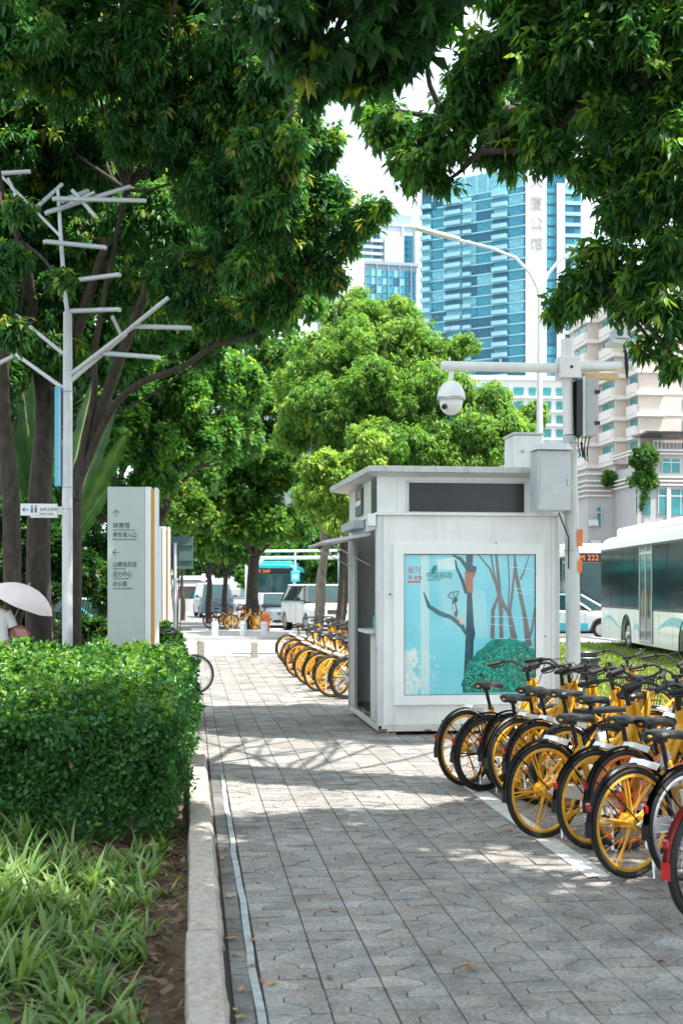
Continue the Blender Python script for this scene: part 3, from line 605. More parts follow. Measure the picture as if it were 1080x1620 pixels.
# the bird on the branch, beak up
poly('printed_bird', [(.365, .34), (.37, .32), (.39, .325), (.398, .37), (.41, .42), (.40, .455), (.385, .44), (.37, .39)], pm('print_bird', (.05, .11, .13), (.10, .16, .16)), -.0176)
poly('printed_bird', [(.40, .44), (.415, .43), (.45, .47), (.47, .50), (.43, .50)], pm('print_flower', (.55, .44, .42), (.75, .66, .62), 20), -.0180)
for a in ([(.335, .30), (.35, .275), (.38, .27), (.415, .265)], [(.415, .265), (.395, .31), (.36, .315), (.335, .30)], [(.37, .28), (.39, .31), (.41, .325)]): stroke('printed_crest', a, .006, inkt, -.0181)
poly('printed_bird', [(.378, .325), (.40, .30), (.405, .335), (.392, .345)], pm('print_bird_head', (.02, .04, .05)), -.0179)
poly('printed_bird', [(.372, .36), (.384, .35), (.39, .40), (.38, .42)], pm('print_bird_breast', (.62, .72, .70)), -.0183)
# emblem, lettering and the red stamp
def pt(u, v): return (ix0 + u * (ix1 - ix0), iz1 - v * (iz1 - iz0))
for k, (a, b) in enumerate([(.0, .0), (.012, .022), (.024, .044)]): poly('emblem', [(.20 + a * .3, .125 - .0 + b * .5), (.225, .085 + b * .6), (.255, .078 + b * .6), (.238, .10 + b * .6), (.215, .118 + b * .6)], pm('print_logo', (.0, .25, .2)), -.0180 - k * .0004)
a, b = pt(.165, .17); text('中国邮政', .082, PO, (a, -.0178, b), m=pm('print_logo_ink', (.01, .18, .16)), extr=.0006, sx=.95)
a, b = pt(.168, .19); text('CHINA POST', .030, PO, (a, -.0178, b), m=pm('print_ink2', (.02, .2, .19)), extr=.0006)
rdp = pm('print_red', (.55, .10, .10)); a, b = pt(.03, .135); text('报刊', .088, PO, (a, -.0178, b), m=rdp, extr=.0006, sx=.85)
a, b = pt(.03, .182); text('亭', .06, PO, (a, -.0178, b), m=rdp, extr=.0006); a, b = pt(.075, .182); text('零售', .055, PO, (a, -.0178, b), m=rdp, extr=.0006, sx=.9)
mb = MB(); a, b = pt(.03, .185); mb.b2(a, a + .145, -.0176, -.0165, b - .03, b - .008); mb.build('stamp_bar', rdp, PO, smooth=0)
poly('printed_tag', [(.25, .04), (.40, .02), (.41, .10), (.36, .115), (.26, .11)], pm('print_white', (.50, .76, .78), (.68, .84, .84), 14), -.0164)
for x_ in (.055, W_ - .09): kb('wall_seam', M['grey'], [(x_, x_ + .003, -.0018, -.0002, .12, zled - .01)], 0)
for x_ in (.22, W_ - .25): kb('wall_seam', M['grey'], [(x_, x_ + .003, .0385, .0398, zled + .04, ztop - .01)], 0)
kb('vent', M['lgrey'], [(W_ - .30, W_ - .12, -.008, -.0005, .17, .27)], .002)
rs_ = mat('rust', (.20, .11, .06), .9, var=.5, vscale=30)
for b_ in [(.0, .10, -.0135, -.0122, .045, .07), (.52, .60, -.0135, -.0122, .044, .06), (1.4, 1.43, -.0135, -.0122, .044, .085)]: kb('rust_stain', rs_, [b_], 0)
# rivets and screws
for (px_, py_) in [(789, 858), (870, 1008), (618, 940)]:
    mb = MB(); mb.cyl((kx(px_), -.050, zk(py_)), (kx(px_), -.0465 if px_ > 620 else -.001, zk(py_)), .009, n=8); mb.build('screw', M['blackp'], kiosk)
# serving side: recess, counter, door, awning
kb('door_frame', M['steel'], [(-.012, .03, .104, .15, .12, zled - .15), (-.012, .03, D_ - .62, D_ - .57, .12, zled - .15)], .003)
kb('counter_panel', M['cream'], [(.002, .03, .16, .62, .12, 1.12)], .004)
kb('counter', M['lgrey'], [(-.10, .4, .16, .95, 1.13, 1.17)], .006)
kb('side_panel', M['grey'], [(.0, .03, D_ - .56, D_ - .065, .12, zled - .15)], .004)
kb('header', M['lgrey'], [(-.008, .03, .104, D_ - .065, zled - .148, zled)], .004)
kb('shelf', M['dark'], [(.5, W_ - .2, .5, 2.2, z, z + .02) for z in (.9, 1.3, 1.7)], 0)
kb('inner_screen', M['dark'], [(1.0, 1.03, .3, 2.4, .16, zled - .05)], 0)
rr_ = random.Random(5)
for k, (cn, lab, y, h) in enumerate([('orange', 'small orange box standing on the kiosk counter nearest the corner post', .30, .11), ('white', 'upright white carton second on the kiosk counter', .48, .19), ('ochre', 'tall ochre carton beside the white one on the kiosk counter', .66, .22), ('teal', 'turquoise box deepest on the kiosk counter', .82, .13)]):
    t_ = thing('carton', lab, 'box', (KX0 + .12, KY0 + y, 1.172)); mb = MB(); mb.b2(-.05, .06, -.06, .06, 0, h); mb.build('box_body', M[cn], t_, bevel=.004); mb = MB(); mb.b2(-.052, .062, -.062, .062, h + .001, h + .012); mb.build('lid', M[cn], t_)
mb = MB(); aw = [(-.012, zled - .20), (-.56, zled - .29), (-.56, zled - .265), (-.012, zled - .17)]; mb.prism(aw, .55, 2.35, 'y'); mb.build('awning', M['lgrey'], kiosk, bevel=.004)
for y in (.62, 2.28): mb = MB(); mb.cyl((.0, y, zled - .55), (-.48, y, zled - .29), .008, n=8); mb.build('awning_stay', M['steel'], kiosk)
kb('meter_box', M['whiteclean'], [(-.11, -.02, -.01, .14, zled - .12, zled + .02)], .01)
kb('blind_box', M['grey'], [(-.16, -.014, 1.0, 2.2, zled - .1, zled - .0)], .01)
kb('padlock_plate', M['steel'], [(-.018, -.0125, .0, .04, .92, 1.0)], .003)
# cabinet standing on the roof
t = thing('roof_cabinet', 'tall white ventilation cabinet standing on the kiosk roof', 'cabinet', (PG(815, 15.3).x, 15.0, za + .10)); cw = kx(866) - kx(816)
mb = MB(); mb.b2(0, cw, 0, .5, 0, .50); mb.build('body', M['white'], t, bevel=.012)
mb = MB(); mb.b2(-.02, cw + .02, -.02, .52, .503, .53); mb.build('lid', M['lgrey'], t, bevel=.006)
mb = MB(); mb.cyl((.10, -.012, .3), (.10, .0, .3), .018); mb.build('lock', M['steel'], t)

# ================================================================== CAMERA POLE beside the kiosk
PX, PY = 4.235, 13.75; pd = PY * math.cos(YAW) + PX * math.sin(YAW)
def zp(y): return CAMH - (y - HZ) / FPX * pd
def xp(px): return PX + (px - 904) / FPX * pd
pole = thing('camera_pole', 'white square-jointed surveillance pole with dome camera beside the kiosk', 'pole', (PX, PY, 0))
def pb(name, m, boxes=None, mbx=None, bevel=.006, parent=None):
    mb = mbx or MB()
    for b in (boxes or []): mb.b2(b[0] - PX, b[1] - PX, b[2], b[3], b[4], b[5])
    return mb.build(name, m, parent or pole, bevel=bevel)
pm_ = mat('pole_paint', (.52, .54, .54), .45, var=.06, dirt=.75)
mb = MB(); mb.tube([(0, 0, 0), (0, 0, 1.2), (-.02, 0, 2.6), (-.04, 0, 3.35)], [.083, .082, .078, .074], 20); pb('mast', pm_, mbx=mb)
mb = MB(); mb.tube([(-.05, 0, 3.36), (-.065, 0, 4.00)], [.062, .062], 20); pb('upper_mast', M['white'], mbx=mb)
mb = MB(); mb.cyl((0, 0, .0), (0, 0, .03), .17, n=24); [mb.cyl((.13 * math.cos(a), .13 * math.sin(a), .03), (.13 * math.cos(a), .13 * math.sin(a), .06), .014, n=6) for a in (0.8, 2.4, 3.9, 5.5)]; pb('base_flange', M['steel'], mbx=mb)
mb = MB(); [mb.ring((-.02 * k, 0, zp(y)), .082, .009, 'z', 20, 6) for k, y in ((1, 700), (2, 812), (1, 870))]; pb('clamp', M['steel'], mbx=mb)
za_ = zp(583)
bxx = pb('junction_block', M['white'], [(xp(879), xp(912), -.11, .11, zp(600), zp(566))], bevel=.01)
mb = MB(); mb.cyl((xp(897) - PX, -.118, zp(583)), (xp(897) - PX, -.111, zp(583)), .018); pb('cable_port', M['blackp'], mbx=mb, parent=bxx, bevel=0)
mb = MB(); mb.cyl((xp(692) - PX, 0, za_), (xp(878.5) - PX, 0, za_), .052, .056, 16); mb.cyl((xp(706) - PX, 0, za_ + .05), (xp(706) - PX, 0, za_ + .10), .01); mb.cyl((xp(787) - PX, 0, za_ + .05), (xp(787) - PX, 0, za_ + .09), .012); pb('arm', M['white'], mbx=mb)
mb = MB(); mb.cyl((xp(912.5) - PX, 0, zp(580)), (xp(1002) - PX, 0, zp(577)), .058, .05, 16); pb('arm', M['white'], mbx=mb)
mb = MB(); mb.tube([(-.06, 0, zp(566)), (-.06, 0, zp(537))], .075, 20); pb('mast_cap', M['white'], mbx=mb)
pb('arm_bracket', mat('tan_bracket', (.62, .42, .22), .6, var=.1), [(xp(920), xp(976), -.05, .05, zp(600), zp(590))])
# dome camera
cxp = xp(708) - PX
dc = MB(); dc.cyl((cxp, 0, zp(592)), (cxp, 0, zp(603)), .03, .03); dc.sphere((cxp, 0, zp(634)), .155, 24, 10, sc=(1, 1, 1.3), t1=PI / 2 * 1.05); dcam = pb('dome_housing', M['whiteclean'], mbx=dc, bevel=0)
mb = MB(); mb.ring((cxp, 0, zp(634)), .148, .012, 'z', 28, 6); pb('dome_band', M['steel'], mbx=mb, parent=dcam, bevel=0)
mb = MB(); mb.sphere((cxp, 0, zp(639)), .13, 20, 10, sc=(1, 1, 1.15), t0=PI * .45); pb('camera_ball', M['whiteclean'], mbx=mb, parent=dcam, bevel=0)
mb = MB(); mb.cyl((cxp - .085, -.085, zp(648)), (cxp - .105, -.10, zp(650)), .030, .026, 16); pb('lens', M['blackp'], mbx=mb, parent=dcam, bevel=0)
# equipment case with cooling fins
ec = pb('equipment_case', M['grey'], [(xp(919), xp(940), -.12, .16, zp(691), zp(600))], bevel=.01)
pb('case_back', M['lgrey'], [(xp(914.5), xp(918.7), -.13, .17, zp(692), zp(598))], bevel=.003, parent=ec)
mb = MB(); [mb.b2(xp(905) - PX, xp(914.3) - PX, -.12 + k * .035, -.112 + k * .035, zp(690), zp(603)) for k in range(8)]; pb('cooling_fin', M['dark'], mbx=mb, parent=ec, bevel=0)
pb('hinge', M['blackp'], [(xp(934), xp(942), -.132, -.122, zp(y + 3), zp(y - 3)) for y in (622, 671)], parent=ec, bevel=0)
mb = MB()
for k in range(4): mb.tube([(xp(913 + k * 6) - PX, 0, zp(691)), (xp(911 + k * 5) - PX, -.03, zp(705 + k * 2)), (xp(914 + k * 4) - PX, -.05, zp(722 + k * 3)), (xp(921 - k) - PX, -.03, zp(718)), (xp(916 + k) - PX, 0, zp(700))], .007, 6)
pb('cable', M['black'], mbx=mb, bevel=0)
mb = MB(); mb.tube([(xp(984) - PX, -.06, zp(545)), (xp(987) - PX, -.07, zp(560)), (xp(989) - PX, -.06, zp(580)), (xp(991) - PX, -.03, zp(597))], [.012, .02, .022, .012], 8); pb('cable', M['black'], mbx=mb, bevel=0)
mb = MB(); mb.b2(xp(962) - PX, xp(1003) - PX, -.14, .14, zp(546), zp(538)); mb.b2(xp(968) - PX, xp(990) - PX, -.16, .10, zp(538) + .003, zp(520)); fl = pb('flood_lamp', M['lgrey'], mbx=mb, bevel=.012)
mb = MB(); mb.cyl((xp(973) - PX, -.165, zp(529)), (xp(973) - PX, -.161, zp(529)), .04); pb('lamp_lens', M['dark'], mbx=mb, parent=fl, bevel=0)
# junction cabinet fixed on the pole, above the kiosk corner
cb = MB(); xa, xb = xp(839) - PX, xp(892) - PX; cb.b2(xa, xb, -.20, .12, zp(809), zp(716)); cab = pb('junction_cabinet', M['grey'], mbx=cb, bevel=.008); cab.data.materials[0] = mat('cabinet_grey', (.52, .55, .57), .45, var=.04, dirt=.15)
mb = MB(); mb.loft([[(xa - .03, -.235, zp(715)), (xb + .02, -.235, zp(715)), (xb + .02, .13, zp(715)), (xa - .03, .13, zp(715))], [(xa + .06, -.19, zp(704)), (xb - .02, -.19, zp(704)), (xb - .02, .12, zp(704)), (xa + .06, .12, zp(704))]]); pb('cabinet_lid', M['lgrey'], mbx=mb, parent=cab, bevel=.004)
mb = MB(); mb.b2(xa + .02, xa + .024, -.204, -.2005, zp(800), zp(725)); mb.b2(xb - .04, xb - .02, -.212, -.2005, zp(770), zp(760)); pb('cabinet_latch', M['steel'], mbx=mb, parent=cab, bevel=0)
mb = MB(); mb.tube([(xp(880) - PX, -.02, zp(811)), (xp(886) - PX, -.05, zp(830)), (xp(893) - PX, -.085, zp(850)), (xp(893) - PX, -.086, zp(900))], .008, 6); pb('cable', M['black'], mbx=mb, bevel=0)
pb('pole_notice', M['orange'], [(xp(908), xp(916), -.088, -.082, zp(865), zp(838)), (xp(909), xp(915), -.088, -.082, zp(905), zp(885))], bevel=0)

# ================================================================== BRANCHING LAMP on the left
LD = 17.4
lamp = thing('branching_street_lamp', 'pale grey street lamp shaped like a branching tree behind the hedge', 'street lamp', PG(107, LD)); lo = PG(107, LD)
def lp(px, py, dd=0): return P(px, py, LD + dd) - lo
mb = MB(); mb.tube([(0, 0, 0), lp(107, 770), lp(107.5, 620), lp(107.5, 494)], [.073, .070, .066, .060], 18); mb.build('pole', M['lgrey'], lamp)
for y in (805, 771, 620): mb = MB(); mb.ring(lp(107, y), .071, .006, 'z', 20, 5); mb.build('pole_joint', M['grey'], lamp)
mb = MB(); mb.tube([lp(107, 493), lp(102, 455), lp(97, 380), lp(92, 300)], [.032, .03, .028, .022], 12); mb.build('top_mast', M['lgrey'], lamp)
for a, b, r in [((113, 592, 0), (222, 508, -.3), .040), ((112, 603, 0), (200, 528, -.1), .036), ((104, 617, 0), (22, 558, .4), .037), ((101, 560, 0), (25, 498, .3), .034), ((95, 330, 0), (150, 304, .0), .03), ((97, 375, 0), (0, 276, .4), .025)]:
    mb = MB(); mb.cyl(lp(*a), lp(*b), r * .85, r * .7, 12); mb.build('arm', M['lgrey'], lamp)
tubes = [((206, 520, -.28), (264, 473, -.55)), ((112, 493, 0), (188, 490, -.5)), ((106, 446, 0), (188, 435, -.6)), ((72, 383, -.2), (166, 392, -.2)), ((86, 315, -.2), (229, 318, -.1)), ((60, 327, -.4), (97, 293, .3)), ((74, 337, -.1), (205, 296, .2)), ((116, 303, .2), (150, 341, -.3)), ((100, 318, .0), (138, 303, .4)),
         ((210, 517, -.28), (300, 519, -.1)), ((166, 560, -.1), (251, 566, -.3)), ((179, 503, .3), (192, 530, -.2)), ((-30, 277, .2), (46, 272, .2)), ((14, 285, .2), (26, 310, -.2)), ((0, 575, .4), (30, 560, .4))]
for a, b in tubes:
    A_, B_ = lp(*a), lp(*b); mb = MB(); mb.cyl(A_, B_, .027, .027, 12); tb = mb.build('light_tube', M['led'], lamp)
    mb = MB(); u = (B_ - A_).normalized(); mb.cyl(B_ + u * .001, B_ + u * .025, .031, .029, 12); mb.cyl(A_ - u * .025, A_ - u * .001, .029, .031, 12); mb.build('end_cap', M['lgrey'], tb)
    mb = MB(); mb.cyl(A_ + Vector((0, 0, .030)), B_ + Vector((0, 0, .025)), .012, .012, 6); mb.build('tube_spine', M['grey'], tb)
mb = MB(); c = lp(92.5, 691); mb.box(c, (.085, .10, 1.37)); bn = mb.build('banner_box', M['cyan'], lamp, bevel=.005)
mb = MB(); mb.box(c + Vector((.02, -.053, 0)), (.03, .004, 1.30)); mb.build('banner_light', mat('pale_violet', (.42, .46, .72), .3, var=.08), bn, smooth=0)
# toilet sign fixed on the lamp's pole
sg = thing('toilet_sign', 'small white arrow sign for the toilet on the branching lamp pole', 'sign', PG(65, LD - .05)); so = PG(65, LD - .05)
def sp(px, py, dd=0): return P(px, py, LD - .05 + dd) - so
a, b = sp(33.5, 816), sp(91, 797); mb = MB(); mb.b2(a.x, b.x, -.02, .02, a.z, b.z); mb.build('panel', M['whiteclean'], sg, bevel=.004)
a, b = sp(89, 814), sp(101, 801); mb = MB(); mb.b2(a.x, b.x, -.012, .012, a.z, b.z); mb.build('bracket', M['lgrey'], sg)
a, b = sp(49, 819), sp(91, 816.2); mb = MB(); mb.b2(a.x, b.x, -.018, .018, a.z, b.z); mb.build('lower_plate', M['whiteclean'], sg)
mb = MB(); c = sp(41, 806.5); mb.add([(c.x - .04, -.0225, c.z), (c.x - .01, -.0225, c.z + .032), (c.x - .002, -.0225, c.z + .026), (c.x - .02, -.0225, c.z + .006), (c.x + .04, -.0225, c.z + .006), (c.x + .04, -.0225, c.z - .006), (c.x - .02, -.0225, c.z - .006), (c.x - .002, -.0225, c.z - .026), (c.x - .01, -.0225, c.z - .032)], [(0, 1, 2, 3, 4, 5, 6, 7, 8)]); mb.build('arrow', M['ink'], sg, smooth=0)
for px_, m_ in ((51.5, M['blue']), (57.5, M['redlens'])):
    mb = MB(); c = sp(px_, 806); mb.box((c.x, -.0225, c.z - .01), (.034, .004, .07)); mb.sphere((c.x, -.0225, c.z + .045), .014, 10, 6, sc=(1, .2, 1)); mb.build('figure_symbol', m_, sg)
c = sp(63.5, 808); text('公共卫生间', .05, sg, (c.x, -.0225, c.z), m=M['ink'], sx=.95); c = sp(63.5, 814); text('Public Toilet', .036, sg, (c.x, -.0225, c.z), m=M['ink'])

# ================================================================== WAYFINDING TOTEMS
def totem(name, px0, px1, ytop, d, label, texts, wside):
    o_ = PG(px0, d); t = thing(name, label, 'sign', o_, -YAW * .4); h = CAMH - (ytop - HZ) / FPX * d; w = (px1 - px0) / FPX * d
    mb = MB(); mb.b2(0, w - wside, 0, .30, -.05, h); mb.build('panel', M['signface'], t, bevel=.006)
    mb = MB(); mb.b2(w - wside + .003, w - wside * .52, -.012, .31, -.05, h); mb.build('side_panel', M['whiteclean'], t, bevel=.004)
    mb = MB(); mb.b2(w - wside * .51, w - wside * .25, .01, .30, -.05, h - .03); mb.build('stripe', M['ochre'], t)
    mb = MB(); mb.b2(w - wside * .24, w, -.012, .31, -.05, h - .01); mb.build('edge_panel', M['whiteclean'], t, bevel=.004)
    for (s, px, py, sz, sx) in texts: text(s, sz, t, ((px - px0) / FPX * d, -.0035, CAMH - (py - HZ) / FPX * d), m=M['ink'], sx=sx)
    return t, d, px0
tt, td, tx0 = totem('wayfinding_totem', 170.5, 249, 770, 17.3, 'tall white wayfinding totem with arrows and an ochre edge stripe behind the hedge',
    [('体育馆', 178.5, 834.5, .082, .95), ('GYMNASIUM', 178.5, 839.2, .024, 2.2), ('停车场入口', 178.5, 849.5, .082, .8), ('PARKING ENTRANCE', 178.5, 854.2, .024, 1.35),
     ('山姆会员店', 178.5, 896, .082, .8), ("SAM'S CLUB", 178.5, 900.8, .026, 1.25), ('活力中心', 178.5, 911.5, .082, .8), ('VITALITY CENTER', 178.5, 916.2, .026, 1.05), ('办公楼', 178.5, 927, .082, .8), ('OFFICE BUILDING', 178.5, 932, .026, 1.3)], .17)
def arrow(px, py, up):
    x = (px - tx0) / FPX * td; z = CAMH - (py - HZ) / FPX * td; mb = MB(); d_ = (0, 1) if up else (-1, 0); n_ = (1, 0) if up else (0, 1)
    def q(a, b): return (x + d_[0] * a + n_[0] * b, -.004, z + d_[1] * a + n_[1] * b)
    mb.add([q(-.05, -.004), q(-.05, .004), q(.045, .004), q(.045, -.004)], [(0, 1, 2, 3)])
    for s in (1, -1): mb.add([q(.05, 0), q(.04, -.0), q(.0, s * .042), q(.008, s * .05)], [(0, 1, 2, 3)])
    mb.build('arrow', M['ink'], tt, smooth=0)
arrow(184, 812, True); arrow(184, 874, False)
totem('wayfinding_totem', 240, 268, 833, 25, 'smaller white totem half hidden behind the tall wayfinding totem', [], .14)
# back of a traffic sign
o_ = PG(277, 30); t = thing('traffic_sign', 'back of a dark green-grey traffic sign on a thin pole beyond the totems', 'traffic sign', o_)
def z30(y): return CAMH - (y - HZ) / FPX * 30
mb = MB(); mb.b2(-.32, .43, 0, .02, z30(900), z30(849)); pn = mb.build('panel', M['greensign'], t, bevel=.004)
mb = MB(); [mb.b2(-.31, .42, -.03, -.001, z30(y) - .02, z30(y) + .02) for y in (862, 886)]; mb.build('rail', M['greensign'], t)
mb = MB(); mb.cyl((0, -.07, -.1), (0, -.07, z30(859)), .04, n=12); mb.build('pole', M['lgrey'], t)
# rubbish bin behind the pole
o_ = PG(921, 17.8); t = thing('litter_bin', 'dark litter bin with green base standing on the lawn edge behind the camera pole', 'bin', o_)
mb = MB(); mb.loft([[(-.16, -.13, 0), (.16, -.13, 0), (.16, .13, 0), (-.16, .13, 0)], [(-.19, -.15, .62), (.19, -.15, .62), (.19, .15, .62), (-.19, .15, .62)]]); mb.build('body', M['greensign'], t, bevel=.01)
mb = MB(); mb.b2(-.21, .21, -.17, .17, .623, .68); mb.b2(-.17, .17, -.14, .14, .682, .76); mb.build('lid', M['orange'] if False else M['dark'], t, bevel=.015)
mb = MB(); mb.b2(-.155, .155, -.158, -.151, .30, .60); pl = mb.build('plate', M['dark'], t); pl.rotation_euler = (.03, 0, 0)
text('ER!', .15, t, (-.13, -.168, .46), m=M['whiteclean'], sx=1.1, extr=.001); text('投入', .11, t, (-.12, -.168, .33), m=M['whiteclean'], sx=1.1, extr=.001)
mb = MB(); mb.b2(-.165, .165, -.150, -.137, .05, .14); mb.build('green_band', M['green'], t)
# ================================================================== BICYCLES  (local: +X forward, origin = rear wheel contact)
BR = .315
def mk(f, name, m, smooth=40): mb = MB(); f(mb); return mb.mesh(name, m, smooth)
def f_tyre(mb): mb.ring((0, 0, 0), BR - .019, .019, 'y', 44, 8)
def f_rim(mb): mb.band((0, 0, 0), BR - .046, .024, .011, 44, 0, 0, 2 * PI); mb.ring((0, 0, 0), BR - .051, .0080, 'y', 44, 6, ell=1.9)
def f_spokes(mb):
    for k in range(5):
        a = k * 2 * PI / 5
        for s in (-.10, .10): mb.cyl((.035 * math.cos(a), s * .1, .035 * math.sin(a)), ((BR - .06) * math.cos(a + s * .55), 0, (BR - .06) * math.sin(a + s * .55)), .0075, .0055, 6)
    for k in range(20):
        a = k * 2 * PI / 20 + .1; sd = .03 * (1 if k % 2 else -1); mb.cyl((.03 * math.cos(a + .7), sd, .03 * math.sin(a + .7)), ((BR - .055) * math.cos(a), 0, (BR - .055) * math.sin(a)), .0018, None, 4)
def f_wire(mb):
    for k in range(32):
        a = k * 2 * PI / 32 + .1; sd = .03 * (1 if k % 2 else -1); mb.cyl((.025 * math.cos(a + .8), sd, .025 * math.sin(a + .8)), ((BR - .055) * math.cos(a), 0, (BR - .055) * math.sin(a)), .0019, None, 4)
def f_hub(mb): mb.cyl((0, -.055, 0), (0, .055, 0), .036, n=14); mb.cyl((0, -.058, 0), (0, -.054, 0), .048, n=14); mb.cyl((0, .054, 0), (0, .058, 0), .048, n=14); mb.cyl((0, -.085, 0), (0, .085, 0), .008, n=8)
def f_rfender(mb): mb.band((0, 0, BR), BR + .014, .044, .010, 30, 0, R(20), R(178)); [mb.tube([(0, s * .07, BR), (-.16, s * .055, BR + .16), (-.235, s * .03, BR + .245)], .0045, 5) for s in (-1, 1)]
def f_ffender(mb): mb.band((1.03, 0, BR), BR + .016, .046, .009, 22, 0, R(25), R(150))
def f_frame(mb):
    mb.tube([(.40, 0, .27), (.50, 0, .31), (.62, 0, .44), (.74, 0, .64), (.775, 0, .74)], [.036, .038, .036, .034, .032], 12)
    mb.tube([(.805, 0, .60), (.755, 0, .84)], .027, 12); mb.tube([(.41, 0, .27), (.29, 0, .64)], .024, 10)
    mb.tube([(.33, 0, .48), (.50, 0, .50), (.70, 0, .66)], .018, 10)
    for s in (-1, 1): mb.tube([(0, s * .068, BR), (.20, s * .055, .30), (.38, s * .03, .275)], .013, 8); mb.tube([(0, s * .068, BR), (.18, s * .045, .49), (.30, s * .018, .60)], .011, 8)
    mb.cyl((.40, -.05, .27), (.40, .05, .27), .034, n=12)
def f_whites(mb): mb.tube([(.36, 0, .42), (.42, 0, .33), (.52, 0, .345), (.63, 0, .47), (.72, 0, .62)], [.018, .045, .047, .040, .02], 10); mb.tube([(.30, 0, .58), (.33, 0, .50)], [.034, .036], 10)
def f_guard(mb): mb.prism([(.02, BR + .03), (.40, .335), (.47, .27), (.40, .215), (.02, BR - .035), (-.04, BR)], -.088, -.074, 'y')
def f_fork(mb):
    mb.cyl((.815, 0, .56), (.81, 0, .60), .03, n=12)
    for s in (-1, 1): mb.tube([(.81, s * .02, .60), (.84, s * .055, .56), (.96, s * .06, .42), (1.03, s * .055, BR)], .013, 8)
def f_seatpost(mb): mb.tube([(.295, 0, .62), (.245, 0, .80)], .0155, 10); mb.ring((.29, 0, .645), .026, .006, 'z', 12, 5)
def f_saddle(mb):
    st = [(-.045, .055, .0), (-.03, .085, .005), (.02, .092, .012), (.07, .075, .01), (.12, .04, .0), (.18, .026, -.004), (.225, .020, -.012), (.235, .008, -.02)]
    rings = []
    for x, w, z in st:
        z0 = .865 + z; rings.append([(.20 + x, w * math.cos(a), z0 - .028 + (.030 if math.sin(a) > 0 else .026) * math.sin(a)) for a in [2 * PI * k / 12 for k in range(12)]])
    mb.loft(rings); mb.box((.245, 0, .815), (.05, .045, .03))
def f_sadclip(mb): mb.sphere((.152, 0, .836), .015, 10, 6, sc=(.7, 1.3, .6))
def f_bars(mb):
    mb.tube([(.765, 0, .80), (.735, 0, .985)], .017, 10); mb.box((.735, 0, .99), (.07, .045, .035))
    mb.tube([(.58, -.285, 1.04), (.65, -.265, 1.055), (.725, -.205, 1.065), (.77, -.11, 1.02), (.745, 0, .99), (.77, .11, 1.02), (.725, .205, 1.065), (.65, .265, 1.055), (.58, .285, 1.04)], .0115, 8)
def f_grip(s):
    def g(mb): mb.tube([(.53, s * .299, 1.03), (.545, s * .295, 1.033), (.62, s * .273, 1.049), (.645, s * .266, 1.054)], [.013, .018, .017, .018], 10)
    return g
def f_lever(s):
    def g(mb): mb.box((.67, s * .252, 1.058), (.035, .028, .028)); mb.tube([(.675, s * .25, 1.045), (.665, s * .27, 1.02), (.585, s * .315, 1.008)], [.007, .006, .0055], 6)
    return g
def f_bell(mb): mb.sphere((.70, -.215, 1.085), .02, 10, 6, sc=(1, 1, .7))
def f_cables(mb):
    for s in (-1, 1): mb.tube([(.70, s * .235, 1.05), (.83, s * .15, 1.09), (.86, s * .04, .95), (.80, s * .02, .78), (.83, s * .05, .58)], .004, 5)
def f_panel(mb): mb.loft([[(.80, -.035, .66), (.835, -.03, .66), (.835, .03, .66), (.80, .035, .66)], [(.79, -.055, .76), (.83, -.05, .76), (.83, .05, .76), (.79, .055, .76)], [(.775, -.05, .86), (.81, -.04, .86), (.81, .04, .86), (.775, .05, .86)]])
def f_basket(mb):
    x0, x1, y, z0, z1 = .86, 1.14, .17, .70, .93
    for z, e, r in ((z1, 0, .006), (z0, -.03, .005), ((z0 + z1) / 2, -.014, .003), (z0 + .17, -.007, .003), (z0 + .05, -.024, .003)):
        mb.tube([(x0 - e * .3, -y - e, z), (x1 + e, -y - e, z), (x1 + e, y + e, z), (x0 - e * .3, y + e, z)], r, 5, closed=True)
    for k in range(9):
        t = -1 + 2 * k / 8; mb.cyl((x0 + .14 + t * .13, -y, z1), (x0 + .13 + t * .11, -y + .03, z0), .0026, None, 4); mb.cyl((x0 + .14 + t * .13, y, z1), (x0 + .13 + t * .11, y - .03, z0), .0026, None, 4)
        mb.cyl((x1, t * y, z1), (x1 - .03, t * (y - .03), z0), .0026, None, 4); mb.cyl((x0, t * y, z1), (x0, t * (y - .03), z0), .0026, None, 4); mb.cyl((x0, t * (y - .03), z0), (x1 - .03, t * (y - .03), z0), .0026, None, 4)
def f_crank(mb): mb.cyl((.40, -.068, .27), (.40, -.062, .27), .075, n=20); mb.tube([(.40, -.085, .27), (.45, -.09, .12)], .011, 6); mb.tube([(.40, .085, .27), (.35, .09, .42)], .011, 6)
def f_pedal(s):
    def g(mb): mb.box((.45 if s < 0 else .35, s * .14, .12 if s < 0 else .42), (.09, .085, .022))
    return g
def f_stand(mb): mb.tube([(.06, -.09, .29), (.02, -.15, .02), (.04, -.155, .012)], [.010, .010, .012], 6)
def f_light(mb): mb.box((-.325, 0, BR + .115), (.018, .026, .042), rot=Matrix.Rotation(R(-20), 3, 'Y'))
def f_mech(mb): mb.loft([[(.03, -.05, .645), (.17, -.03, .60), (.17, .03, .60), (.03, .05, .645)], [(.05, -.045, .675), (.20, -.03, .635), (.20, .03, .635), (.05, .045, .675)]])
def f_flap(mb): mb.loft([[(-BR - .016, -.028, BR + .03), (-BR - .010, .0, BR + .03), (-BR - .016, .028, BR + .03), (-BR - .028, 0, BR + .03)], [(-BR - .014, -.030, BR - .055), (-BR - .008, .0, BR - .055), (-BR - .014, .030, BR - .055), (-BR - .022, 0, BR - .055)]])
BMESH = {}
def bm(f, key, m):
    k = (key, m.name)
    if k not in BMESH: BMESH[k] = mk(f, key, m)
    return BMESH[k]
ysilver = M['silver']
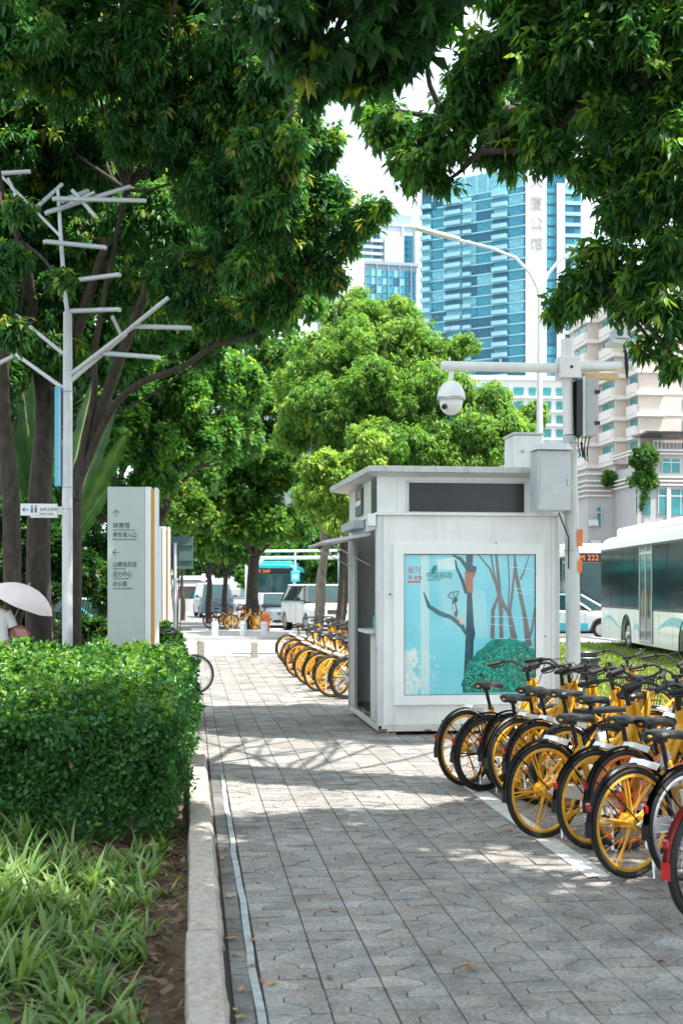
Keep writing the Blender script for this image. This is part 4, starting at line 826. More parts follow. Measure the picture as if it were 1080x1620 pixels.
def bicycle(name, label, loc, rz, group=None, lean=0, rim=None, frame=None, fender=None, tyre=None, body=None, spokes='mag', basket=True, saddle_h=0, rack=False, steer=0, wheelspin=0, guard=None):
    yv = rb.choice([M['yellow'], M['yellow'], M['yellow2'], M['yellow3']]); rim = rim or yv; frame = frame or yv; fender = fender or M['blackp']; tyre = tyre or M['black']
    t = thing(name, label, 'bicycle', loc, rz, group); t.rotation_euler = (lean, 0, rz)
    q = lambda f, key, m, par=t, loc=(0, 0, 0), rot=(0, 0, 0): place(bm(f, key, m), key, par, loc, rot)
    for x in (0, 1.03):
        w = q(f_rim, 'wheel', rim, t, (x, 0, BR), (0, wheelspin + x * 2, 0)); q(f_tyre, 'tyre', tyre, w); q(f_spokes if spokes == 'mag' else f_wire, 'spokes' if spokes == 'mag' else 'wire_spokes', rim, w); q(f_hub, 'hub', rim if spokes == 'mag' else ysilver, w)
    q(f_frame, 'frame', frame); q(f_fork, 'fork', frame); q(f_rfender, 'mudguard', fender); q(f_ffender, 'mudguard', fender)
    if body: q(f_whites, 'frame_cover', body)
    if guard: q(f_guard, 'chain_guard', guard)
    q(f_crank, 'crank', ysilver); q(f_pedal(-1), 'pedal', M['blackp']); q(f_pedal(1), 'pedal_' if False else 'pedal', M['blackp'], t, (-.10, .28, .30) if False else (0, 0, 0)) if False else place(bm(f_pedal(1), 'pedal_far', M['blackp']), 'pedal', t)
    p = place(bm(f_seatpost, 'seat_post', M['blackp']), 'seat_post', t, (0, 0, saddle_h)); s_ = q(f_saddle, 'saddle', M['satin'], t, (0, 0, saddle_h)); q(f_sadclip, 'saddle_clip', frame, s_)
    h = q(f_bars, 'handlebar', M['blackp'])
    for s in (-1, 1): place(bm(f_grip(s), 'grip%d' % s, M['black']), 'grip', h); place(bm(f_lever(s), 'brake_lever%d' % s, M['blackp']), 'brake_lever', h)
    q(f_bell, 'bell', M['blackp'], h); q(f_cables, 'cables', M['black'], h)
    h.location.z = -.045 + rb.uniform(-.015, .015)
    if steer: h.rotation_euler = (0, 0, steer); h.location = Vector((.75, 0, h.location.z)) - Matrix.Rotation(steer, 3, 'Z') @ Vector((.75, 0, 0))
    if frame in (M['yellow'], M['yellow2'], M['yellow3'], M['orange']): q(f_panel, 'head_panel', frame)
    if basket: q(f_basket, 'basket', M['blackp'])
    q(f_stand, 'kickstand', ysilver); (q(f_light, 'tail_light', M['redlens']) if rb.random() < .55 else None); q(f_flap, 'mud_flap', fender)
    if body: q(f_mech, 'lock_unit', body if not rack else M['blackp'])
    if rack:
        def f_rack(mb): mb.b2(-.28, .16, -.07, .07, .715, .745); [mb.tube([(-.0, s_ * .075, BR), (-.1, s_ * .07, .71)], .008, 6) for s_ in (-1, 1)]
        q(f_rack, 'rear_rack', M['blackp'])
    return t
BK = 'bicycles parked rear wheel first along the white line beside the kiosk'
wl = M['whiteclean']
rb = random.Random(4)
# the front row; label, px,py of the rear wheel's contact, heading (degrees from +X towards +Y), options
front = [
 ('yellow-rimmed shared bicycle parked closest to the kiosk, leaned behind a black-rimmed one', 738, 1243, 38, {}),
 ('bicycle with large black rims and black mag wheel, second from the kiosk', 764, 1252, 34, dict(rim=M['blackp'], basket=False, lean=.10)),
 ('yellow shared bicycle third from the kiosk, just right of the black-rimmed bicycle', 806, 1250, 36, {}),
 ('yellow shared bicycle fourth from the kiosk with white frame cover', 823, 1264, 38, {}),
 ('yellow shared bicycle fifth from the kiosk with thick black mudguard', 852, 1272, 33, {}),
 ('yellow shared bicycle half hidden behind the sixth one and set back in the row', 893, 1283, 36, {}),
 ('yellow shared bicycle standing proud on the white line with its whole rear wheel in view', 862, 1326, 33, dict(lean=-.03)),
 ('black bicycle with long rear rack and wire spokes parked deeper between yellow ones', 955, 1275, 30, dict(rim=M['blackp'], frame=M['blackp'], spokes='wire', rack=True, basket=False)),
 ('yellow shared bicycle with thin rear light, right of the one standing proud on the line', 938, 1343, 36, {}),
 ('shared bicycle with orange-red inner rims behind the nearest whole yellow wheel', 992, 1345, 34, dict(rim=M['orange'], frame=M['orange'])),
 ('nearest yellow shared bicycle whose whole rear wheel touches the end of the white line', 1000, 1389, 32, dict(lean=-.02)),
 ('bicycle with silver-white rims and red tail lamp at the right picture edge', 1083, 1392, 34, dict(rim=M['silver'], frame=M['blackp'], spokes='wire')),
 ('bicycle with glossy red mudguard, cut off nearest the camera at the right', 1122, 1462, 40, dict(rim=M['blackp'], frame=M['red'], fender=M['red'], spokes='wire', basket=False)),
]
for lab, px, py, hd, op in front:
    d = CAMH * FPX / (py - HZ); op = dict(op); op.setdefault('lean', rb.uniform(-.06, .05))
    if op.get('frame') is None and op.get('rim') is None: op['body'] = wl; op['guard'] = rb.choice([wl, M['blackp'], M['yellow']]); op.setdefault('basket', rb.random() < .35)
    elif op.get('rim') is M['orange']: op['body'] = wl
    bicycle('bicycle', lab, PG(px, d), R(hd - 8 + rb.uniform(-4, 4)), BK, steer=rb.choice([-1, 1]) * rb.uniform(.1, .65), wheelspin=rb.uniform(0, 6), saddle_h=rb.uniform(-.09, -.01), **op)
# second, deeper row facing back towards us
BK2 = 'bicycles parked in the deeper row beside the lawn'
deep = [
 ('yellow bicycle of the deeper row, farthest back beside the camera pole', 3.75, 12.3, 20, {}),
 ('yellow bicycle of the deeper row with a wire basket, middle of the row', 3.75, 10.9, 24, {}),
 ('yellow bicycle of the deeper row with its bars turned towards the lawn', 3.85, 10.2, 30, dict(steer=.6)),
 ('yellow bicycle of the deeper row with black wire basket at the right picture edge', 3.70, 9.5, 35, {}),
 ('blue-framed bicycle of the deeper row tucked among yellow ones', 3.55, 8.9, 26, dict(rim=M['blackp'], frame=M['blue'], spokes='wire')),
 ('yellow bicycle of the deeper row nearest the camera', 3.5, 8.3, 32, {}),
]
for lab, x, y, hd, op in deep:
    op = dict(op); s = op.pop('steer', rb.uniform(-.4, .4))
    if 'frame' not in op: op['body'] = wl; op.setdefault('basket', 'basket' in lab)
    bicycle('bicycle', lab, (x - .05, y, 0), R(hd - 6), BK2, lean=rb.uniform(-.07, .07), steer=s, wheelspin=rb.uniform(0, 6), **op)
# the row beyond the kiosk
BK3 = 'bicycles parked beyond the kiosk on the left of its wall'
nth = ['', 'second', 'third', 'fourth', 'fifth', 'sixth', 'seventh', 'eighth', 'ninth', 'tenth', 'eleventh']
yy = [18.6, 18.95, 20.0, 20.5, 21.4, 22.1, 23.2, 24.4, 25.2, 26.4, 27.4]; xx = [2.28, 2.12, 2.02, 2.25, 2.0, 2.25, 1.98, 2.2, 2.05, 2.25, 2.1]
for k, (y, x) in enumerate(zip(yy, xx)):
    lab = 'black-rimmed bicycle nearest the kiosk rear corner in the row beyond it' if k == 0 else 'yellow shared bicycle in the row beyond the kiosk, %s from its rear corner' % nth[k] if k < 10 else 'last yellow shared bicycle of the row beyond the kiosk, next to the crossing'
    op = dict(rim=M['blackp'], frame=M['blackp'], spokes='wire', basket=False) if k == 0 else dict(body=wl, basket=k % 3 == 0)
    bicycle('bicycle', lab, (x, y, 0), R(22 + rb.uniform(-6, 6)), BK3, lean=rb.uniform(-.06, .06), steer=rb.uniform(-.4, .4), wheelspin=rb.uniform(0, 6), **op)
for k, (x, y) in enumerate([(3.1, 19.2), (3.2, 20.6), (3.15, 22.0), (3.3, 23.6), (3.2, 25.3)]):
    bicycle('bicycle', 'yellow shared bicycle in the second row behind the kiosk, %s' % ['just behind its rear wall', 'second from its rear wall', 'third, at mid row', 'fourth, past mid row', 'farthest, near the street tree'][k], (x, y, 0), R(20), 'bicycles of the second row behind the kiosk', lean=rb.uniform(-.05, .05), steer=rb.uniform(-.5, .5), body=wl)
# far ones by the crossing and the one leaning out behind the hedge
BK4 = 'bicycles parked at the far side of the crossing'
for lab, px, d, hd, op in [('red-framed bicycle with thin wheels, leftmost of the group across the crossing', 332, 54, 20, dict(rim=M['red'], frame=M['red'], spokes='wire', basket=False)),
    ('yellow shared bicycle beside the red one across the crossing', 352, 52.5, 60, {}), ('yellow shared bicycle standing broadside across the crossing', 366, 51.5, 10, {}),
    ('yellow shared bicycle left of the street tree trunk across the crossing', 384, 53, 75, {}), ('yellow shared bicycle right of the street tree trunk across the crossing', 402, 52, 70, {}), ('orange shared bicycle seen end-on behind the bollards', 390, 55, 100, dict(rim=M['orange'], frame=M['orange']))]:
    op = dict(op)
    if 'frame' not in op: op['body'] = wl
    p = PG(px, d); p.z = -.06 if p.y > 48 else .03; bicycle('bicycle', lab, p, R(hd), BK4, **op)
hb = PG(298, 19.4); bicycle('bicycle', 'black bicycle mostly hidden behind the hedge with one wheel showing past it', hb - Vector((.94, .0, 0)), R(6), None, rim=M['silver'], frame=M['blackp'], spokes='wire', basket=False, tyre=M['black'])

# ================================================================== BOLLARDS, STONE POSTS, FALLEN LEAVES
def bollard(name, label, px, d, z, r, h, m, cap=None, square=False, group=None):
    o_ = PG(px, d, z); t = thing(name, label, 'bollard' if not square else 'stone post', o_, 0, group); mb = MB()
    if square: mb.b2(-r, r, -r, r, -.05, h); mb.build('shaft', m, t, bevel=.012); mb = MB(); mb.b2(-r * .8, r * .8, -r * .8, r * .8, h + .001, h + .02); mb.build('cap', m, t, bevel=.008)
    else:
        mb.tube([(0, 0, -.05), (0, 0, h - .03), (0, 0, h)], [r, r, r * .85], 16); mb.build('shaft', m, t); mb = MB(); mb.ring((0, 0, h * .82), r + .001, .010, 'z', 20, 6); mb.build('band', cap or M['steel'], t)
    return t
for k, px in enumerate([340, 385, 418]):
    bollard('bollard', ['pale round bollard leftmost of three on the crossing island', 'pale round bollard in the middle of three on the crossing island', 'pale round bollard rightmost of three, below the red hydrant'][k], px, 41.9, .03, .11, .50, M['lgrey'], group='round bollards on the crossing island')
bollard('stone_post', 'square stone post in the middle of the path at the crossing', 402.5, 30.0, 0, .08, .36, M['granite'], square=True)
bollard('stone_post', 'square stone post at the left of the path with a dark bicycle bar before it', 317.5, 29.0, 0, .09, .42, M['granite'], square=True)
o_ = PG(421, 47, .03); t = thing('red_barrel', 'small red hydrant behind the rightmost round bollard', 'hydrant', o_); t.name = 'hydrant'
mb = MB(); mb.tube([(0, 0, 0), (0, 0, .5), (0, 0, .62), (0, 0, .72)], [.13, .13, .15, .04], 16); mb.build('barrel', M['orange'], t); mb = MB(); mb.cyl((-.2, 0, .45), (.2, 0, .45), .05, n=10); mb.build('outlet', M['red'], t)
lm = [mat('dry_leaf', c, .7, var=.25, vscale=50) for c in ((.50, .24, .05), (.40, .16, .05), (.46, .36, .10), (.22, .13, .06))]
def leaf_mesh(m, l):
    mb = MB(); a = rnd.uniform(.12, .3); mb.add([(-l, 0, .002), (-l * .3, -l * .38, .006 + a * l * .4), (l * .5, -l * .3, .004 + a * l * .5), (l, 0, .006 + a * l), (l * .5, l * .3, .004 + a * l * .5), (-l * .3, l * .38, .006 + a * l * .4), (0, 0, .002)], [(0, 1, 6), (1, 2, 6), (2, 3, 6), (3, 4, 6), (4, 5, 6), (5, 0, 6)]); return mb.mesh('fallen_leaf', m, 60)
lms = [leaf_mesh(lm[k % 4], rnd.uniform(.022, .036)) for k in range(12)]
spots = [(352, 1359), (358, 1382), (371, 1391), (368, 1458), (366, 1487), (400, 1489), (375, 1513), (398, 1530), (381, 1568), (415, 1555), (380, 1612), (520, 1549), (530, 1443), (524, 1277), (751, 1341), (812, 1308), (806, 1314), (766, 1285), (600, 1260), (744, 1535), (741, 1528), (640, 1360), (372, 1600), (357, 1345), (362, 1420), (1045, 1522), (598, 1565), (483, 1546), (430, 1558), (452, 1113), (470, 1090)]
for k, (px, py) in enumerate(spots):
    d = CAMH * FPX / (py - HZ); p = PG(px, d, .003); o = place(lms[k % 12], 'fallen_leaf', None, p, (rnd.uniform(-.1, .1), rnd.uniform(-.1, .1), rnd.uniform(0, 6.3)))
    tag(o, 'small dry brown and yellow leaf lying on the grey pavers', 'fallen leaf', 'dry leaves scattered over the pavement')

# ================================================================== PERSON UNDER THE UMBRELLA
pdp = 17.9
pe = thing('person', 'person in a white top and tan trousers walking under the pale umbrella', 'person', PG(-6, pdp)); po = PG(-6, pdp)
me = bpy.data.meshes.new('body')
J = dict(pel=(0, 0, .88), sp=(0, .01, 1.05), ch=(0, 0, 1.22), nk=(0, -.01, 1.36), hd=(0, .0, 1.42), top=(0, .01, 1.56), ls=(-.16, 0, 1.30), le=(-.23, .02, 1.06), lw=(-.20, .20, .92), rs=(.16, 0, 1.30), re=(.24, .04, 1.08), rw=(.22, .22, 1.16),
         lh=(-.09, 0, .84), lk=(-.10, .10, .46), la=(-.09, .0, .07), lt=(-.09, .17, .03), rh=(.09, 0, .84), rk=(.10, -.02, .46), ra=(.09, -.22, .10), rt=(.09, -.08, .03))
rad = dict(pel=.135, sp=.115, ch=.13, nk=.05, hd=.075, top=.07, ls=.062, le=.042, lw=.026, rs=.062, re=.042, rw=.026, lh=.095, lk=.058, la=.038, lt=.035, rh=.095, rk=.058, ra=.038, rt=.035)
ks = list(J); E = [('pel', 'sp'), ('sp', 'ch'), ('ch', 'nk'), ('nk', 'hd'), ('hd', 'top'), ('ch', 'ls'), ('ls', 'le'), ('le', 'lw'), ('ch', 'rs'), ('rs', 're'), ('re', 'rw'), ('pel', 'lh'), ('lh', 'lk'), ('lk', 'la'), ('la', 'lt'), ('pel', 'rh'), ('rh', 'rk'), ('rk', 'ra'), ('ra', 'rt')]
me.from_pydata([J[k] for k in ks], [(ks.index(a), ks.index(b)) for a, b in E], []); bo = place(me, 'body', pe)
md = bo.modifiers.new('skin', 'SKIN')
for k, v in zip(ks, me.skin_vertices[0].data): v.radius = (rad[k], rad[k] * (.72 if k in ('pel', 'sp', 'ch') else 1)); v.use_root = k == 'pel'
ms = bo.modifiers.new('sub', 'SUBSURF'); ms.levels = 2; ms.render_levels = 2; md.use_smooth_shade = True; me.materials.append(M['skin'])
mb = MB(); mb.loft([[(w * math.cos(a), t_ * math.sin(a), z) for a in [2 * PI * k / 20 for k in range(20)]] for z, w, t_ in ((.86, .185, .135), (.98, .175, .125), (1.10, .165, .12), (1.22, .18, .125), (1.32, .17, .10), (1.37, .07, .065))], caps=False)
for s in (-1, 1): mb.tube([(s * .13, 0, 1.30), (s * .19, .01, 1.20), (s * .23, .02, 1.10)], [.085, .078, .07], 14, caps=False)
mb.build('shirt', M['cloth_w'], pe, smooth=80)
mb = MB()
for s, kn, an in ((-1, .10, 0), (1, -.02, -.22)): mb.tube([(s * .085, 0, .90), (s * .10, kn * .6, .66), (s * .10, kn, .46), (s * .095, an, .13)], [.115, .09, .072, .062], 16, caps=False)
mb.build('trousers', M['cloth_b'], pe, smooth=80)
mb = MB(); mb.sphere((0, -.005, 1.50), .105, 18, 12, sc=(.92, 1.02, 1.15)); mb.tube([(0, -.06, 1.50), (0, -.10, 1.40), (0, -.10, 1.28)], [.07, .06, .03], 10); mb.build('hair', M['hair'], pe, smooth=80)
mb = MB(); mb.sphere((0, .045, 1.475), .082, 18, 12, sc=(.9, .95, 1.2)); mb.sphere((0, .128, 1.465), .014, 8, 6, sc=(.8, 1, 1.3)); mb.sphere((.088, .02, 1.47), .02, 8, 6, sc=(.4, .8, 1.3)); mb.sphere((-.088, .02, 1.47), .02, 8, 6, sc=(.4, .8, 1.3)); hd_ = mb.build('face', M['skin'], pe, smooth=80)
mb = MB(); [mb.sphere((s * .03, .119, 1.485), .009, 8, 6) for s in (-1, 1)]; mb.build('eye', M['blackp'], hd_)
mb = MB(); mb.box((0, .12, 1.425), (.04, .01, .008)); mb.build('mouth', M['redlens'], hd_)
for s, w in ((-1, Vector((-.20, .20, .92))), (1, Vector((.22, .22, 1.16)))):
    mb = MB(); up = Vector((0, .3, 1)).normalized() if s > 0 else Vector((0, .4, -.9)); mb.sphere(w + up * .035, .036, 12, 8, sc=(.6, 1, 1.2))
    for k in range(4): b_ = w + up * .06 + Vector((0, (k - 1.5) * .018, 0)); mb.tube([b_, b_ + up * .035 + Vector((-s * .012, 0, 0)), b_ + up * .03 + Vector((-s * .035, 0, 0)), b_ + up * .005 + Vector((-s * .038, 0, 0))], [.009, .0085, .008, .006], 6)
    mb.tube([w + up * .02 + Vector((0, .03, 0)), w + up * .045 + Vector((-s * .02, .04, 0)), w + up * .055 + Vector((-s * .035, .02, 0))], [.011, .010, .008], 6); mb.build('hand', M['skin'], pe, smooth=80)
# shoulder bag, carried
bg_ = thing('shoulder_bag', 'brown leather shoulder bag with pink flap hanging at the person\'s side', 'bag', po + Vector((.32, .02, 1.0)))
mb = MB(); mb.loft([[(-.14, -.05, -.15), (.12, -.05, -.13), (.12, .05, -.13), (-.14, .05, -.15)], [(-.12, -.06, .02), (.16, -.06, .0), (.16, .06, .0), (-.12, .06, .02)], [(-.09, -.03, .12), (.05, -.03, .12), (.05, .03, .12), (-.09, .03, .12)]]); mb.build('pouch', M['leather'], bg_, bevel=.02)
mb = MB(); mb.loft([[(-.02, -.07, -.03), (.14, -.07, -.06), (.14, -.062, -.06), (-.02, -.062, -.03)], [(-.06, -.066, .08), (.10, -.066, .06), (.10, -.058, .06), (-.06, -.058, .08)]]); mb.build('flap', mat('pink_leather', (.45, .22, .18), .5), bg_)
mb = MB(); mb.tube([(-.08, 0, .10), (-.14, 0, .20), (-.16, 0, .28), (-.10, .0, .32)], .01, 6); mb.build('strap', M['leather'], bg_)
# umbrella, tilted towards us
ub = thing('umbrella', 'pale pink-white open umbrella held over the person at the left edge', 'umbrella', po + Vector((.215, .225, 1.19))); ub.rotation_euler = (.12, .42, 0); ub.scale = (.86, .86, .86)
UR = .56; mb = MB(); n = 8; rings = []
for i in range(7):
    t = i / 6; ring_ = []
    for k in range(48):
        a = 2 * PI * k / 48; sc_ = 1 - .055 * t * abs(math.sin(n / 2 * a)); ring_.append((UR * math.sin(t * 1.25) / math.sin(1.25) * sc_ * math.cos(a), UR * math.sin(t * 1.25) / math.sin(1.25) * sc_ * math.sin(a), .62 - .30 * (1 - math.cos(t * 1.25)) / (1 - math.cos(1.25)) - (0 if t < 1 else .0)))
    rings.append(ring_)
mb.loft(rings, caps=False); cp = mb.build('canopy', M['umb'], ub, smooth=50)
mb = MB(); mb.tube([(0, 0, -.10), (0, 0, .68)], .007, 8); mb.build('shaft', M['lgrey'], ub)
mb = MB(); mb.tube([(0, 0, -.14), (0, 0, -.02)], .014, 10); mb.build('handle', M['cream'], ub)
for k in range(8):
    a = 2 * PI * k / 8; mb = MB(); mb.tube([(.01 * math.cos(a), .01 * math.sin(a), .612), (.30 * math.cos(a), .30 * math.sin(a), .545), (.55 * math.cos(a), .55 * math.sin(a), .315)], .003, 5); mb.build('rib', M['steel'], cp)
# granite block behind
mb = MB(); mb.b2(-.14, .16, -.2, .2, -.05, .0); mb.b2(-.13, .15, -.19, .19, .0, 1.12)
t = thing('stone_pedestal', 'low grey granite pedestal behind the brown bag at the left', 'pedestal', PG(61, 20.5)); mb.build('block', M['concrete'], t, bevel=.01)
mb = MB(); mb.b2(-.17, .19, -.23, .23, 1.122, 1.17); mb.build('coping', M['concrete'], t, bevel=.01)
# ================================================================== CARS (local: +X forward, centre on the ground)
def arch(x, xw, r, sill):
    q = r * r - (x - xw) ** 2; return max(sill, .0 + math.sqrt(q) + .33) if q > 0 else sill
def car(name, label, cat, loc, rz, L_=4.6, Wd=1.85, H=1.5, hood=.92, belt=.98, paint=None, accent=None, kind='sedan', lower=None, roofm=None, plate=None, sill=.26, wr=.33, group=None, grille='bars', win=None):
    paint = paint or M['whiteclean']; t = thing(name, label, cat, loc, rz, group); h = L_ / 2; win = win or M['screen']
    xf, xr = h - .85, -h + .85
    def ztop(x):
        u = (h - x) / L_
        if kind == 'van': return belt - .02 * (u < .1)
        nose = hood * (.80 + .20 * min(1, (u / .22)) ** .6) if u < .30 else belt
        if u > .80 and kind == 'sedan': nose = belt - (u - .80) * .25
        if u > .96: nose -= (u - .96) * 3
        return nose
    def hw(x):
        a = abs(x) / h; return Wd / 2 * (1 - .16 * max(0, (a - .80) / .20) ** 2.2)
    rings = []
    for i in range(61):
        x = -h + L_ * i / 60; zs = max(arch(x, xf, wr + .05, sill), arch(x, xr, wr + .05, sill)) if True else sill; w = hw(x); zt = ztop(x); e = .0
        zs = min(zs, zt - .14); mz = max(zs + .05, .58)
        if i in (0, 60): w *= .97
        rings.append([(x, -w * .88, zs), (x, -w, zs + .03), (x, -w * 1.0, mz), (x, -w * .985, zt - .10), (x, -w * .90, zt - .01), (x, -w * .5, zt + .018), (x, w * .5, zt + .018), (x, w * .90, zt - .01), (x, w * .985, zt - .10), (x, w, mz), (x, w, zs + .03), (x, w * .88, zs)])
    mb = MB(); mb.loft(rings); mb.build('body', paint, t, smooth=30)
    # cabin
    if kind == 'suv': cab = (-h + .12, -h + .50, h - 1.75, h - 1.12)
    elif kind == 'van': cab = (-h + .06, -h + .2, h - .95, h - .28)
    elif kind == 'hatch': cab = (-h + .2, -h + .75, h - 1.95, h - 1.1)
    else: cab = (-h + .55, -h + 1.25, h - 2.15, h - 1.25)
    wb, wt = Wd / 2 * .93, Wd / 2 * .76; x0, x1, x2, x3 = cab; zb, zt = belt - .01, H - .05
    gl = MB(); gl.loft([[(x0, -wb, zb), (x3, -wb, zb), (x3, wb, zb), (x0, wb, zb)], [(x1, -wt, zt), (x2, -wt, zt), (x2, wt, zt), (x1, wt, zt)]]); 
    gl = gl.build('cabin_shell', M['dark'], t, smooth=0)
    def lerp(a, b, k): return a + (b - a) * k
    def quad(name, pts, m, parent=t): mb = MB(); mb.add(pts, [(0, 1, 2, 3)]); o = mb.build(name, m, parent, smooth=0); sd = o.modifiers.new('s', 'SOLIDIFY'); sd.thickness = .012; sd.offset = 1; return o
    def cp(fx, fy, fz, off=0):  # cabin point: fx 0..1 rear-front, fy -1..1, fz 0..1
        return (lerp(lerp(x0, x3, fx), lerp(x1, x2, fx), fz), fy * (lerp(wb, wt, fz) + off), lerp(zb, zt, fz))
    # windscreen and rear window proud of the shell
    o = MB(); a = .008
    def off(p, dx, dy=0): return (p[0] + dx, p[1] + dy, p[2])
    o.add([off(cp(1, -.90, .04), a), off(cp(1, .90, .04), a), off(cp(1, .86, .95), a), off(cp(1, -.86, .95), a)], [(0, 1, 2, 3)]); o.build('windscreen', win, t, smooth=0)
    o = MB(); o.add([off(cp(0, -.88, .08), -a), off(cp(0, -.84, .92), -a), off(cp(0, .84, .92), -a), off(cp(0, .88, .08), -a)], [(0, 1, 2, 3)]); o.build('rear_window', win, t, smooth=0)
    nw = 3 if kind in ('suv', 'van') else 2
    for s in (-1, 1):
        for k in range(nw):
            f0, f1 = .06 + k * .88 / nw + .015, .06 + (k + 1) * .88 / nw - .015
            o = MB(); pts = [off(cp(f0, s, .06), 0, s * a), off(cp(f1, s, .06), 0, s * a), off(cp(f1 - .01, s, .92), 0, s * a), off(cp(f0 + .01, s, .92), 0, s * a)]
            o.add(pts if s < 0 else pts[::-1], [(0, 1, 2, 3)]); o.build('side_window', win, t, smooth=0)
        for f in (0, 1): mb = MB(); mb.tube([cp(f, s * .99, 0), cp(f, s * .99, 1)], .032, 8); mb.build('pillar', paint if kind != 'suv' else M['blackp'], t)
    rm = roofm or paint; mb = MB(); mb.loft([[(x1 - .03, -wt - .02, zt), (x2 + .03, -wt - .02, zt), (x2 + .03, wt + .02, zt), (x1 - .03, wt + .02, zt)], [(x1 + .02, -wt * .9, H - .012), (x2 - .06, -wt * .9, H - .012), (x2 - .06, wt * .9, H - .012), (x1 + .02, wt * .9, H - .012)]]); mb.build('roof', rm, t, bevel=.01)
    if lower: mb = MB(); [mb.b2(-h + 1.3, h - 1.3, s * Wd / 2 - .01 + .0, s * Wd / 2 + .006, sill + .02, sill + .28) for s in (-1, 1)]; mb.build('side_stripe', lower, t)
    for x in (xf, xr):
        for s in (-1, 1):
            y = s * (Wd / 2 - .115); w = MB(); w.ring((x, y, wr), wr - .09, .09, 'y', 32, 8, ell=1.1); tw = w.build('tyre', M['black'], t)
            w = MB(); w.cyl((x, y + s * .06, wr), (x, y + s * .075, wr), wr - .15, n=24); [w.box((x + .1 * math.cos(a), y + s * .088, wr + .1 * math.sin(a)), (.17, .02, .03), rot=Matrix.Rotation(-a, 3, 'Y')) for a in [k * 2 * PI / 5 for k in range(5)]]; w.ring((x, y + s * .065, wr), wr - .13, .018, 'y', 28, 6); w.build('rim', M['silver'], tw)
            w = MB(); w.cyl((x, s * (Wd / 2 - .25), wr), (x, s * (Wd / 2 - .235), wr), wr + .045, n=24); w.build('wheel_well', M['blackp'], t)
    # face
    for s in (-1, 1):
        yl = s * (Wd / 2 * .70); xx_ = h - .04; zl = hood * .78
        w = MB(); w.sphere((h - .075, yl, zl), .12, 14, 8, sc=(.55, 1.55, .62)); hl = w.build('headlight', M['lamp'], t); w = MB(); w.cyl((h - .012, yl, zl), (h + .0, yl, zl), .035, n=12); w.build('bulb', M['chrome'], hl)
        w = MB(); w.box((-h + .03, yl, belt - .16), (.06, .30, .14)); w.build('tail_light', M['redlens'], t, bevel=.01)
        w = MB(); w.tube([(x3 - .42, s * Wd * .46, belt + .02), (x3 - .40, s * (Wd / 2 + .07), belt + .07)], .02, 6); w.box((x3 - .40, s * (Wd / 2 + .12), belt + .09), (.09, .2, .14)); w.build('side_mirror', M['blackp'] if kind == 'suv' else paint, t, bevel=.015)
        w = MB(); [w.b2(xd, xd + .10, s * Wd / 2 - .005, s * (Wd / 2 + .012), belt - .16, belt - .13) for xd in (x3 - 1.15, x3 - 2.0)]; w.build('door_handle', M['chrome'], t)
        w = MB(); w.box((h - .035, s * Wd * .36, .33), (.05, .24, .12)); w.build('fog_light', M['blackp'], t, bevel=.01)
    w = MB(); w.b2(h - .03, h + .012, -Wd * .19, Wd * .19, hood * .66, hood * .80); g = w.build('grille', M['blackp'], t, bevel=.01)
    w = MB(); [w.b2(h + .013, h + .02, -Wd * .18, Wd * .18, hood * .66 + .025 + k * .035, hood * .66 + .037 + k * .035) for k in range(3)]; w.build('grille_bar', M['chrome'], g)
    w = MB(); w.b2(h - .06, h + .02, -Wd * .30, Wd * .30, .24, .36); w.build('air_intake', M['blackp'], t, bevel=.015)
    w = MB(); w.b2(h - .06, h + .03, -Wd * .44, Wd * .44, .20, .235); w.build('bumper_lip', M['lgrey'], t, bevel=.008)
    if plate is not None:
        w = MB(); w.b2(h + .02, h + .03, -.23, .23, .42, .57); w.build('licence_plate', plate, t)
    for s in (-1, 1):
        w = MB(); [w.tube([(xd, s * (Wd / 2 + .001), sill + .08), (xd, s * (Wd / 2 + .001), .6), (xd, s * (Wd / 2 * .985 + .004), belt - .12)], .0045, 4) for xd in (x3 - .15, x3 - 1.15, x3 - 2.1)]; w.build('door_seam', M['blackp'], t, smooth=0)
    return t
def head(px, d, z, face_px): # heading so that the nose points towards the camera, turned by face_px degrees
    return PG(px, d, z)
car('suv', 'white boxy SUV facing the camera between the two street tree trunks', 'car', PG(505, 49.3, -.06), R(-80), 4.95, 2.02, 1.86, 1.12, 1.20, paint=M['whiteclean'], kind='suv', plate=M['blue'], wr=.39, sill=.34, roofm=M['whiteclean'])
car('sedan', 'silver-white sedan half behind the white SUV and the bicycles', 'car', PG(440, 55.5, -.06), R(-86), 4.7, 1.84, 1.5, .86, .95, paint=mat('pale_silver_paint', (.60, .64, .65), .25, coat=.7, metal=.2), kind='sedan', plate=M['blue'])
car('van', 'dark blue van with pale windscreen parked far left across the road', 'van', PG(337, 74, -.06), R(-85), 4.9, 1.95, 1.98, 1.1, 1.15, paint=mat('slate_blue_paint', (.05, .09, .13), .3, coat=.5), kind='van', roofm=M['whiteclean'])
car('sedan', 'white car cut off by the kiosk beside the boxy SUV', 'car', PG(572, 51.5, -.06), R(-84), 4.7, 1.84, 1.52, .88, .97, paint=M['whiteclean'], kind='sedan', plate=M['blue'])
car('taxi', 'white and turquoise taxi seen side-on behind the camera pole and the bus', 'taxi', PG(901, 44.5, -.10), R(-38), 4.6, 1.8, 1.55, .92, 1.0, paint=M['whiteclean'], kind='sedan', roofm=M['cyan'], lower=M['cyan'])
car('hatchback', 'bright turquoise small car glimpsed through the shrubs left of the totem', 'car', PG(128, 33, -.10), R(-30), 4.1, 1.7, 1.5, .95, .98, paint=M['cyan'], kind='hatch', roofm=M['whiteclean'])
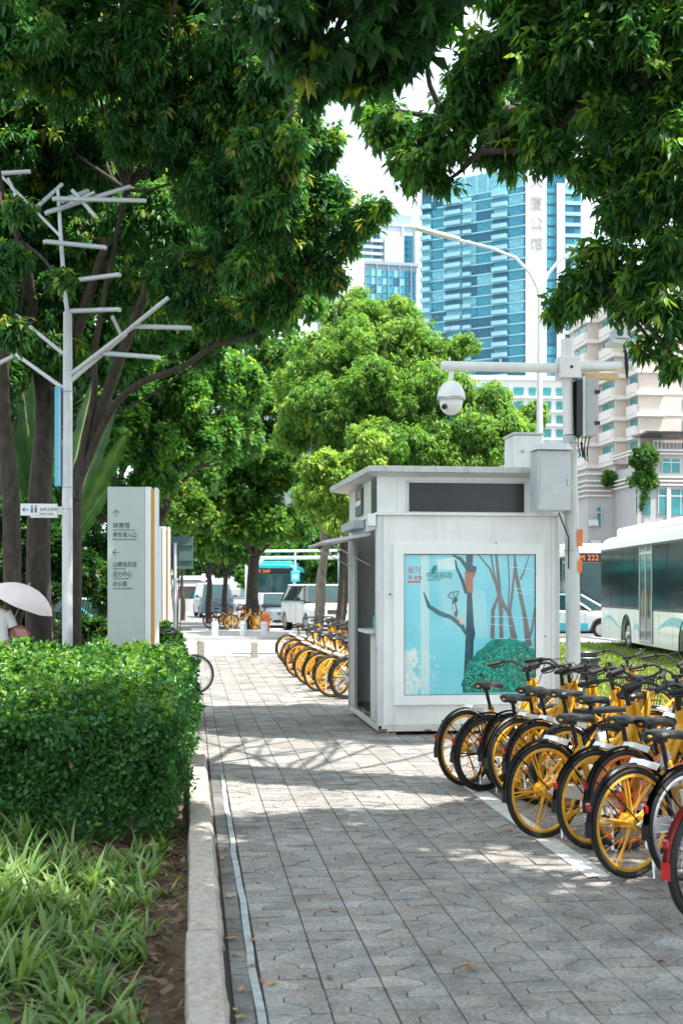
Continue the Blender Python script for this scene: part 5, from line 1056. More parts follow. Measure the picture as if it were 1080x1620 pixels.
for k, (px, d, c) in enumerate([(600, 70, 'whiteclean'), (640, 82, 'silver')]):
    car('sedan', ['white car waiting farther up the road behind the kiosk', 'silver car farthest up the road behind the kiosk'][k], 'car', PG(px, d, -.06), R(-98), 4.6, 1.82, 1.5, .88, .96, paint=M[c], kind='sedan')

# ================================================================== BUSES (local: +X forward, right side = -Y, rear axle side view features)
busdoor = glassmat('bus_door_glass', (.012, .05, .05), .1)
busglass = mat('bus_window_glass', (.004, .018, .019), .10, spec=.03, var=.3, vscale=1.0)
buswhite = mat('bus_white', (.88, .89, .90), .3, var=.02, coat=.3)
def bus(name, label, loc, rz, L_=11.8, Wd=2.5, H=3.1, paint=None, accent=None, led='22 3', rear=True, side=-1, wheels=(3.5, 9.4), doors=(5.2, 10.3), roofb=True, swoosh=None):
    paint = paint or buswhite; t = thing(name, label, 'bus', loc, rz)
    # local x from 0 (rear) to L_
    w = Wd / 2; mb = MB()
    def sec(x, k=1.0, zt=H, zb=.30): return [(x, -w * k, zb), (x, -w * k, 1.0), (x, -w * k, zt - .32), (x, -w * k * .95, zt - .10), (x, -w * k * .8, zt), (x, w * k * .8, zt), (x, w * k * .95, zt - .10), (x, w * k, zt - .32), (x, w * k, 1.0), (x, w * k, zb)]
    def zb(x): return max([.30] + [(.46 + math.sqrt(max(0, .56 ** 2 - (x - xw) ** 2)) if abs(x - xw) < .56 else .30) for xw in wheels])
    xs = [0, .05, .15] + [.3 + (L_ - .6) * i / 90 for i in range(91)] + [L_ - .15, L_ - .05, L_]
    mb.loft([sec(x, .965 if x in (0, L_) else .99 if x in (.05, L_ - .05) else 1, H - (.08 if x in (0, L_) else .03 if x in (.05, L_ - .05) else 0), zb(x)) for x in xs]); mb.build('body', paint, t, smooth=30)
    for s in (-1, 1):
        y = s * (w + .006)
        mb = MB(); mb.b2(.12, L_ - .25, s * (w + .002), s * (w + .010), 1.18, H - .36); band_ = mb.build('window_band', M['blackp'], t)
        ww = [(0.18, 1.52), (1.6, 2.95), (3.03, 4.4)] if s == side else []
        x = .18; lst = []
        dr = doors if s == side else ()
        while x < L_ - 1.0:
            nx_ = x + 1.42; hit = [d_ for d_ in dr if d_ - .06 < nx_ and d_ + 1.40 > x]
            if hit: nx_ = hit[0] - .06
            if nx_ - x > .4: lst.append((x, nx_ - .06))
            x = nx_ if not hit else hit[0] + 1.40
        for a, b in lst:
            mb = MB(); mb.b2(a, b, s * (w + .011), s * (w + .016), 1.24, H - .42); g = mb.build('window', busglass, t)
        for d_ in dr:
            mb = MB(); mb.b2(d_, d_ + 1.34, s * (w + .012), s * (w + .020), .36, H - .42); dd = mb.build('door', busdoor, t)
            mb = MB(); [mb.b2(d_ + a, d_ + a + .05, s * (w + .0205), s * (w + .034), .37, H - .43) for a in (0, .645, 1.29)]; [mb.b2(d_ + .051, d_ + 1.289, s * (w + .0205), s * (w + .034), a, a + .06) for a in (.37, H - .62)]; mb.build('door_frame', M['lgrey'], dd)
            mb = MB(); [mb.tube([(d_ + a, s * (w + .05), 1.0), (d_ + a, s * (w + .05), 1.7)], .014, 6) for a in (.5, .84)]; mb.build('handrail', M['ochre'], dd)
        for xw in wheels:
            mb = MB(); mb.ring((xw, s * (w - .17), .48), .36, .13, 'y', 32, 8, ell=1.05); ty = mb.build('tyre', M['black'], t)
            mb = MB(); mb.cyl((xw, s * (w - .10), .48), (xw, s * (w - .06), .48), .27, .25, 24); mb.cyl((xw, s * (w - .058), .48), (xw, s * (w - .0), .48), .11, .09, 16); [mb.cyl((xw + .18 * math.cos(a), s * (w - .06), .48 + .18 * math.sin(a)), (xw + .18 * math.cos(a), s * (w - .03), .48 + .18 * math.sin(a)), .018, n=6) for a in [k * PI / 5 for k in range(10)]]; mb.build('rim', M['silver'], ty)
            mb = MB(); mb.cyl((xw, s * (w - .36), .48), (xw, s * (w - .34), .48), .57, n=24); mb.build('wheel_well', M['blackp'], t)
            mb = MB(); mb.band((xw, s * (w + .002), .46), .555, .03, .03, 20, 0, R(-15), R(195)); mb.build('wheel_arch', M['blackp'], t)
        if accent:
            def sw(xa, xb, z0, amp, th): 
                m_ = MB(); N_ = 14; 
                for i in range(N_):
                    x0_, x1_ = xa + (xb - xa) * i / N_, xa + (xb - xa) * (i + 1) / N_
                    f = lambda x: z0 + amp * math.sin((x - xa) / (xb - xa) * 5.0); g_ = lambda x: th * math.sin(PI * (x - xa) / (xb - xa)) + .01
                    m_.add([(x0_, s * (w + .003), f(x0_)), (x1_, s * (w + .003), f(x1_)), (x1_, s * (w + .003), f(x1_) + g_(x1_)), (x0_, s * (w + .003), f(x0_) + g_(x0_))], [(0, 1, 2, 3)])
                return m_
            sw(.3, 2.9, .75, .12, .10).build('swoosh', accent, t, smooth=0); sw(6.7, L_ - .6, .72, .14, .22).build('swoosh', accent, t, smooth=0); sw(4.2, 5.15, .62, .05, .16).build('swoosh', accent, t, smooth=0)
        mb = MB(); [mb.b2(x, x + .012, s * (w + .001), s * (w + .004), .36, 1.15) for x in (1.3, 2.6, 4.35, 6.9, 8.2)]; mb.build('panel_seam', M['grey'], t, smooth=0)
    if roofb: mb = MB(); mb.b2(.6, 4.2, -.9, .9, H + .002, H + .26); mb.b2(5.4, 8.6, -.95, .95, H + .002, H + .22); mb.build('roof_unit', paint, t, bevel=.06)
    # front
    x = L_
    mb = MB(); mb.b2(x - .03, x + .012, -w * .93, w * .93, 1.12, H - .62); fs = mb.build('windscreen', M['screen'], t, bevel=.01)
    mb = MB(); mb.tube([(x + .03, -.1, 1.16), (x + .035, -.6, 1.5), (x + .035, -.95, 1.75)], .012, 6); mb.tube([(x + .03, .7, 1.16), (x + .035, .3, 1.5), (x + .035, -.05, 1.75)], .012, 6); mb.build('wiper', M['blackp'], fs)
    mb = MB(); mb.b2(x - .03, x + .010, -w * .93, w * .93, H - .61, H - .25); dp = mb.build('display_surround', M['blackp'], t)
    tx = text(led, .30, dp, (x + .013, -w * .72, H - .53), (R(90), 0, R(90)), M['orangeled'], extr=.002, sx=1.0)
    for s in (-1, 1):
        mb = MB(); mb.sphere((x - .02, s * w * .74, .72), .16, 14, 8, sc=(.4, 1.3, .8)); mb.build('headlight', M['lamp'], t)
        mb = MB(); mb.tube([(x - .05, s * w * .97, H - .4), (x + .22, s * (w + .12), H - .38), (x + .24, s * (w + .14), H - .55)], .022, 6); mb.box((x + .24, s * (w + .15), H - .75), (.10, .20, .42)); mb.build('side_mirror', M['blackp'], t, bevel=.02)
    mb = MB(); mb.b2(x - .02, x + .02, -w * .9, w * .9, .30, .46); mb.b2(x, x + .014, -.25, .25, .55, .68); mb.build('bumper', M['lgrey'], t, bevel=.01)
    mb = MB(); mb.b2(-.012, .02, -w * .85, w * .85, 1.5, H - .5); mb.build('rear_window', M['glass'], t)
    return t
# big white bus on the right: rear at P1, its side runs towards us
P1 = Vector((12.05, 36.4, -.10)); dirv = Vector((-1.03, -8.7, 0)).normalized(); rzb = math.atan2(dirv.y, dirv.x); ctr = P1 + Vector((-dirv.y, dirv.x, 0)) * 1.25
wheel_side = -1   # the visible flank faces -X
bus('bus', 'white city bus with pale blue swooshes filling the right edge behind the lawn', ctr, rzb, accent=mat('pale_blue', (.22, .62, .74), .35), wheels=(3.4, 9.3), doors=(5.0, 10.2), H=3.22)
fc = PG(952, 49); fc.z = -.10; fh = R(-97); bus('bus', 'white bus behind the taxi with an orange lit destination display', fc - Vector((math.cos(fh), math.sin(fh), 0)) * 11.8, fh, led='M 222', H=3.35)
fc = PG(431, 73); fc.z = -.06; fh = R(-98); bus('bus', 'turquoise bus with white roof and orange display far down the road', fc - Vector((math.cos(fh), math.sin(fh), 0)) * 11.8, fh, paint=M['teal'], led='M 349', H=3.1)

# ================================================================== STREET FURNITURE FAR AWAY
def zz(y, d): return CAMH - (y - HZ) / FPX * d
o_ = PG(853, 34); t = thing('double_street_lamp', 'tall pale double-armed street lamp rising before the glass tower', 'street lamp', o_); q = lambda px, py, dd=0: P(px, py, 34 + dd) - o_
mb = MB(); mb.tube([(0, 0, -.1), q(853, 640), q(853, 458)], [.12, .085, .055], 14); mb.build('pole', M['lgrey'], t)
mb = MB(); mb.tube([q(853, 480), q(851, 458), q(838, 432), q(815, 408), (q(775, 392)), q(722, 379)], [.055, .05, .045, .042, .04, .038], 10); a1 = mb.build('arm', M['lgrey'], t)
mb = MB(); mb.loft([[v + Vector(o2) for o2 in ((0, -.14, -.02), (0, .14, -.02), (0, .12, .06), (0, -.12, .06))] for v in (q(726, 380), q(700, 373), q(656, 361))]); mb.build('lamp_head', M['lgrey'], a1, bevel=.01)
mb = MB(); mb.tube([q(853, 480), q(856, 458), q(866, 434), q(884, 412), q(902, 400), q(960, 385)], [.055, .05, .045, .042, .04, .038], 10); a1 = mb.build('arm', M['lgrey'], t)
mb = MB(); mb.loft([[v + Vector(o2) for o2 in ((0, -.14, -.02), (0, .14, -.02), (0, .12, .06), (0, -.12, .06))] for v in (q(956, 386), q(985, 379), q(1025, 368))]); mb.build('lamp_head', M['lgrey'], a1, bevel=.01)
# gantry over the road with direction boards
o_ = PG(411, 78); t = thing('road_gantry', 'white road gantry spanning the far road above the buses', 'gantry', o_); q = lambda px, py: P(px, py, 78) - o_
mb = MB(); mb.tube([(0, 0, -.1), q(411, 880)], .22, 10); mb.build('post', M['whiteclean'], t); mb = MB(); mb.tube([(q(541, 880).x, q(541, 880).y, -.1), q(541, 868)], .26, 10); mb.build('post', M['whiteclean'], t)
for y in (883, 872): mb = MB(); mb.cyl(q(411, y), q(545, y - 1), .11 if y > 880 else .07, n=8); mb.build('beam', M['whiteclean'], t)
for px, w_, py, col, lab in [(467, 14, 912, 'cyan', 'square turquoise road sign on a thin pole right of the far bus'), (512, 8, 917, 'cyan', 'small turquoise round-cornered road sign between the two street trees')]:
    d = 68; o_ = PG(px, d, -.1); t = thing('road_sign', lab, 'traffic sign', o_); mb = MB(); mb.cyl((0, .08, 0), (0, .08, zz(870, d)), .05, n=8); mb.build('pole', M['lgrey'], t)
    mb = MB(); mb.b2(-w_ / 2 / FPX * d * 1.0, w_ / 2 / FPX * d, -.02, .02, zz(py + 8, d) + .1, zz(py - 9, d) + .1); s_ = mb.build('panel', M[col], t, bevel=.02); mb = MB(); mb.b2(-.12, .12, -.026, -.021, zz(py + 3, d) + .1, zz(py - 3, d) + .1); mb.build('symbol', M['whiteclean'], s_)
for px, d, w_ in [(378, 66, .30)]:
    o_ = PG(392, 66, -.1); t = thing('signal_box', 'narrow white signal post standing left of the far bus', 'post', o_); mb = MB(); mb.b2(-.14, .14, -.14, .14, 0, 3.1); mb.build('column', M['whiteclean'], t, bevel=.02); mb = MB(); mb.b2(-.18, .18, -.18, .18, 0, .25); mb.build('base', M['concrete'], t)
# small pavilion far left
o_ = PG(302, 92, -.1); t = thing('pavilion', 'small far pavilion with layered pale awnings across the road', 'pavilion', o_); q = lambda y: zz(y, 92) + .1
mb = MB(); mb.b2(-.9, 1.1, 0, 2, 0, q(925)); mb.build('wall', mat('brown_front', (.22, .12, .10), .7, var=.3), t)
for k, (y0, y1, e) in enumerate([(927, 919, .25), (917.5, 911, .05)]): mb = MB(); mb.loft([[(-.95 - e, -.6, q(y0)), (1.15 + e, -.6, q(y0)), (1.15 + e, 2, q(y0)), (-.95 - e, 2, q(y0))], [(-.8, -.1, q(y1)), (1.0, -.1, q(y1)), (1.0, 2, q(y1)), (-.8, 2, q(y1))]]); mb.build('awning', [M['whiteclean'], M['grey']][k], t)
mb = MB(); [mb.b2(-.6 + k * .55, -.3 + k * .55, -.02, -.001, .7, 1.6) for k in range(3)]; mb.build('window', M['glassteal'], t)
mb = MB(); mb.b2(-1.4, 1.8, -1.2, -.8, 0, .95); mb.build('planter', M['concrete'], t)

# ================================================================== BUILDINGS
def off_pane(mbx, name, m, parent): return mbx.build(name, m, parent, smooth=0)
twg = [glassmat('tower_glass', (.035, .26, .36), .08), glassmat('tower_glass_pale', (.16, .46, .56), .12), glassmat('tower_glass_deep', (.008, .12, .20), .06)]
slabm = mat('balcony_edge', (.36, .66, .73), .35, var=.08, vscale=.3, coat=.3); wband = mat('white_cladding', (.74, .76, .77), .6, var=.03, vscale=.2)
# the glass tower: facade runs from its left far corner to the near corner at the white band
DT = 352.0
A = P(831, 262, DT); ang = math.atan2((P(667, 292, 369) - A).y, (P(667, 292, 369) - A).x)
Lt = (P(667, 292, 369) - A); Lt.z = 0; TW = Lt.length; topz = A.z
tower = thing('glass_tower', 'tall turquoise glass tower with rows of balconies and a white lettered band', 'tower', (A.x, A.y, 0), ang)   # local +X runs along the facade to the left, +Y ... towards the camera side
sgn = 1
# local frame: x 0..TW away to the left; the outward normal must face the camera
nrm = Vector((-math.sin(ang), math.cos(ang), 0)); sgn = -1 if nrm.dot(Vector((0, 0, 0)) - A) < 0 else 1
def tb(mbx, x0, x1, o0, o1, z0, z1): mbx.b2(x0, x1, sgn * o0, sgn * o1, z0, z1)   # o = distance out of the facade
FH = topz / 39.5
mb = MB(); tb(mb, .02, TW, -34, -.02, -1, topz - .2); mb.build('core', twg[2], tower, smooth=0)
mb = MB(); tb(mb, 0, TW + .3, -34, .25, topz - FH * 1.9, topz - FH * 1.9 + .35); tb(mb, 0, TW + .3, -34, .15, topz - .35, topz); mb.build('parapet', slabm, tower, smooth=0)
bays = [(.0, .15, 0), (.15, .27, 1), (.27, .42, 0), (.42, .56, 0), (.56, .70, 2), (.70, .86, 1), (.86, 1.0, 2)]
bays = [(.015, .16, 'w'), (.16, .30, 'b'), (.30, .46, 'w'), (.46, .60, 'r'), (.60, .76, 'b'), (.76, .90, 'w'), (.90, 1.0, 'b')]
wm = {}; 
def shared_box(key, dims, m):
    if key not in wm: mbx = MB(); mbx.box((0, 0, 0), dims); wm[key] = mbx.mesh(key[0], m, 0)
    return wm[key]
rt = random.Random(9)
for f in range(12, 38):
    z = f * FH
    mb = None
    me = shared_box(('floor_slab', 0), (TW, .5, .38), slabm); place(me, 'floor_slab', tower, (TW / 2, sgn * .1, z))
    for (a, b, k) in bays:
        w_ = (b - a) * TW; xc = (a + b) / 2 * TW
        g = rt.choice([0, 0, 1, 2]) if k == 'w' else rt.choice([0, 2, 2, 1])
        dep = {'w': .05, 'b': -.0, 'r': .02}[k]
        me = shared_box(('window', round(w_, 2), g), (w_ - .3, .08, FH - .55), twg[g]); place(me, 'window', tower, (xc, sgn * (dep + .03), z + FH / 2 + .05))
        if k == 'b': me = shared_box(('balcony', round(w_, 2)), (w_ - .1, 1.5, 1.15), slabm); place(me, 'balcony', tower, (xc, sgn * .95, z + .62))
        if k == 'r' and f % 1 == 0: me = shared_box(('balcony', 'n'), (w_ * .55, 1.1, 1.0), slabm); place(me, 'balcony', tower, (xc + w_ * .1, sgn * .75, z + .55))
mb = MB(); 
for k in range(9): tb(mb, .02 * TW + k * .108 * TW, .02 * TW + k * .108 * TW + .25, .26, .5, topz - FH * 1.85, topz - .36)
mb.build('crown_mullion', slabm, tower, smooth=0)
mb = MB()
for (a, b, g) in [(.02, .84, 0)]: tb(mb, a * TW, b * TW, -.01, .2, topz - FH * 1.8, topz - .4)
mb.build('crown_glazing', twg[1], tower, smooth=0)
mb = MB(); tb(mb, .845 * TW, .995 * TW, -.01, .4, topz - FH * 2.6, topz - .36); mb.build('crown_panel', twg[2], tower, smooth=0)
# white band and right wing (fronting towards the camera's right)
wbw = 33 / FPX * DT
pv2 = PG(831, DT - .5); rzw = -YAW * .2
wing = thing('white_band', None, None); 
band_o = MB(); band_o.b2(0, wbw, -.4, 12, -1, topz + 2.2); bo_ = band_o.build('white_band', wband, tower, smooth=0)
bo_.parent = tower; bo_.matrix_parent_inverse = Matrix.Identity(4)
bpy.data.objects.remove(wing)
Rl = Matrix.Rotation(-ang, 4, 'Z')
def loc_in_tower(v): return Rl @ (Vector(v) - Vector((A.x, A.y, 0)))
l0 = loc_in_tower(pv2); bo_.location = l0; bo_.rotation_euler = (0, 0, -ang + rzw)
KIDS.setdefault(bo_.name, [])
mb = MB(); [mb.b2(0, wbw, -.41, -.401, topz - 9 * k, topz - 9 * k + .16) for k in range(1, 12)]; mb.build('band_joint', M['lgrey'], bo_, smooth=0)
for k, ch in enumerate('大厦公馆'):
    z = CAMH - ([296, 331, 362, 394][k] - HZ) / FPX * DT; text(ch, 4.0, bo_, (wbw * .16, -.55, z), m=mat('bronze_letter', (.40, .37, .35), .5), extr=.08)
x0 = wbw + .02; ww = 58 / FPX * DT; tz2 = CAMH - (300 - HZ) / FPX * DT
mb = MB(); mb.b2(x0, x0 + ww, 1.2, 14, -1, tz2 + 1.0); mb.b2(x0, x0 + ww * .55, 1.0, 14, tz2 + 1.001, topz - .5); mb.build('right_wing', twg[2], bo_, smooth=0)
mb = MB(); mb.b2(x0 + 3.1, x0 + 5.4, .2, 1.19, -1, tz2 + 2); mb.build('rib_column', M['lgrey'], bo_, smooth=0)
for f in range(12, 38):
    z = f * FH
    if z > tz2: break
    for (a, b) in [(0.0, 3.0), (5.6, 8.1), (8.1, ww)]:
        g = rt.choice([0, 1, 0, 2]); me = shared_box(('window', 'r', a, g), (b - a - .2, .1, FH - .7), twg[g]); place(me, 'window', bo_, (x0 + (a + b) / 2, 1.12, z + FH / 2))
        if a >= 4: me = shared_box(('wing_balcony', a), (b - a, .9, .9), slabm); place(me, 'balcony', bo_, (x0 + (a + b) / 2, .75, z + .5))

def block(name, label, px0, px1, ytop, d, depth, wall, rz=0, win=None, rows=None, cat='building', y_low=700):
    """box building: window columns between px0..px1 (px fractions) and rows (top row px, bottom px) given per floor"""
    o_ = PG(px0, d); t = thing(name, label, cat, o_, -YAW + rz); w_ = (px1 - px0) / FPX * d; h_ = CAMH - (ytop - HZ) / FPX * d
    mb = MB(); mb.b2(0, w_, 0, depth, -1, h_); mb.build('wall', wall, t, smooth=0)
    mb = MB(); mb.b2(-.25, w_ + .25, -.3, depth, h_ + .002, h_ + .5); mb.build('parapet', wall, t, smooth=0)
    return t, w_, h_
# pale tower left of the glass tower
DL = 235
lw_ = mat('pale_tile', (.50, .58, .62), .7, var=.04, vscale=.15); gw_ = mat('grey_tile', (.28, .36, .42), .7, var=.06, vscale=.15)
t, w_, h_ = block('office_block', 'pale grey and glass high-rise left of the turquoise tower', 540, 664, 352, DL, 20, lw_, R(14))
def zL(y): return CAMH - (y - HZ) / FPX * DL
mb = MB(); mb.b2(w_ * .55, w_ * .96, 1, 18, h_ + .51, zL(330)); mb.build('roof_block', gw_, t, smooth=0)
mb = MB(); mb.b2(w_ * .55, w_ * .80, -1.2, -.01, -1, zL(372)); mb.build('bay_block', lw_, t, smooth=0)
for r_ in range(16):
    y = 368 + r_ * 10.5; z1 = zL(y); z0 = zL(y + 7)
    for (a, b, g) in [(.30, .40, 0), (.41, .52, 2), (.525, .545, 1), (.12, .28, 0), (.02, .11, 2)]:
        mb = shared_box(('window', 'L', a, g), ((b - a) * w_ - .3, .2, z1 - z0), twg[g]); place(mb, 'window', t, ((a + b) / 2 * w_, -.08, (z0 + z1) / 2))
    mb = shared_box(('ledge', 'L'), (w_ * .545, 1.0, .5), lw_); place(mb, 'ledge', t, (w_ * .2725, -.3, z0 - .4))
    for a in (.84, .88, .92): mb = shared_box(('slot_window', 'L'), (.7, .2, z1 - z0 + .5), twg[2]); place(mb, 'slot_window', t, (a * w_, -.08, (z0 + z1) / 2))
mb = MB(); mb.b2(w_ * .80, w_ * .82, -.5, -.01, 0, h_); mb.b2(w_ * .97, w_, -.5, -.01, 0, h_); mb.build('pilaster', lw_, t, smooth=0)
# lower glass office in front of it
DM = 190
t, w_, h_ = block('glass_office', 'lower office block with blue-grey curtain wall and white end before the high-rise', 545, 663, 416, DM, 22, gw_, R(12))
def zM(y): return CAMH - (y - HZ) / FPX * DM
mb = MB(); mb.b2(-.2, w_ * .26, -.4, 8, -1, zM(412)); mb.build('white_end_wall', wband, t, smooth=0)
for r_ in range(11):
    y = 424 + r_ * 13.0; z1 = zM(y); z0 = zM(y + 11)
    for k in range(9):
        a = .275 + k * .079; g = rt.choice([0, 1, 1, 0, 2]) if k < 7 else 2
        me = shared_box(('window', 'M', g), (w_ * .079 - .18, .2, z1 - z0), twg[g]); place(me, 'window', t, ((a + .0395) * w_, -.08, (z0 + z1) / 2))
    for k in range(2): me = shared_box(('window', 'Me'), (w_ * .05, .1, (z1 - z0) * .55), twg[0]); 
mb = MB()
for k in range(5): mb.b2(w_ * (.275 + k * .158), w_ * (.275 + k * .158) + .12, -.4, -.19, 0, h_)
mb.build('mullion', gw_, t, smooth=0)
# white lower building right of centre
DW = 150
t, w_, h_ = block('apartment_block', 'white mid-rise apartment block behind the dome camera arm', 690, 900, 600, DW, 15, mat('white_render', (.72, .74, .73), .8, var=.05, vscale=.3), R(4))
def zW(y): return CAMH - (y - HZ) / FPX * DW
for r_ in range(6):
    y = 612 + r_ * 22
    for k in range(9):
        a = .05 + k * .105; me = shared_box(('window', 'W', k % 2), (w_ * .105 * (.72 if k % 2 else .5), .16, .95), M['winteal']); fr_ = place(me, 'window', t, ((a + .05) * w_, -.07, (zW(y) + zW(y + 12)) / 2))
    mb = MB(); mb.b2(-.1, w_ + .1, -.45, -.001, zW(y + 17), zW(y + 14)); mb.build('ledge', wband, t, smooth=0)

# pink stepped apartment building at the right with its podium
DPK = 86.0; ox = PG(1011, DPK); t = thing('pink_apartment_building', 'pink and cream stepped apartment building behind the buses at the right', 'building', (ox.x, ox.y, 0)); 
def zP(y, d=DPK): return CAMH - (y - HZ) / FPX * d
ppx = DPK / FPX
floors = [zP(y) for y in (727, 690, 656, 622, 587, 552, 517, 482, 447)]
mb = MB(); mb.b2(0, 14, 0, 8, 5, zP(425)); mb.b2(-.9, -.01, 2.4, 9, 5, zP(425)); mb.b2(-1.8, -.91, 5.6, 10, 5, zP(425)); mb.build('wall', M['pink'], t, smooth=0)
for i, z in enumerate(floors):
    mb = MB(); mb.b2(-.25, 1.7, -.25, -.002, z - .12, z + .16); mb.b2(-.25, -.002, -.0, 2.1, z - .12, z + .16); mb.b2(-1.15, -.902, 2.1, 5.3, z - .12, z + .16); mb.b2(-.9, -.26, 2.1, 2.39, z - .12, z + .16); mb.b2(-2.05, -1.802, 5.3, 9.9, z - .12, z + .16); mb.b2(-1.8, -1.16, 5.3, 5.59, z - .12, z + .16)
    mb.b2(1.71, 14, -.05, -.002, z - .04, z + .10); mb.build('ledge', M['pinkl'], t, smooth=0)
    if i < len(floors) - 1:
        z1 = floors[i + 1]; h_ = z1 - z
        mb = MB(); mb.b2(-.3, -.003, .3, 1.9, z + .161, z + .75); mb.b2(-1.2, -.903, 2.5, 5.1, z + .161, z + .75); mb.b2(-2.1, -1.803, 5.7, 9.4, z + .161, z + .75); mb.build('balcony_wall', M['pinkl'], t, smooth=0)
        for (y0, y1, x_) in [(.4, 1.8, -.02), (2.6, 3.7, -.92), (3.9, 5.0, -.92), (5.9, 7.3, -1.82), (7.7, 8.9, -1.82)]:
            me = shared_box(('window', 'PS', round(y1 - y0, 1)), (.06, y1 - y0, h_ - 1.0), M['winteal']); place(me, 'window', t, (x_, (y0 + y1) / 2, z + .76 + (h_ - 1.0) / 2))
        for (a, b) in [(3.05, 3.42), (3.66, 5.1), (6.0, 7.4), (8.2, 9.6)]:
            hh = h_ * .66 if b - a > 1 else h_ * .5; me = shared_box(('window', 'PF', round(b - a, 1)), (b - a, .05, hh), M['winteal']); w1 = place(me, 'window', t, ((a + b) / 2, -.045, z + .45 + hh / 2))
            if b - a > 1:
                key = ('muntin', 'PF'); me = shared_box(key, (.05, .05, hh - .02), M['pinkl']); place(me, 'muntin', w1, (-.2, -.045, 0)); place(me, 'muntin', w1, (.25, -.045, 0)); me = shared_box(('muntin', 'PFh'), (1.38, .04, .05), M['pinkl']); place(me, 'muntin', w1, (0, -.05, -.2))
        me = shared_box(('air_conditioner', 1), (.75, .4, .5), M['lgrey'])
        if i % 2 == 0: place(me, 'air_conditioner', t, (2.5, -.24, z + .4)) if False else None
# podium
pd_ = thing('podium_building', 'grey-clad podium with teal strip windows and a hanging green creeper at the right', 'building', (ox.x, ox.y, 0))
zt_ = zP(715); mb = MB(); mb.b2(-1.0, 16, -2.2, -.6, -.1, zt_); mb.b2(-2.9, -1.01, 2.3, 9, -.1, zP(742)); mb.b2(-1.0, -.01, -.59, 20, -.1, zP(742)); mb.build('wall', M['stonec'], pd_, smooth=0)
for y in (717, 722, 758, 764, 770): mb = MB(); mb.b2(-1.15, 16, -2.42, -2.201, zP(y + 2.2), zP(y)); mb.b2(-1.25, -1.001, -2.2, 2.2, zP(y + 2.2), zP(y)); mb.build('cornice', M['pinkl'], pd_, smooth=0)
for y in (745, 756, 764, 772, 780): mb = MB(); mb.b2(-3.15, -2.901, 2.3, 9, zP(y + 2.2), zP(y)); mb.b2(-3.1, -1.26, 2.05, 2.299, zP(y + 2.2), zP(y)); mb.build('cornice', M['pinkl'], pd_, smooth=0)
for (p0, p1, y0, y1) in [(1020, 1050, 731, 752), (1064, 1080, 731, 752), (1090, 1120, 731, 752), (976, 1002, 778, 817), (1014, 1028, 778, 817), (1034, 1085, 778, 817), (1090, 1140, 778, 817), (977, 1002, 831, 846), (1014, 1028, 831, 846), (1034, 1080, 831, 846), (948, 956, 800, 830)]:
    x0_, x1_ = (p0 - 1003) * ppx * .97, (p1 - 1003) * ppx * .97; yb = -2.26 if p0 > 960 else 2.2
    mb = MB(); mb.b2(x0_, x1_, yb, yb + .05, zP(y1), zP(y0)); w1 = mb.build('window', M['winteal'], pd_, smooth=0)
    n_ = max(1, int((x1_ - x0_) / .55)); mb = MB(); [mb.b2(x0_ + (x1_ - x0_) * k / n_ - .02, x0_ + (x1_ - x0_) * k / n_ + .02, yb - .03, yb - .001, zP(y1), zP(y0)) for k in range(n_ + 1)]; mb.b2(x0_, x1_, yb - .036, yb - .031, zP(y0 + (y1 - y0) * .26) - .03, zP(y0 + (y1 - y0) * .26) + .03); mb.build('muntin', M['pinkl'], w1, smooth=0)
mb = MB(); [mb.b2(x, x + .25, -2.35, -2.23, zP(868), zP(775)) for x in (-1.0, 1.02, 4.2, 6.0)]; mb.build('pier', M['pinkl'], pd_, smooth=0)
mb = MB(); mb.b2(-.6, 3.6, -2.9, -.1, zP(693), zP(690)); mb.build('terrace_canopy', M['dark'], pd_, smooth=0)
mb = MB(); mb.b2(.2, 2.9, -2.1, -2.0, zt_ + .5, zt_ + .54); [mb.b2(.2 + k * .27, .23 + k * .27, -2.08, -2.05, zt_, zt_ + .5) for k in range(11)]; mb.build('railing', M['steel'], pd_, smooth=0)
for k, (px, py) in enumerate([(943, 825), (947, 858), (1070, 756)]):
    mb = MB(); x_ = (px - 1003) * ppx; yb = 2.0 if px < 960 else -2.5; mb.b2(x_ - .3, x_ + .3, yb - .15, yb + .19, zP(py + 5), zP(py - 5)); mb.cyl((x_, yb - .155, zP(py)), (x_, yb - .17, zP(py)), .19, n=16); mb.build('air_conditioner', M['lgrey'], pd_)
ivy = leaf_cloud('creeper', [((ox.x - .8, ox.y - 2.6, zP(735)), .95, (1.1, .35, .8)), ((ox.x - 1.15, ox.y - 2.6, zP(758)), .62, (.9, .3, 1.6)), ((ox.x - .25, ox.y - 2.6, zP(762)), .55, (.8, .3, 1.7)), ((ox.x - .7, ox.y - 2.6, zP(780)), .40, (.8, .3, 2.2)), ((ox.x - .75, ox.y - 2.55, zP(803)), .16, (.8, .3, 3.2)), ((ox.x - .5, ox.y - 2.7, zP(720)), .6, (1.6, .4, .6)), ((ox.x - 1.6, ox.y + 1.9, zP(750)), .6, (1.2, .4, .6))], 3600, 7, .16, .06, .9, light=(.15, .36, .08), sub=8)
tag(ivy, 'green creeper hanging over the podium cornice like a curtain', 'creeper')
# far buildings closing the street to the left
for (nm, lab, a, b, yt, d, m_) in [('far_block', 'plain pale block seen far beyond the trees at the left of the high-rise', 380, 545, 560, 260, lw_), ('far_block', 'long low grey block closing the view behind the second bus', 560, 950, 840, 190, gw_)]:
    t, w_, h_ = block(nm, lab, a, b, yt, d, 12, m_); n_ = int(w_ / 3.2)
    for r_ in range(int(h_ / 4)):
        for k in range(n_): me = shared_box(('window', 'far'), (1.8, .12, 1.6), twg[2]); place(me, 'window', t, (1.7 + k * 3.2, -.05, 2.4 + r_ * 4)) if (r_ * n_ + k) < 120 else None
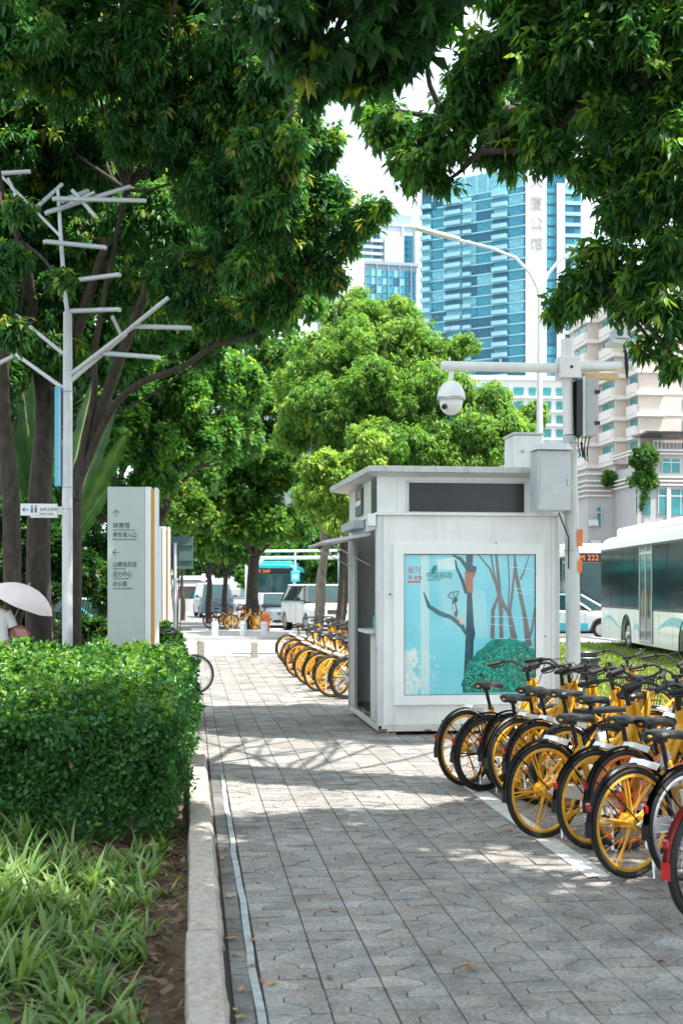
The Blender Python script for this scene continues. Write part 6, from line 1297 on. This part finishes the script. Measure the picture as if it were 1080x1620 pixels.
# ================================================================== TREES
def tree(name, label, base, crown, trunk, n, per=8, ll=.12, lw=.034, group=None, bark=None, fork=None, forks=None, lk=1.0, **kw):
    t = thing(name, label, 'tree', base, 0, group); b = Vector(base); mb = MB(); bk = bark or M['bark']
    fk = Vector(fork) - b if fork else Vector((0, 0, 2.2)); r = trunk
    pts = limb(mb, (0, 0, -.1), fk, r * 1.12, r * .82, 8, .03, 12)
    mb.tube([(0, 0, -.1), (0, 0, .15)], [r * 1.5, r * 1.1], 12)
    mb.build('trunk', bk, t, smooth=70)
    mb = MB(); cs = [Vector(c[0]) - b for c in crown]
    for c in cs: limb(mb, fk, c + Vector((0, 0, -.2)), r * .42 * lk, r * .10 * lk, 8, .10, 7); [limb(mb, c.lerp(fk, .35), c + Vector((rnd.uniform(-1, 1), rnd.uniform(-1, 1), rnd.uniform(-.5, .8))) * 1.0, r * .14 * lk, r * .04 * lk, 5, .1, 5) for _ in range(3)]
    mb.build('branches', bk, t, smooth=70)
    cr_ = leaf_cloud('crown', [(np.array(c[0]) - np.array(base), c[1], (c[2] if len(c) > 2 else (1, 1, .8))) for c in crown], n, per, ll, lw, parent=t, **kw)
    return t
def B(px, py, d, rpx, sc=(1, 1, .8)): return (tuple(P(px, py, d)), rpx / FPX * d, sc)
G = lambda px, d, z=0: tuple(PG(px, d, z))
# mid-distance street trees, bright in the sun
br = dict(dark=(.05, .16, .038), light=(.24, .40, .085), young=.16, youngcol=((.26, .38, .08), (.30, .42, .12)), sub=30, droop=.9, inner=.25)
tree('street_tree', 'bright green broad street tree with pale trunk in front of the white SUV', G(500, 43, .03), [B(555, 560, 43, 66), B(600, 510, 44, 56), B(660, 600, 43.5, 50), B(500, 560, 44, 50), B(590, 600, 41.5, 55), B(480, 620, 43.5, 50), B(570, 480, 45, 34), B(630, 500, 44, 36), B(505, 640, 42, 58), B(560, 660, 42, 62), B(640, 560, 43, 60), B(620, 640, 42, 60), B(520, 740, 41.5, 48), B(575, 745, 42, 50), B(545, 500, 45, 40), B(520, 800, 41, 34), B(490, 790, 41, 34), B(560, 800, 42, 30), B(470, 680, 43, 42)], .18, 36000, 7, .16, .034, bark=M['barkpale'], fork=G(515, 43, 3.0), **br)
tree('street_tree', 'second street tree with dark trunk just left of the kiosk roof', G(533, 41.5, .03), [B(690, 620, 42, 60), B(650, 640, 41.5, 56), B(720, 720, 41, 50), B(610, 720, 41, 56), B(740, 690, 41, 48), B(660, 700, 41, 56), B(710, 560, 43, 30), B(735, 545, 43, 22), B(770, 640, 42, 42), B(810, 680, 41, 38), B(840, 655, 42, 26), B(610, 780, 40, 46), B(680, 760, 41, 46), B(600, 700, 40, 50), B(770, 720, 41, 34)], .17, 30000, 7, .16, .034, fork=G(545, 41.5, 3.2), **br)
tree('young_tree', 'slim young yellow-green tree just left of the kiosk roof', G(536, 31, 0), [B(540, 740, 31, 40), B(575, 722, 31, 32), B(510, 780, 31, 30), B(560, 780, 31, 34), B(530, 820, 31, 24), B(590, 700, 31, 22), B(500, 735, 31, 24)], .05, 5200, 8, .14, .034, fork=G(540, 31, 2.4), dark=(.10, .22, .04), light=(.34, .50, .12), young=.3, youngcol=((.40, .52, .14), (.46, .56, .2)), sub=16, droop=.9, inner=.2)
# darker trees across the crossing and to the left
mdk = dict(dark=(.03, .11, .034), light=(.14, .31, .07), young=.10, youngcol=((.24, .40, .06), (.30, .44, .08)), sub=20)
tree('street_tree', 'street tree with slim dark trunk standing among the yellow bicycles at the crossing', G(401, 53, .0), [B(430, 660, 53, 58), B(400, 740, 53, 60), B(445, 740, 52, 48), B(380, 810, 52, 50), B(430, 820, 52, 50), B(350, 780, 54, 44), B(455, 610, 54, 40), B(460, 830, 53, 36)], .26, 9500, 8, .24, .065, fork=G(402, 53, 2.9), dark=(.035, .12, .03), light=(.13, .28, .05), young=.15, youngcol=((.28, .44, .07), (.34, .48, .09)), sub=20)
tree('street_tree', 'small sunlit street tree farther left beside the dark van', G(331, 61, -.06), [B(325, 850, 61, 30), B(345, 830, 61, 32), B(300, 830, 62, 28), B(322, 800, 61, 34), B(350, 870, 60, 22), B(372, 850, 60, 24)], .15, 4200, 8, .24, .065, fork=G(331, 61, 2.2), **br)
tree('street_tree', 'thin trunked street tree between the dark van and the bicycles', G(357, 58, -.06), [B(360, 850, 58, 28), B(385, 870, 58, 26), B(345, 820, 59, 32), B(395, 840, 58, 26)], .13, 3200, 8, .24, .065, fork=G(357, 58, 2.2), **mdk)
tree('street_tree', 'slender young street tree at the far left kerb beside the traffic sign', G(289, 66, -.06), [B(285, 820, 66, 30), B(265, 790, 66, 34), B(300, 790, 66, 30), B(280, 860, 66, 22)], .11, 3600, 8, .24, .065, fork=G(288, 66, 2.2), **br)
tree('park_tree', 'dense mid-green park tree rising behind the totem, left of the street', G(230, 30, 0), [B(260, 620, 30, 70), B(330, 600, 31, 60), B(220, 690, 29, 60), B(300, 690, 30, 55), B(380, 600, 32, 46), B(240, 760, 29, 40), B(180, 640, 30, 60), B(345, 690, 31, 46), B(150, 720, 28, 55)], .22, 10500, 8, .17, .05, fork=G(240, 30, 3.0), dark=(.03, .12, .035), light=(.14, .32, .07), young=.12, youngcol=((.24, .40, .06), (.30, .44, .08)), sub=20)
tree('park_tree', 'deep green park tree farther back closing the gap above the totems', G(190, 48, 0), [B(180, 800, 48, 60), B(110, 760, 48, 80), B(40, 780, 48, 90), B(250, 850, 48, 46), B(70, 640, 50, 90), B(180, 560, 50, 80), B(270, 540, 50, 70), B(350, 520, 52, 60), B(0, 880, 46, 60), B(90, 880, 46, 60), B(230, 700, 48, 60), B(200, 890, 46, 40), B(300, 640, 47, 70), B(300, 740, 47, 60), B(370, 680, 48, 60), B(250, 600, 48, 70), B(440, 560, 49, 50), B(350, 600, 48, 66)], .3, 17000, 8, .24, .06, fork=G(180, 48, 4.5), **mdk)
for k, (px, d, ct, n) in enumerate([(470, 96, [(455, 880, 40), (500, 870, 42), (545, 890, 40), (480, 905, 24), (520, 915, 26), (420, 890, 30)], 3600), (640, 105, [(620, 850, 50), (700, 850, 50), (760, 840, 45), (560, 830, 40)], 3000), (330, 110, [(300, 900, 26), (350, 890, 30), (390, 905, 26), (330, 870, 34)], 2600)]):
    tree('street_tree', ['round dark tree beyond the far road gantry', 'row-end tree far behind the kiosk', 'far tree beyond the pavilion and the dark van'][k], G(px, d, -.1), [B(a, b, d, c) for a, b, c in ct], .3, n, 8, .42, .13, fork=G(px, d, 3), **mdk)
tree('park_tree', 'dark leafy park tree directly behind the multi-stemmed tree, closing off the sky', G(-30, 27, 0), [B(x_, y_, 26 + (x_ % 3), r_) for x_, y_, r_ in [(160, 420, 90), (240, 500, 80), (320, 520, 66), (60, 520, 90), (330, 420, 80), (420, 450, 66), (470, 480, 44), (400, 330, 80), (250, 280, 100), (100, 250, 110), (480, 360, 50), (460, 230, 60), (0, 400, 90), (360, 180, 90), (230, 130, 110), (80, 80, 110), (180, 560, 60), (400, 80, 80), (-40, 560, 80), (70, 650, 50), (480, 150, 46)]], .28, 13000, 8, .24, .062, fork=G(10, 27, 4.5), lk=.3, dark=(.016, .07, .03), light=(.07, .21, .05), young=.10, youngcol=((.2, .32, .05), (.24, .34, .07)), sub=20)
# big dark tree at the left: several stems, a wide crown over the bed
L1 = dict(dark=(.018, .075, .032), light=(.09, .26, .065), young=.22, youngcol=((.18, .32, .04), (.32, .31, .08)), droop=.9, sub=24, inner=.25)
def stem_tree(name, label, base, stems, crown, n, parent_r, **kw):
    t = thing(name, label, 'tree', base); b = Vector(base)
    for pts, r0, r1 in stems:
        mb = MB(); P_ = [Vector(p) - b for p in pts]; k = len(P_); out = []; rs = []
        for i in range(k - 1):
            for j in range(4): tt_ = (i + j / 4) / (k - 1); q0 = P_[max(0, i - 1)]; q1 = P_[i]; q2 = P_[i + 1]; q3 = P_[min(k - 1, i + 2)]; s = j / 4; out.append(.5 * ((2 * q1) + (q2 - q0) * s + (2 * q0 - 5 * q1 + 4 * q2 - q3) * s * s + (3 * q1 - q0 - 3 * q2 + q3) * s ** 3)); rs.append((r0 + (r1 - r0) * tt_) * rnd.uniform(.93, 1.07))
        out.append(P_[-1]); rs.append(r1); mb.tube(out, rs, 12); mb.build('trunk' if r0 > .12 else 'branch', M['bark'], t, smooth=70)
    mb = MB(); cs = [Vector(c[0]) - b for c in crown]
    ends = [Vector(s[0][-1]) - b for s in stems]
    for c in cs: e = min(ends, key=lambda q: (q - c).length); limb(mb, e, c, .03, .012, 7, .08, 6)
    mb.build('twigs', M['bark'], t, smooth=70)
    leaf_cloud('crown', [(np.array(c[0]) - np.array(base), c[1], c[2]) for c in crown], n, parent=t, **kw); return t
D0 = 18.5
c1 = [B(60, 470, 19.2, 80), B(40, 330, 19.4, 90), B(130, 380, 19.5, 80), B(150, 230, 19.4, 90), B(60, 180, 19, 90), B(210, 470, 19.3, 62), B(250, 340, 19, 80), B(15, 410, 16.3, 34), B(20, 520, 16, 30), B(100, 442, 16.6, 18), B(30, 330, 16.2, 24), B(-20, 460, 16.2, 50), B(300, 440, 18, 66), B(380, 400, 17.5, 66), B(340, 290, 17.5, 72), B(430, 470, 17.5, 52), B(470, 390, 17, 56), B(510, 430, 17, 38), B(450, 300, 17, 62), B(520, 320, 17, 46), B(570, 340, 16.5, 34), B(598, 330, 16.3, 20), B(250, 200, 17.5, 85), B(350, 180, 17.5, 75), B(440, 200, 17, 66), B(500, 230, 17, 42), B(110, 80, 17, 95), B(230, 80, 17, 90), B(340, 70, 17, 80), B(0, 60, 16, 95), B(430, 100, 16.5, 60), B(330, 500, 18, 42), B(400, 510, 18, 34), B(90, 550, 19.3, 50), B(0, 580, 19, 55), B(-40, 420, 19, 90), B(-30, 230, 18.5, 90), B(545, 380, 16.8, 28), B(120, -60, 17, 100), B(280, -60, 17, 100), B(400, -20, 16.5, 70), B(425, 330, 16.3, 60), B(430, 240, 16, 60), B(395, 420, 16.4, 42), B(400, -230, 15.2, 110), B(250, -240, 15.5, 110), B(100, -230, 15.5, 110), B(540, -200, 15, 90), B(-60, -200, 15.5, 110), B(200, -120, 15.6, 90)]  # the closing blobs lie unseen above the frame, added to block sun
stems = [([G(22, 18.5), P(18, 800, 18.5), P(5, 650, 18.5), P(8, 520, 18.5), P(30, 380, 18)], .14, .08),
 ([G(62, 19.5), P(62, 820, 19.5), P(72, 660, 19.5), P(60, 560, 19.3), P(40, 420, 18.5)], .20, .09), ([P(72, 700, 19.5), P(100, 600, 19.3), P(130, 500, 19), P(170, 380, 18.5)], .11, .06),
 ([G(118, 19), P(118, 860, 19), P(122, 760, 19), P(150, 680, 19), P(178, 600, 18.8), P(200, 540, 18.6), P(240, 440, 18.4)], .115, .07), ([P(122, 770, 19), P(170, 660, 18.8), P(215, 610, 18.4), P(290, 580, 18.2), P(340, 545, 18), P(400, 530, 17.8), P(470, 470, 17.5)], .062, .03),
 ([P(120, 790, 18.9), P(135, 690, 18.9), P(150, 620, 18.9), P(152, 540, 18.9), P(200, 300, 18.4)], .06, .04)]
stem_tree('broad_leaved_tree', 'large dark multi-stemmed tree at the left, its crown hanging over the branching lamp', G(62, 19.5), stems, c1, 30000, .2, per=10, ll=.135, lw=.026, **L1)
# near tree at the right with its crown filling the upper right corner
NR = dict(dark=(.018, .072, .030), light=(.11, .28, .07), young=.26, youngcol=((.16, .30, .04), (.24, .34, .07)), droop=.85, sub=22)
c2 = [B(700, 220, 10.5, 56), B(660, 260, 10.5, 46), B(620, 200, 10.8, 44), B(740, 150, 10.5, 60), B(800, 210, 10.3, 60), B(780, 90, 10.3, 62), B(850, 60, 10, 75), B(900, 150, 10, 80), B(860, 230, 10, 42), B(960, 60, 9.8, 90), B(1040, 80, 9.6, 90), B(1000, 200, 9.8, 84), B(1060, 260, 9.6, 84), B(940, 260, 9.9, 44), B(1000, 330, 9.8, 60), B(1060, 400, 9.6, 66), B(960, 410, 9.8, 50), B(920, 460, 10, 44), B(880, 480, 10.1, 26), B(1000, 460, 9.7, 54), B(1060, 500, 9.5, 50), B(1070, 570, 9.4, 30), B(1030, 540, 9.6, 26), B(700, 290, 10.6, 26), B(590, 165, 11, 32), B(1120, 300, 9.6, 100), B(1130, 150, 9.6, 100), B(940, -40, 9.8, 90), B(820, -30, 10, 70), B(680, 40, 10.3, 40), B(1050, -60, 9.6, 100)]
c2 += [((x_, y_, z_), r_, (1, 1, .6)) for x_, y_, z_, r_ in [(4.6, 13, 9.1, 1.2), (5.8, 13.4, 8.9, 1.2), (4.4, 14.6, 9.4, 1.2), (5.9, 14.8, 9.1, 1.2), (5.2, 12.0, 9.1, 1.1), (6.9, 12.6, 8.6, 1.1), (3.5, 13.6, 9.4, .9)]]  # unseen upper crown, added above the frame to shade the kiosk
c2 += [B(815, 190, 13, 60), B(890, 150, 13, 66), B(960, 190, 13, 66), B(760, 130, 13, 50), B(1010, 260, 13, 60)]
base2 = (6.9, 9.5, 0.0)
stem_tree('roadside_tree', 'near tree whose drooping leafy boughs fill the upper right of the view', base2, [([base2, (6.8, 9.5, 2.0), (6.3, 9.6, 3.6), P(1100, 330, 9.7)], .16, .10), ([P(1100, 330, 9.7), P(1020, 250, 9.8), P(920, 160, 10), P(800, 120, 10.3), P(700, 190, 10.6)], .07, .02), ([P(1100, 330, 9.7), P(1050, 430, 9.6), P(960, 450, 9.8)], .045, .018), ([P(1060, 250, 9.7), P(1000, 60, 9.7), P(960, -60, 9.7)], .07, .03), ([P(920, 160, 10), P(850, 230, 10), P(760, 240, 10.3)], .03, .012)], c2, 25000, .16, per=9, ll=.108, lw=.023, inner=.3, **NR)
# overhanging tree nearer still: its boughs darken the top of the view and shade the path
c3 = [B(560, 10, 8.2, 120), B(640, 60, 8.4, 70), B(480, 60, 8.2, 90), B(420, -10, 8, 100), B(560, 110, 8.4, 50), B(490, 130, 8.4, 40), B(690, -20, 8.2, 80)]
def W3(x, y, z, r): return ((x, y, z), r, (1, 1, .55))
c3 += [W3(3.2, 5.0, 6.3, 1.25), W3(1.2, 4.2, 6.6, 1.3), W3(2.6, 2.6, 6.4, 1.4), W3(4.9, 3.6, 6.6, 1.4), W3(3.6, .6, 6.6, 1.4), W3(1.0, 1.4, 6.8, 1.2), W3(4.6, 6.8, 6.7, 1.2), W3(6.2, 5.6, 6.5, 1.3), W3(1.9, 7.4, 6.9, .95), W3(6.4, 1.8, 6.6, 1.3), W3(-.6, 3.0, 6.6, 1.2), W3(3.4, 7.0, 6.4, 1.0), W3(3.0, 6.0, 6.3, 1.0), W3(2.0, 6.4, 6.4, 1.0), W3(.6, 6.6, 6.9, 1.0), W3(3.6, 3.4, 6.2, 1.1), W3(2.5, 3.5, 6.2, 1.0), W3(4.6, 2.5, 6.2, 1.1), W3(3.4, 2.2, 6.2, 1.1), W3(4.4, 4.6, 6.2, 1.0), W3(5.6, 4.4, 6.2, 1.0), W3(2.2, 4.8, 6.3, 1.0)]
base3 = (5.6, -1.2, 0)
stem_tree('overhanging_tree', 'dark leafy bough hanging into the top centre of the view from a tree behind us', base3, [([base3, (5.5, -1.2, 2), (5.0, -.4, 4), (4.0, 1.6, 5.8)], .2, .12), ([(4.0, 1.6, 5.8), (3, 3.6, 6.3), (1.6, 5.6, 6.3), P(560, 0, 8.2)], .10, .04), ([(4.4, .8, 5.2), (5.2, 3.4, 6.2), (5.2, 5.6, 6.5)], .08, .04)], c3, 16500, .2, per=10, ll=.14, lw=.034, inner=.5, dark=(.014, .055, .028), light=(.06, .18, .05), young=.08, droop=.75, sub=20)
# the kiosk is shaded by unseen upper crown added to the roadside tree

# ---------------------------------------------------------------- undergrowth at the left
def shrub(name, label, px, py, d, rpx, n, ll=.07, lw=.03, grp=None, **kw):
    o_ = PG(px, d); t = thing(name, label, 'shrub', o_, 0, grp); c = P(px, py, d) - o_; r = rpx / FPX * d
    mb = MB(); [mb.tube([(rnd.uniform(-.1, .1), rnd.uniform(-.1, .1), -.05), c + Vector((rnd.uniform(-r, r), rnd.uniform(-r, r), rnd.uniform(-.2, .3) * r)) * .8], [.02, .008], 5) for _ in range(8)]; mb.build('stems', M['bark'], t)['kind'] = 'stuff'
    leaf_cloud('foliage', [(tuple(c), r, (1.2, 1, .8)), (tuple(c + Vector((r * .7, 0, -r * .4))), r * .7, (1, 1, .8)), (tuple(c + Vector((-r * .8, .2, -r * .3))), r * .75, (1, 1, .8)), (tuple(c + Vector((0, -.2, -r * .8))), r * .6, (1, 1, .8))], n, 7, ll, lw, .4, parent=t, sub=5, **kw); return t
shrub('round_shrub', 'small clipped round shrub at the foot of the smaller totem', 266, 998, 20.5, 20, 1000, .05, .024, dark=(.02, .09, .02), light=(.07, .2, .03), young=.1)
sh = dict(dark=(.012, .05, .016), light=(.045, .14, .025), young=.06)
shrub('dark_shrub', 'dark shrub right of the branching lamp, below the totem edge', 150, 1000, 19.8, 34, 1500, **sh)
shrub('dark_shrub', 'dark shrub between the tree stems and the lamp pole', 80, 880, 22, 60, 2300, .09, .035, **sh)
shrub('dark_shrub', 'tall dark shrub at the far left behind the umbrella', 20, 830, 23, 70, 2600, .09, .035, **sh)
shrub('dark_shrub', 'green shrub low behind the totem left edge, beside the turquoise car', 175, 900, 24, 46, 1800, .09, .035, dark=(.02, .07, .02), light=(.07, .18, .03), young=.05)
shrub('dark_shrub', 'low broad shrub filling the ground behind the granite pedestal', 30, 960, 26, 70, 2400, .09, .035, **sh)
shrub('dark_shrub', 'leafy shrub half hidden behind the branching lamp at waist height', 120, 850, 27, 50, 1600, .10, .04, **sh)
shrub('pale_shrub', 'pale sunlit roundish shrub farther back over the smaller totem', 285, 790, 38, 40, 1300, .12, .05, dark=(.05, .14, .03), light=(.16, .3, .06))
hedge('low_hedge', [(-8, -1.2, 27.5, 29.5, .75)], 9000, 'low hedge running left of the crossing beyond the totems', .05)
# strap-leaved clumps behind the hedge
blades('strap_plants', [(PG(px, d).x, PG(px, d).y, 0, 22, l, .022, (.02, .10, .025), (.09, .22, .06)) for px, d, l in [(160, 18.6, 1.25), (150, 19.2, 1.1), (128, 19.0, .95), (166, 20, 1.3), (140, 20.5, 1.0), (255, 19.4, .9)]], 'clump of dark strap-leaved plants between the lamp and the totem', 'plant')
# traveller's palm: big banana-like leaves, each one built
tp = thing('travellers_palm', 'broad banana-like palm leaves showing pale between the dark stems at the left', 'palm', G(75, 24))
tb_ = Vector(G(75, 24))
mb = MB(); mb.tube([(0, 0, 0), (0, 0, 1.6)], [.16, .12], 12); mb.build('trunk', M['barkpale'], tp)
def bigleaf(tip, w, twist=0):
    a = Vector((0, 0, 1.4)); b = Vector(tip) - tb_; mid = a.lerp(b, .5) + Vector((0, 0, .35)); pts = []; N_ = 20
    for i in range(N_ + 1):
        s = i / N_; pts.append((1 - s) ** 2 * a + 2 * s * (1 - s) * mid + s * s * b)
    V_ = []; F_ = []; T_ = []; side = (b - a).cross(Vector((math.sin(twist), -1, .4 * math.cos(twist)))).normalized()
    for i, p in enumerate(pts):
        s = i / N_; k = max(0, (s - .35) / .65); ww = w * (math.sin(PI * min(1, k * .93 + .05)) ** .55 if k > 0 else 0) + .012; rip = 1 - .16 * (i % 2) - .12 * (i % 3 == 0)
        for e in (-1, -.5, 0, .5, 1): V_.append(p + side * ww * e * rip + Vector((0, 0, -.18 * abs(e) ** 2 * ww))); c = (.026, .075, .024) if abs(e) > .1 else (.08, .14, .055); T_.append([c[0] * (.7 + .5 * (i % 3) / 3), c[1] * (.75 + .4 * (i % 3) / 3), c[2]])
    for i in range(N_):
        for e in range(4): q_ = i * 5 + e; F_.append((q_, q_ + 1, q_ + 6, q_ + 5))
    place(fast_mesh('leaf', np.array([tuple(v) for v in V_]), np.array(F_), BLADE, np.array(T_)), 'leaf', tp)
    mb = MB(); mb.tube(pts, [.035 - .026 * i / N_ for i in range(N_ + 1)], 6); mb.build('leaf_stalk', M['green'] if False else mat('stalk', (.16, .22, .07), .6), tp)
for (px, py, d, w) in [(30, 570, 23.5, .20), (55, 600, 23, .22), (0, 640, 23, .22), (180, 640, 24, .20), (198, 690, 22.5, .17), (150, 600, 25, .18), (10, 720, 22.5, .2), (175, 770, 21.8, .15)]: bigleaf(P(px, py, d), w, rnd.uniform(-.5, .5))

for o_ in C.objects:
    if o_.name.startswith('stems'): o_['kind'] = 'stuff'
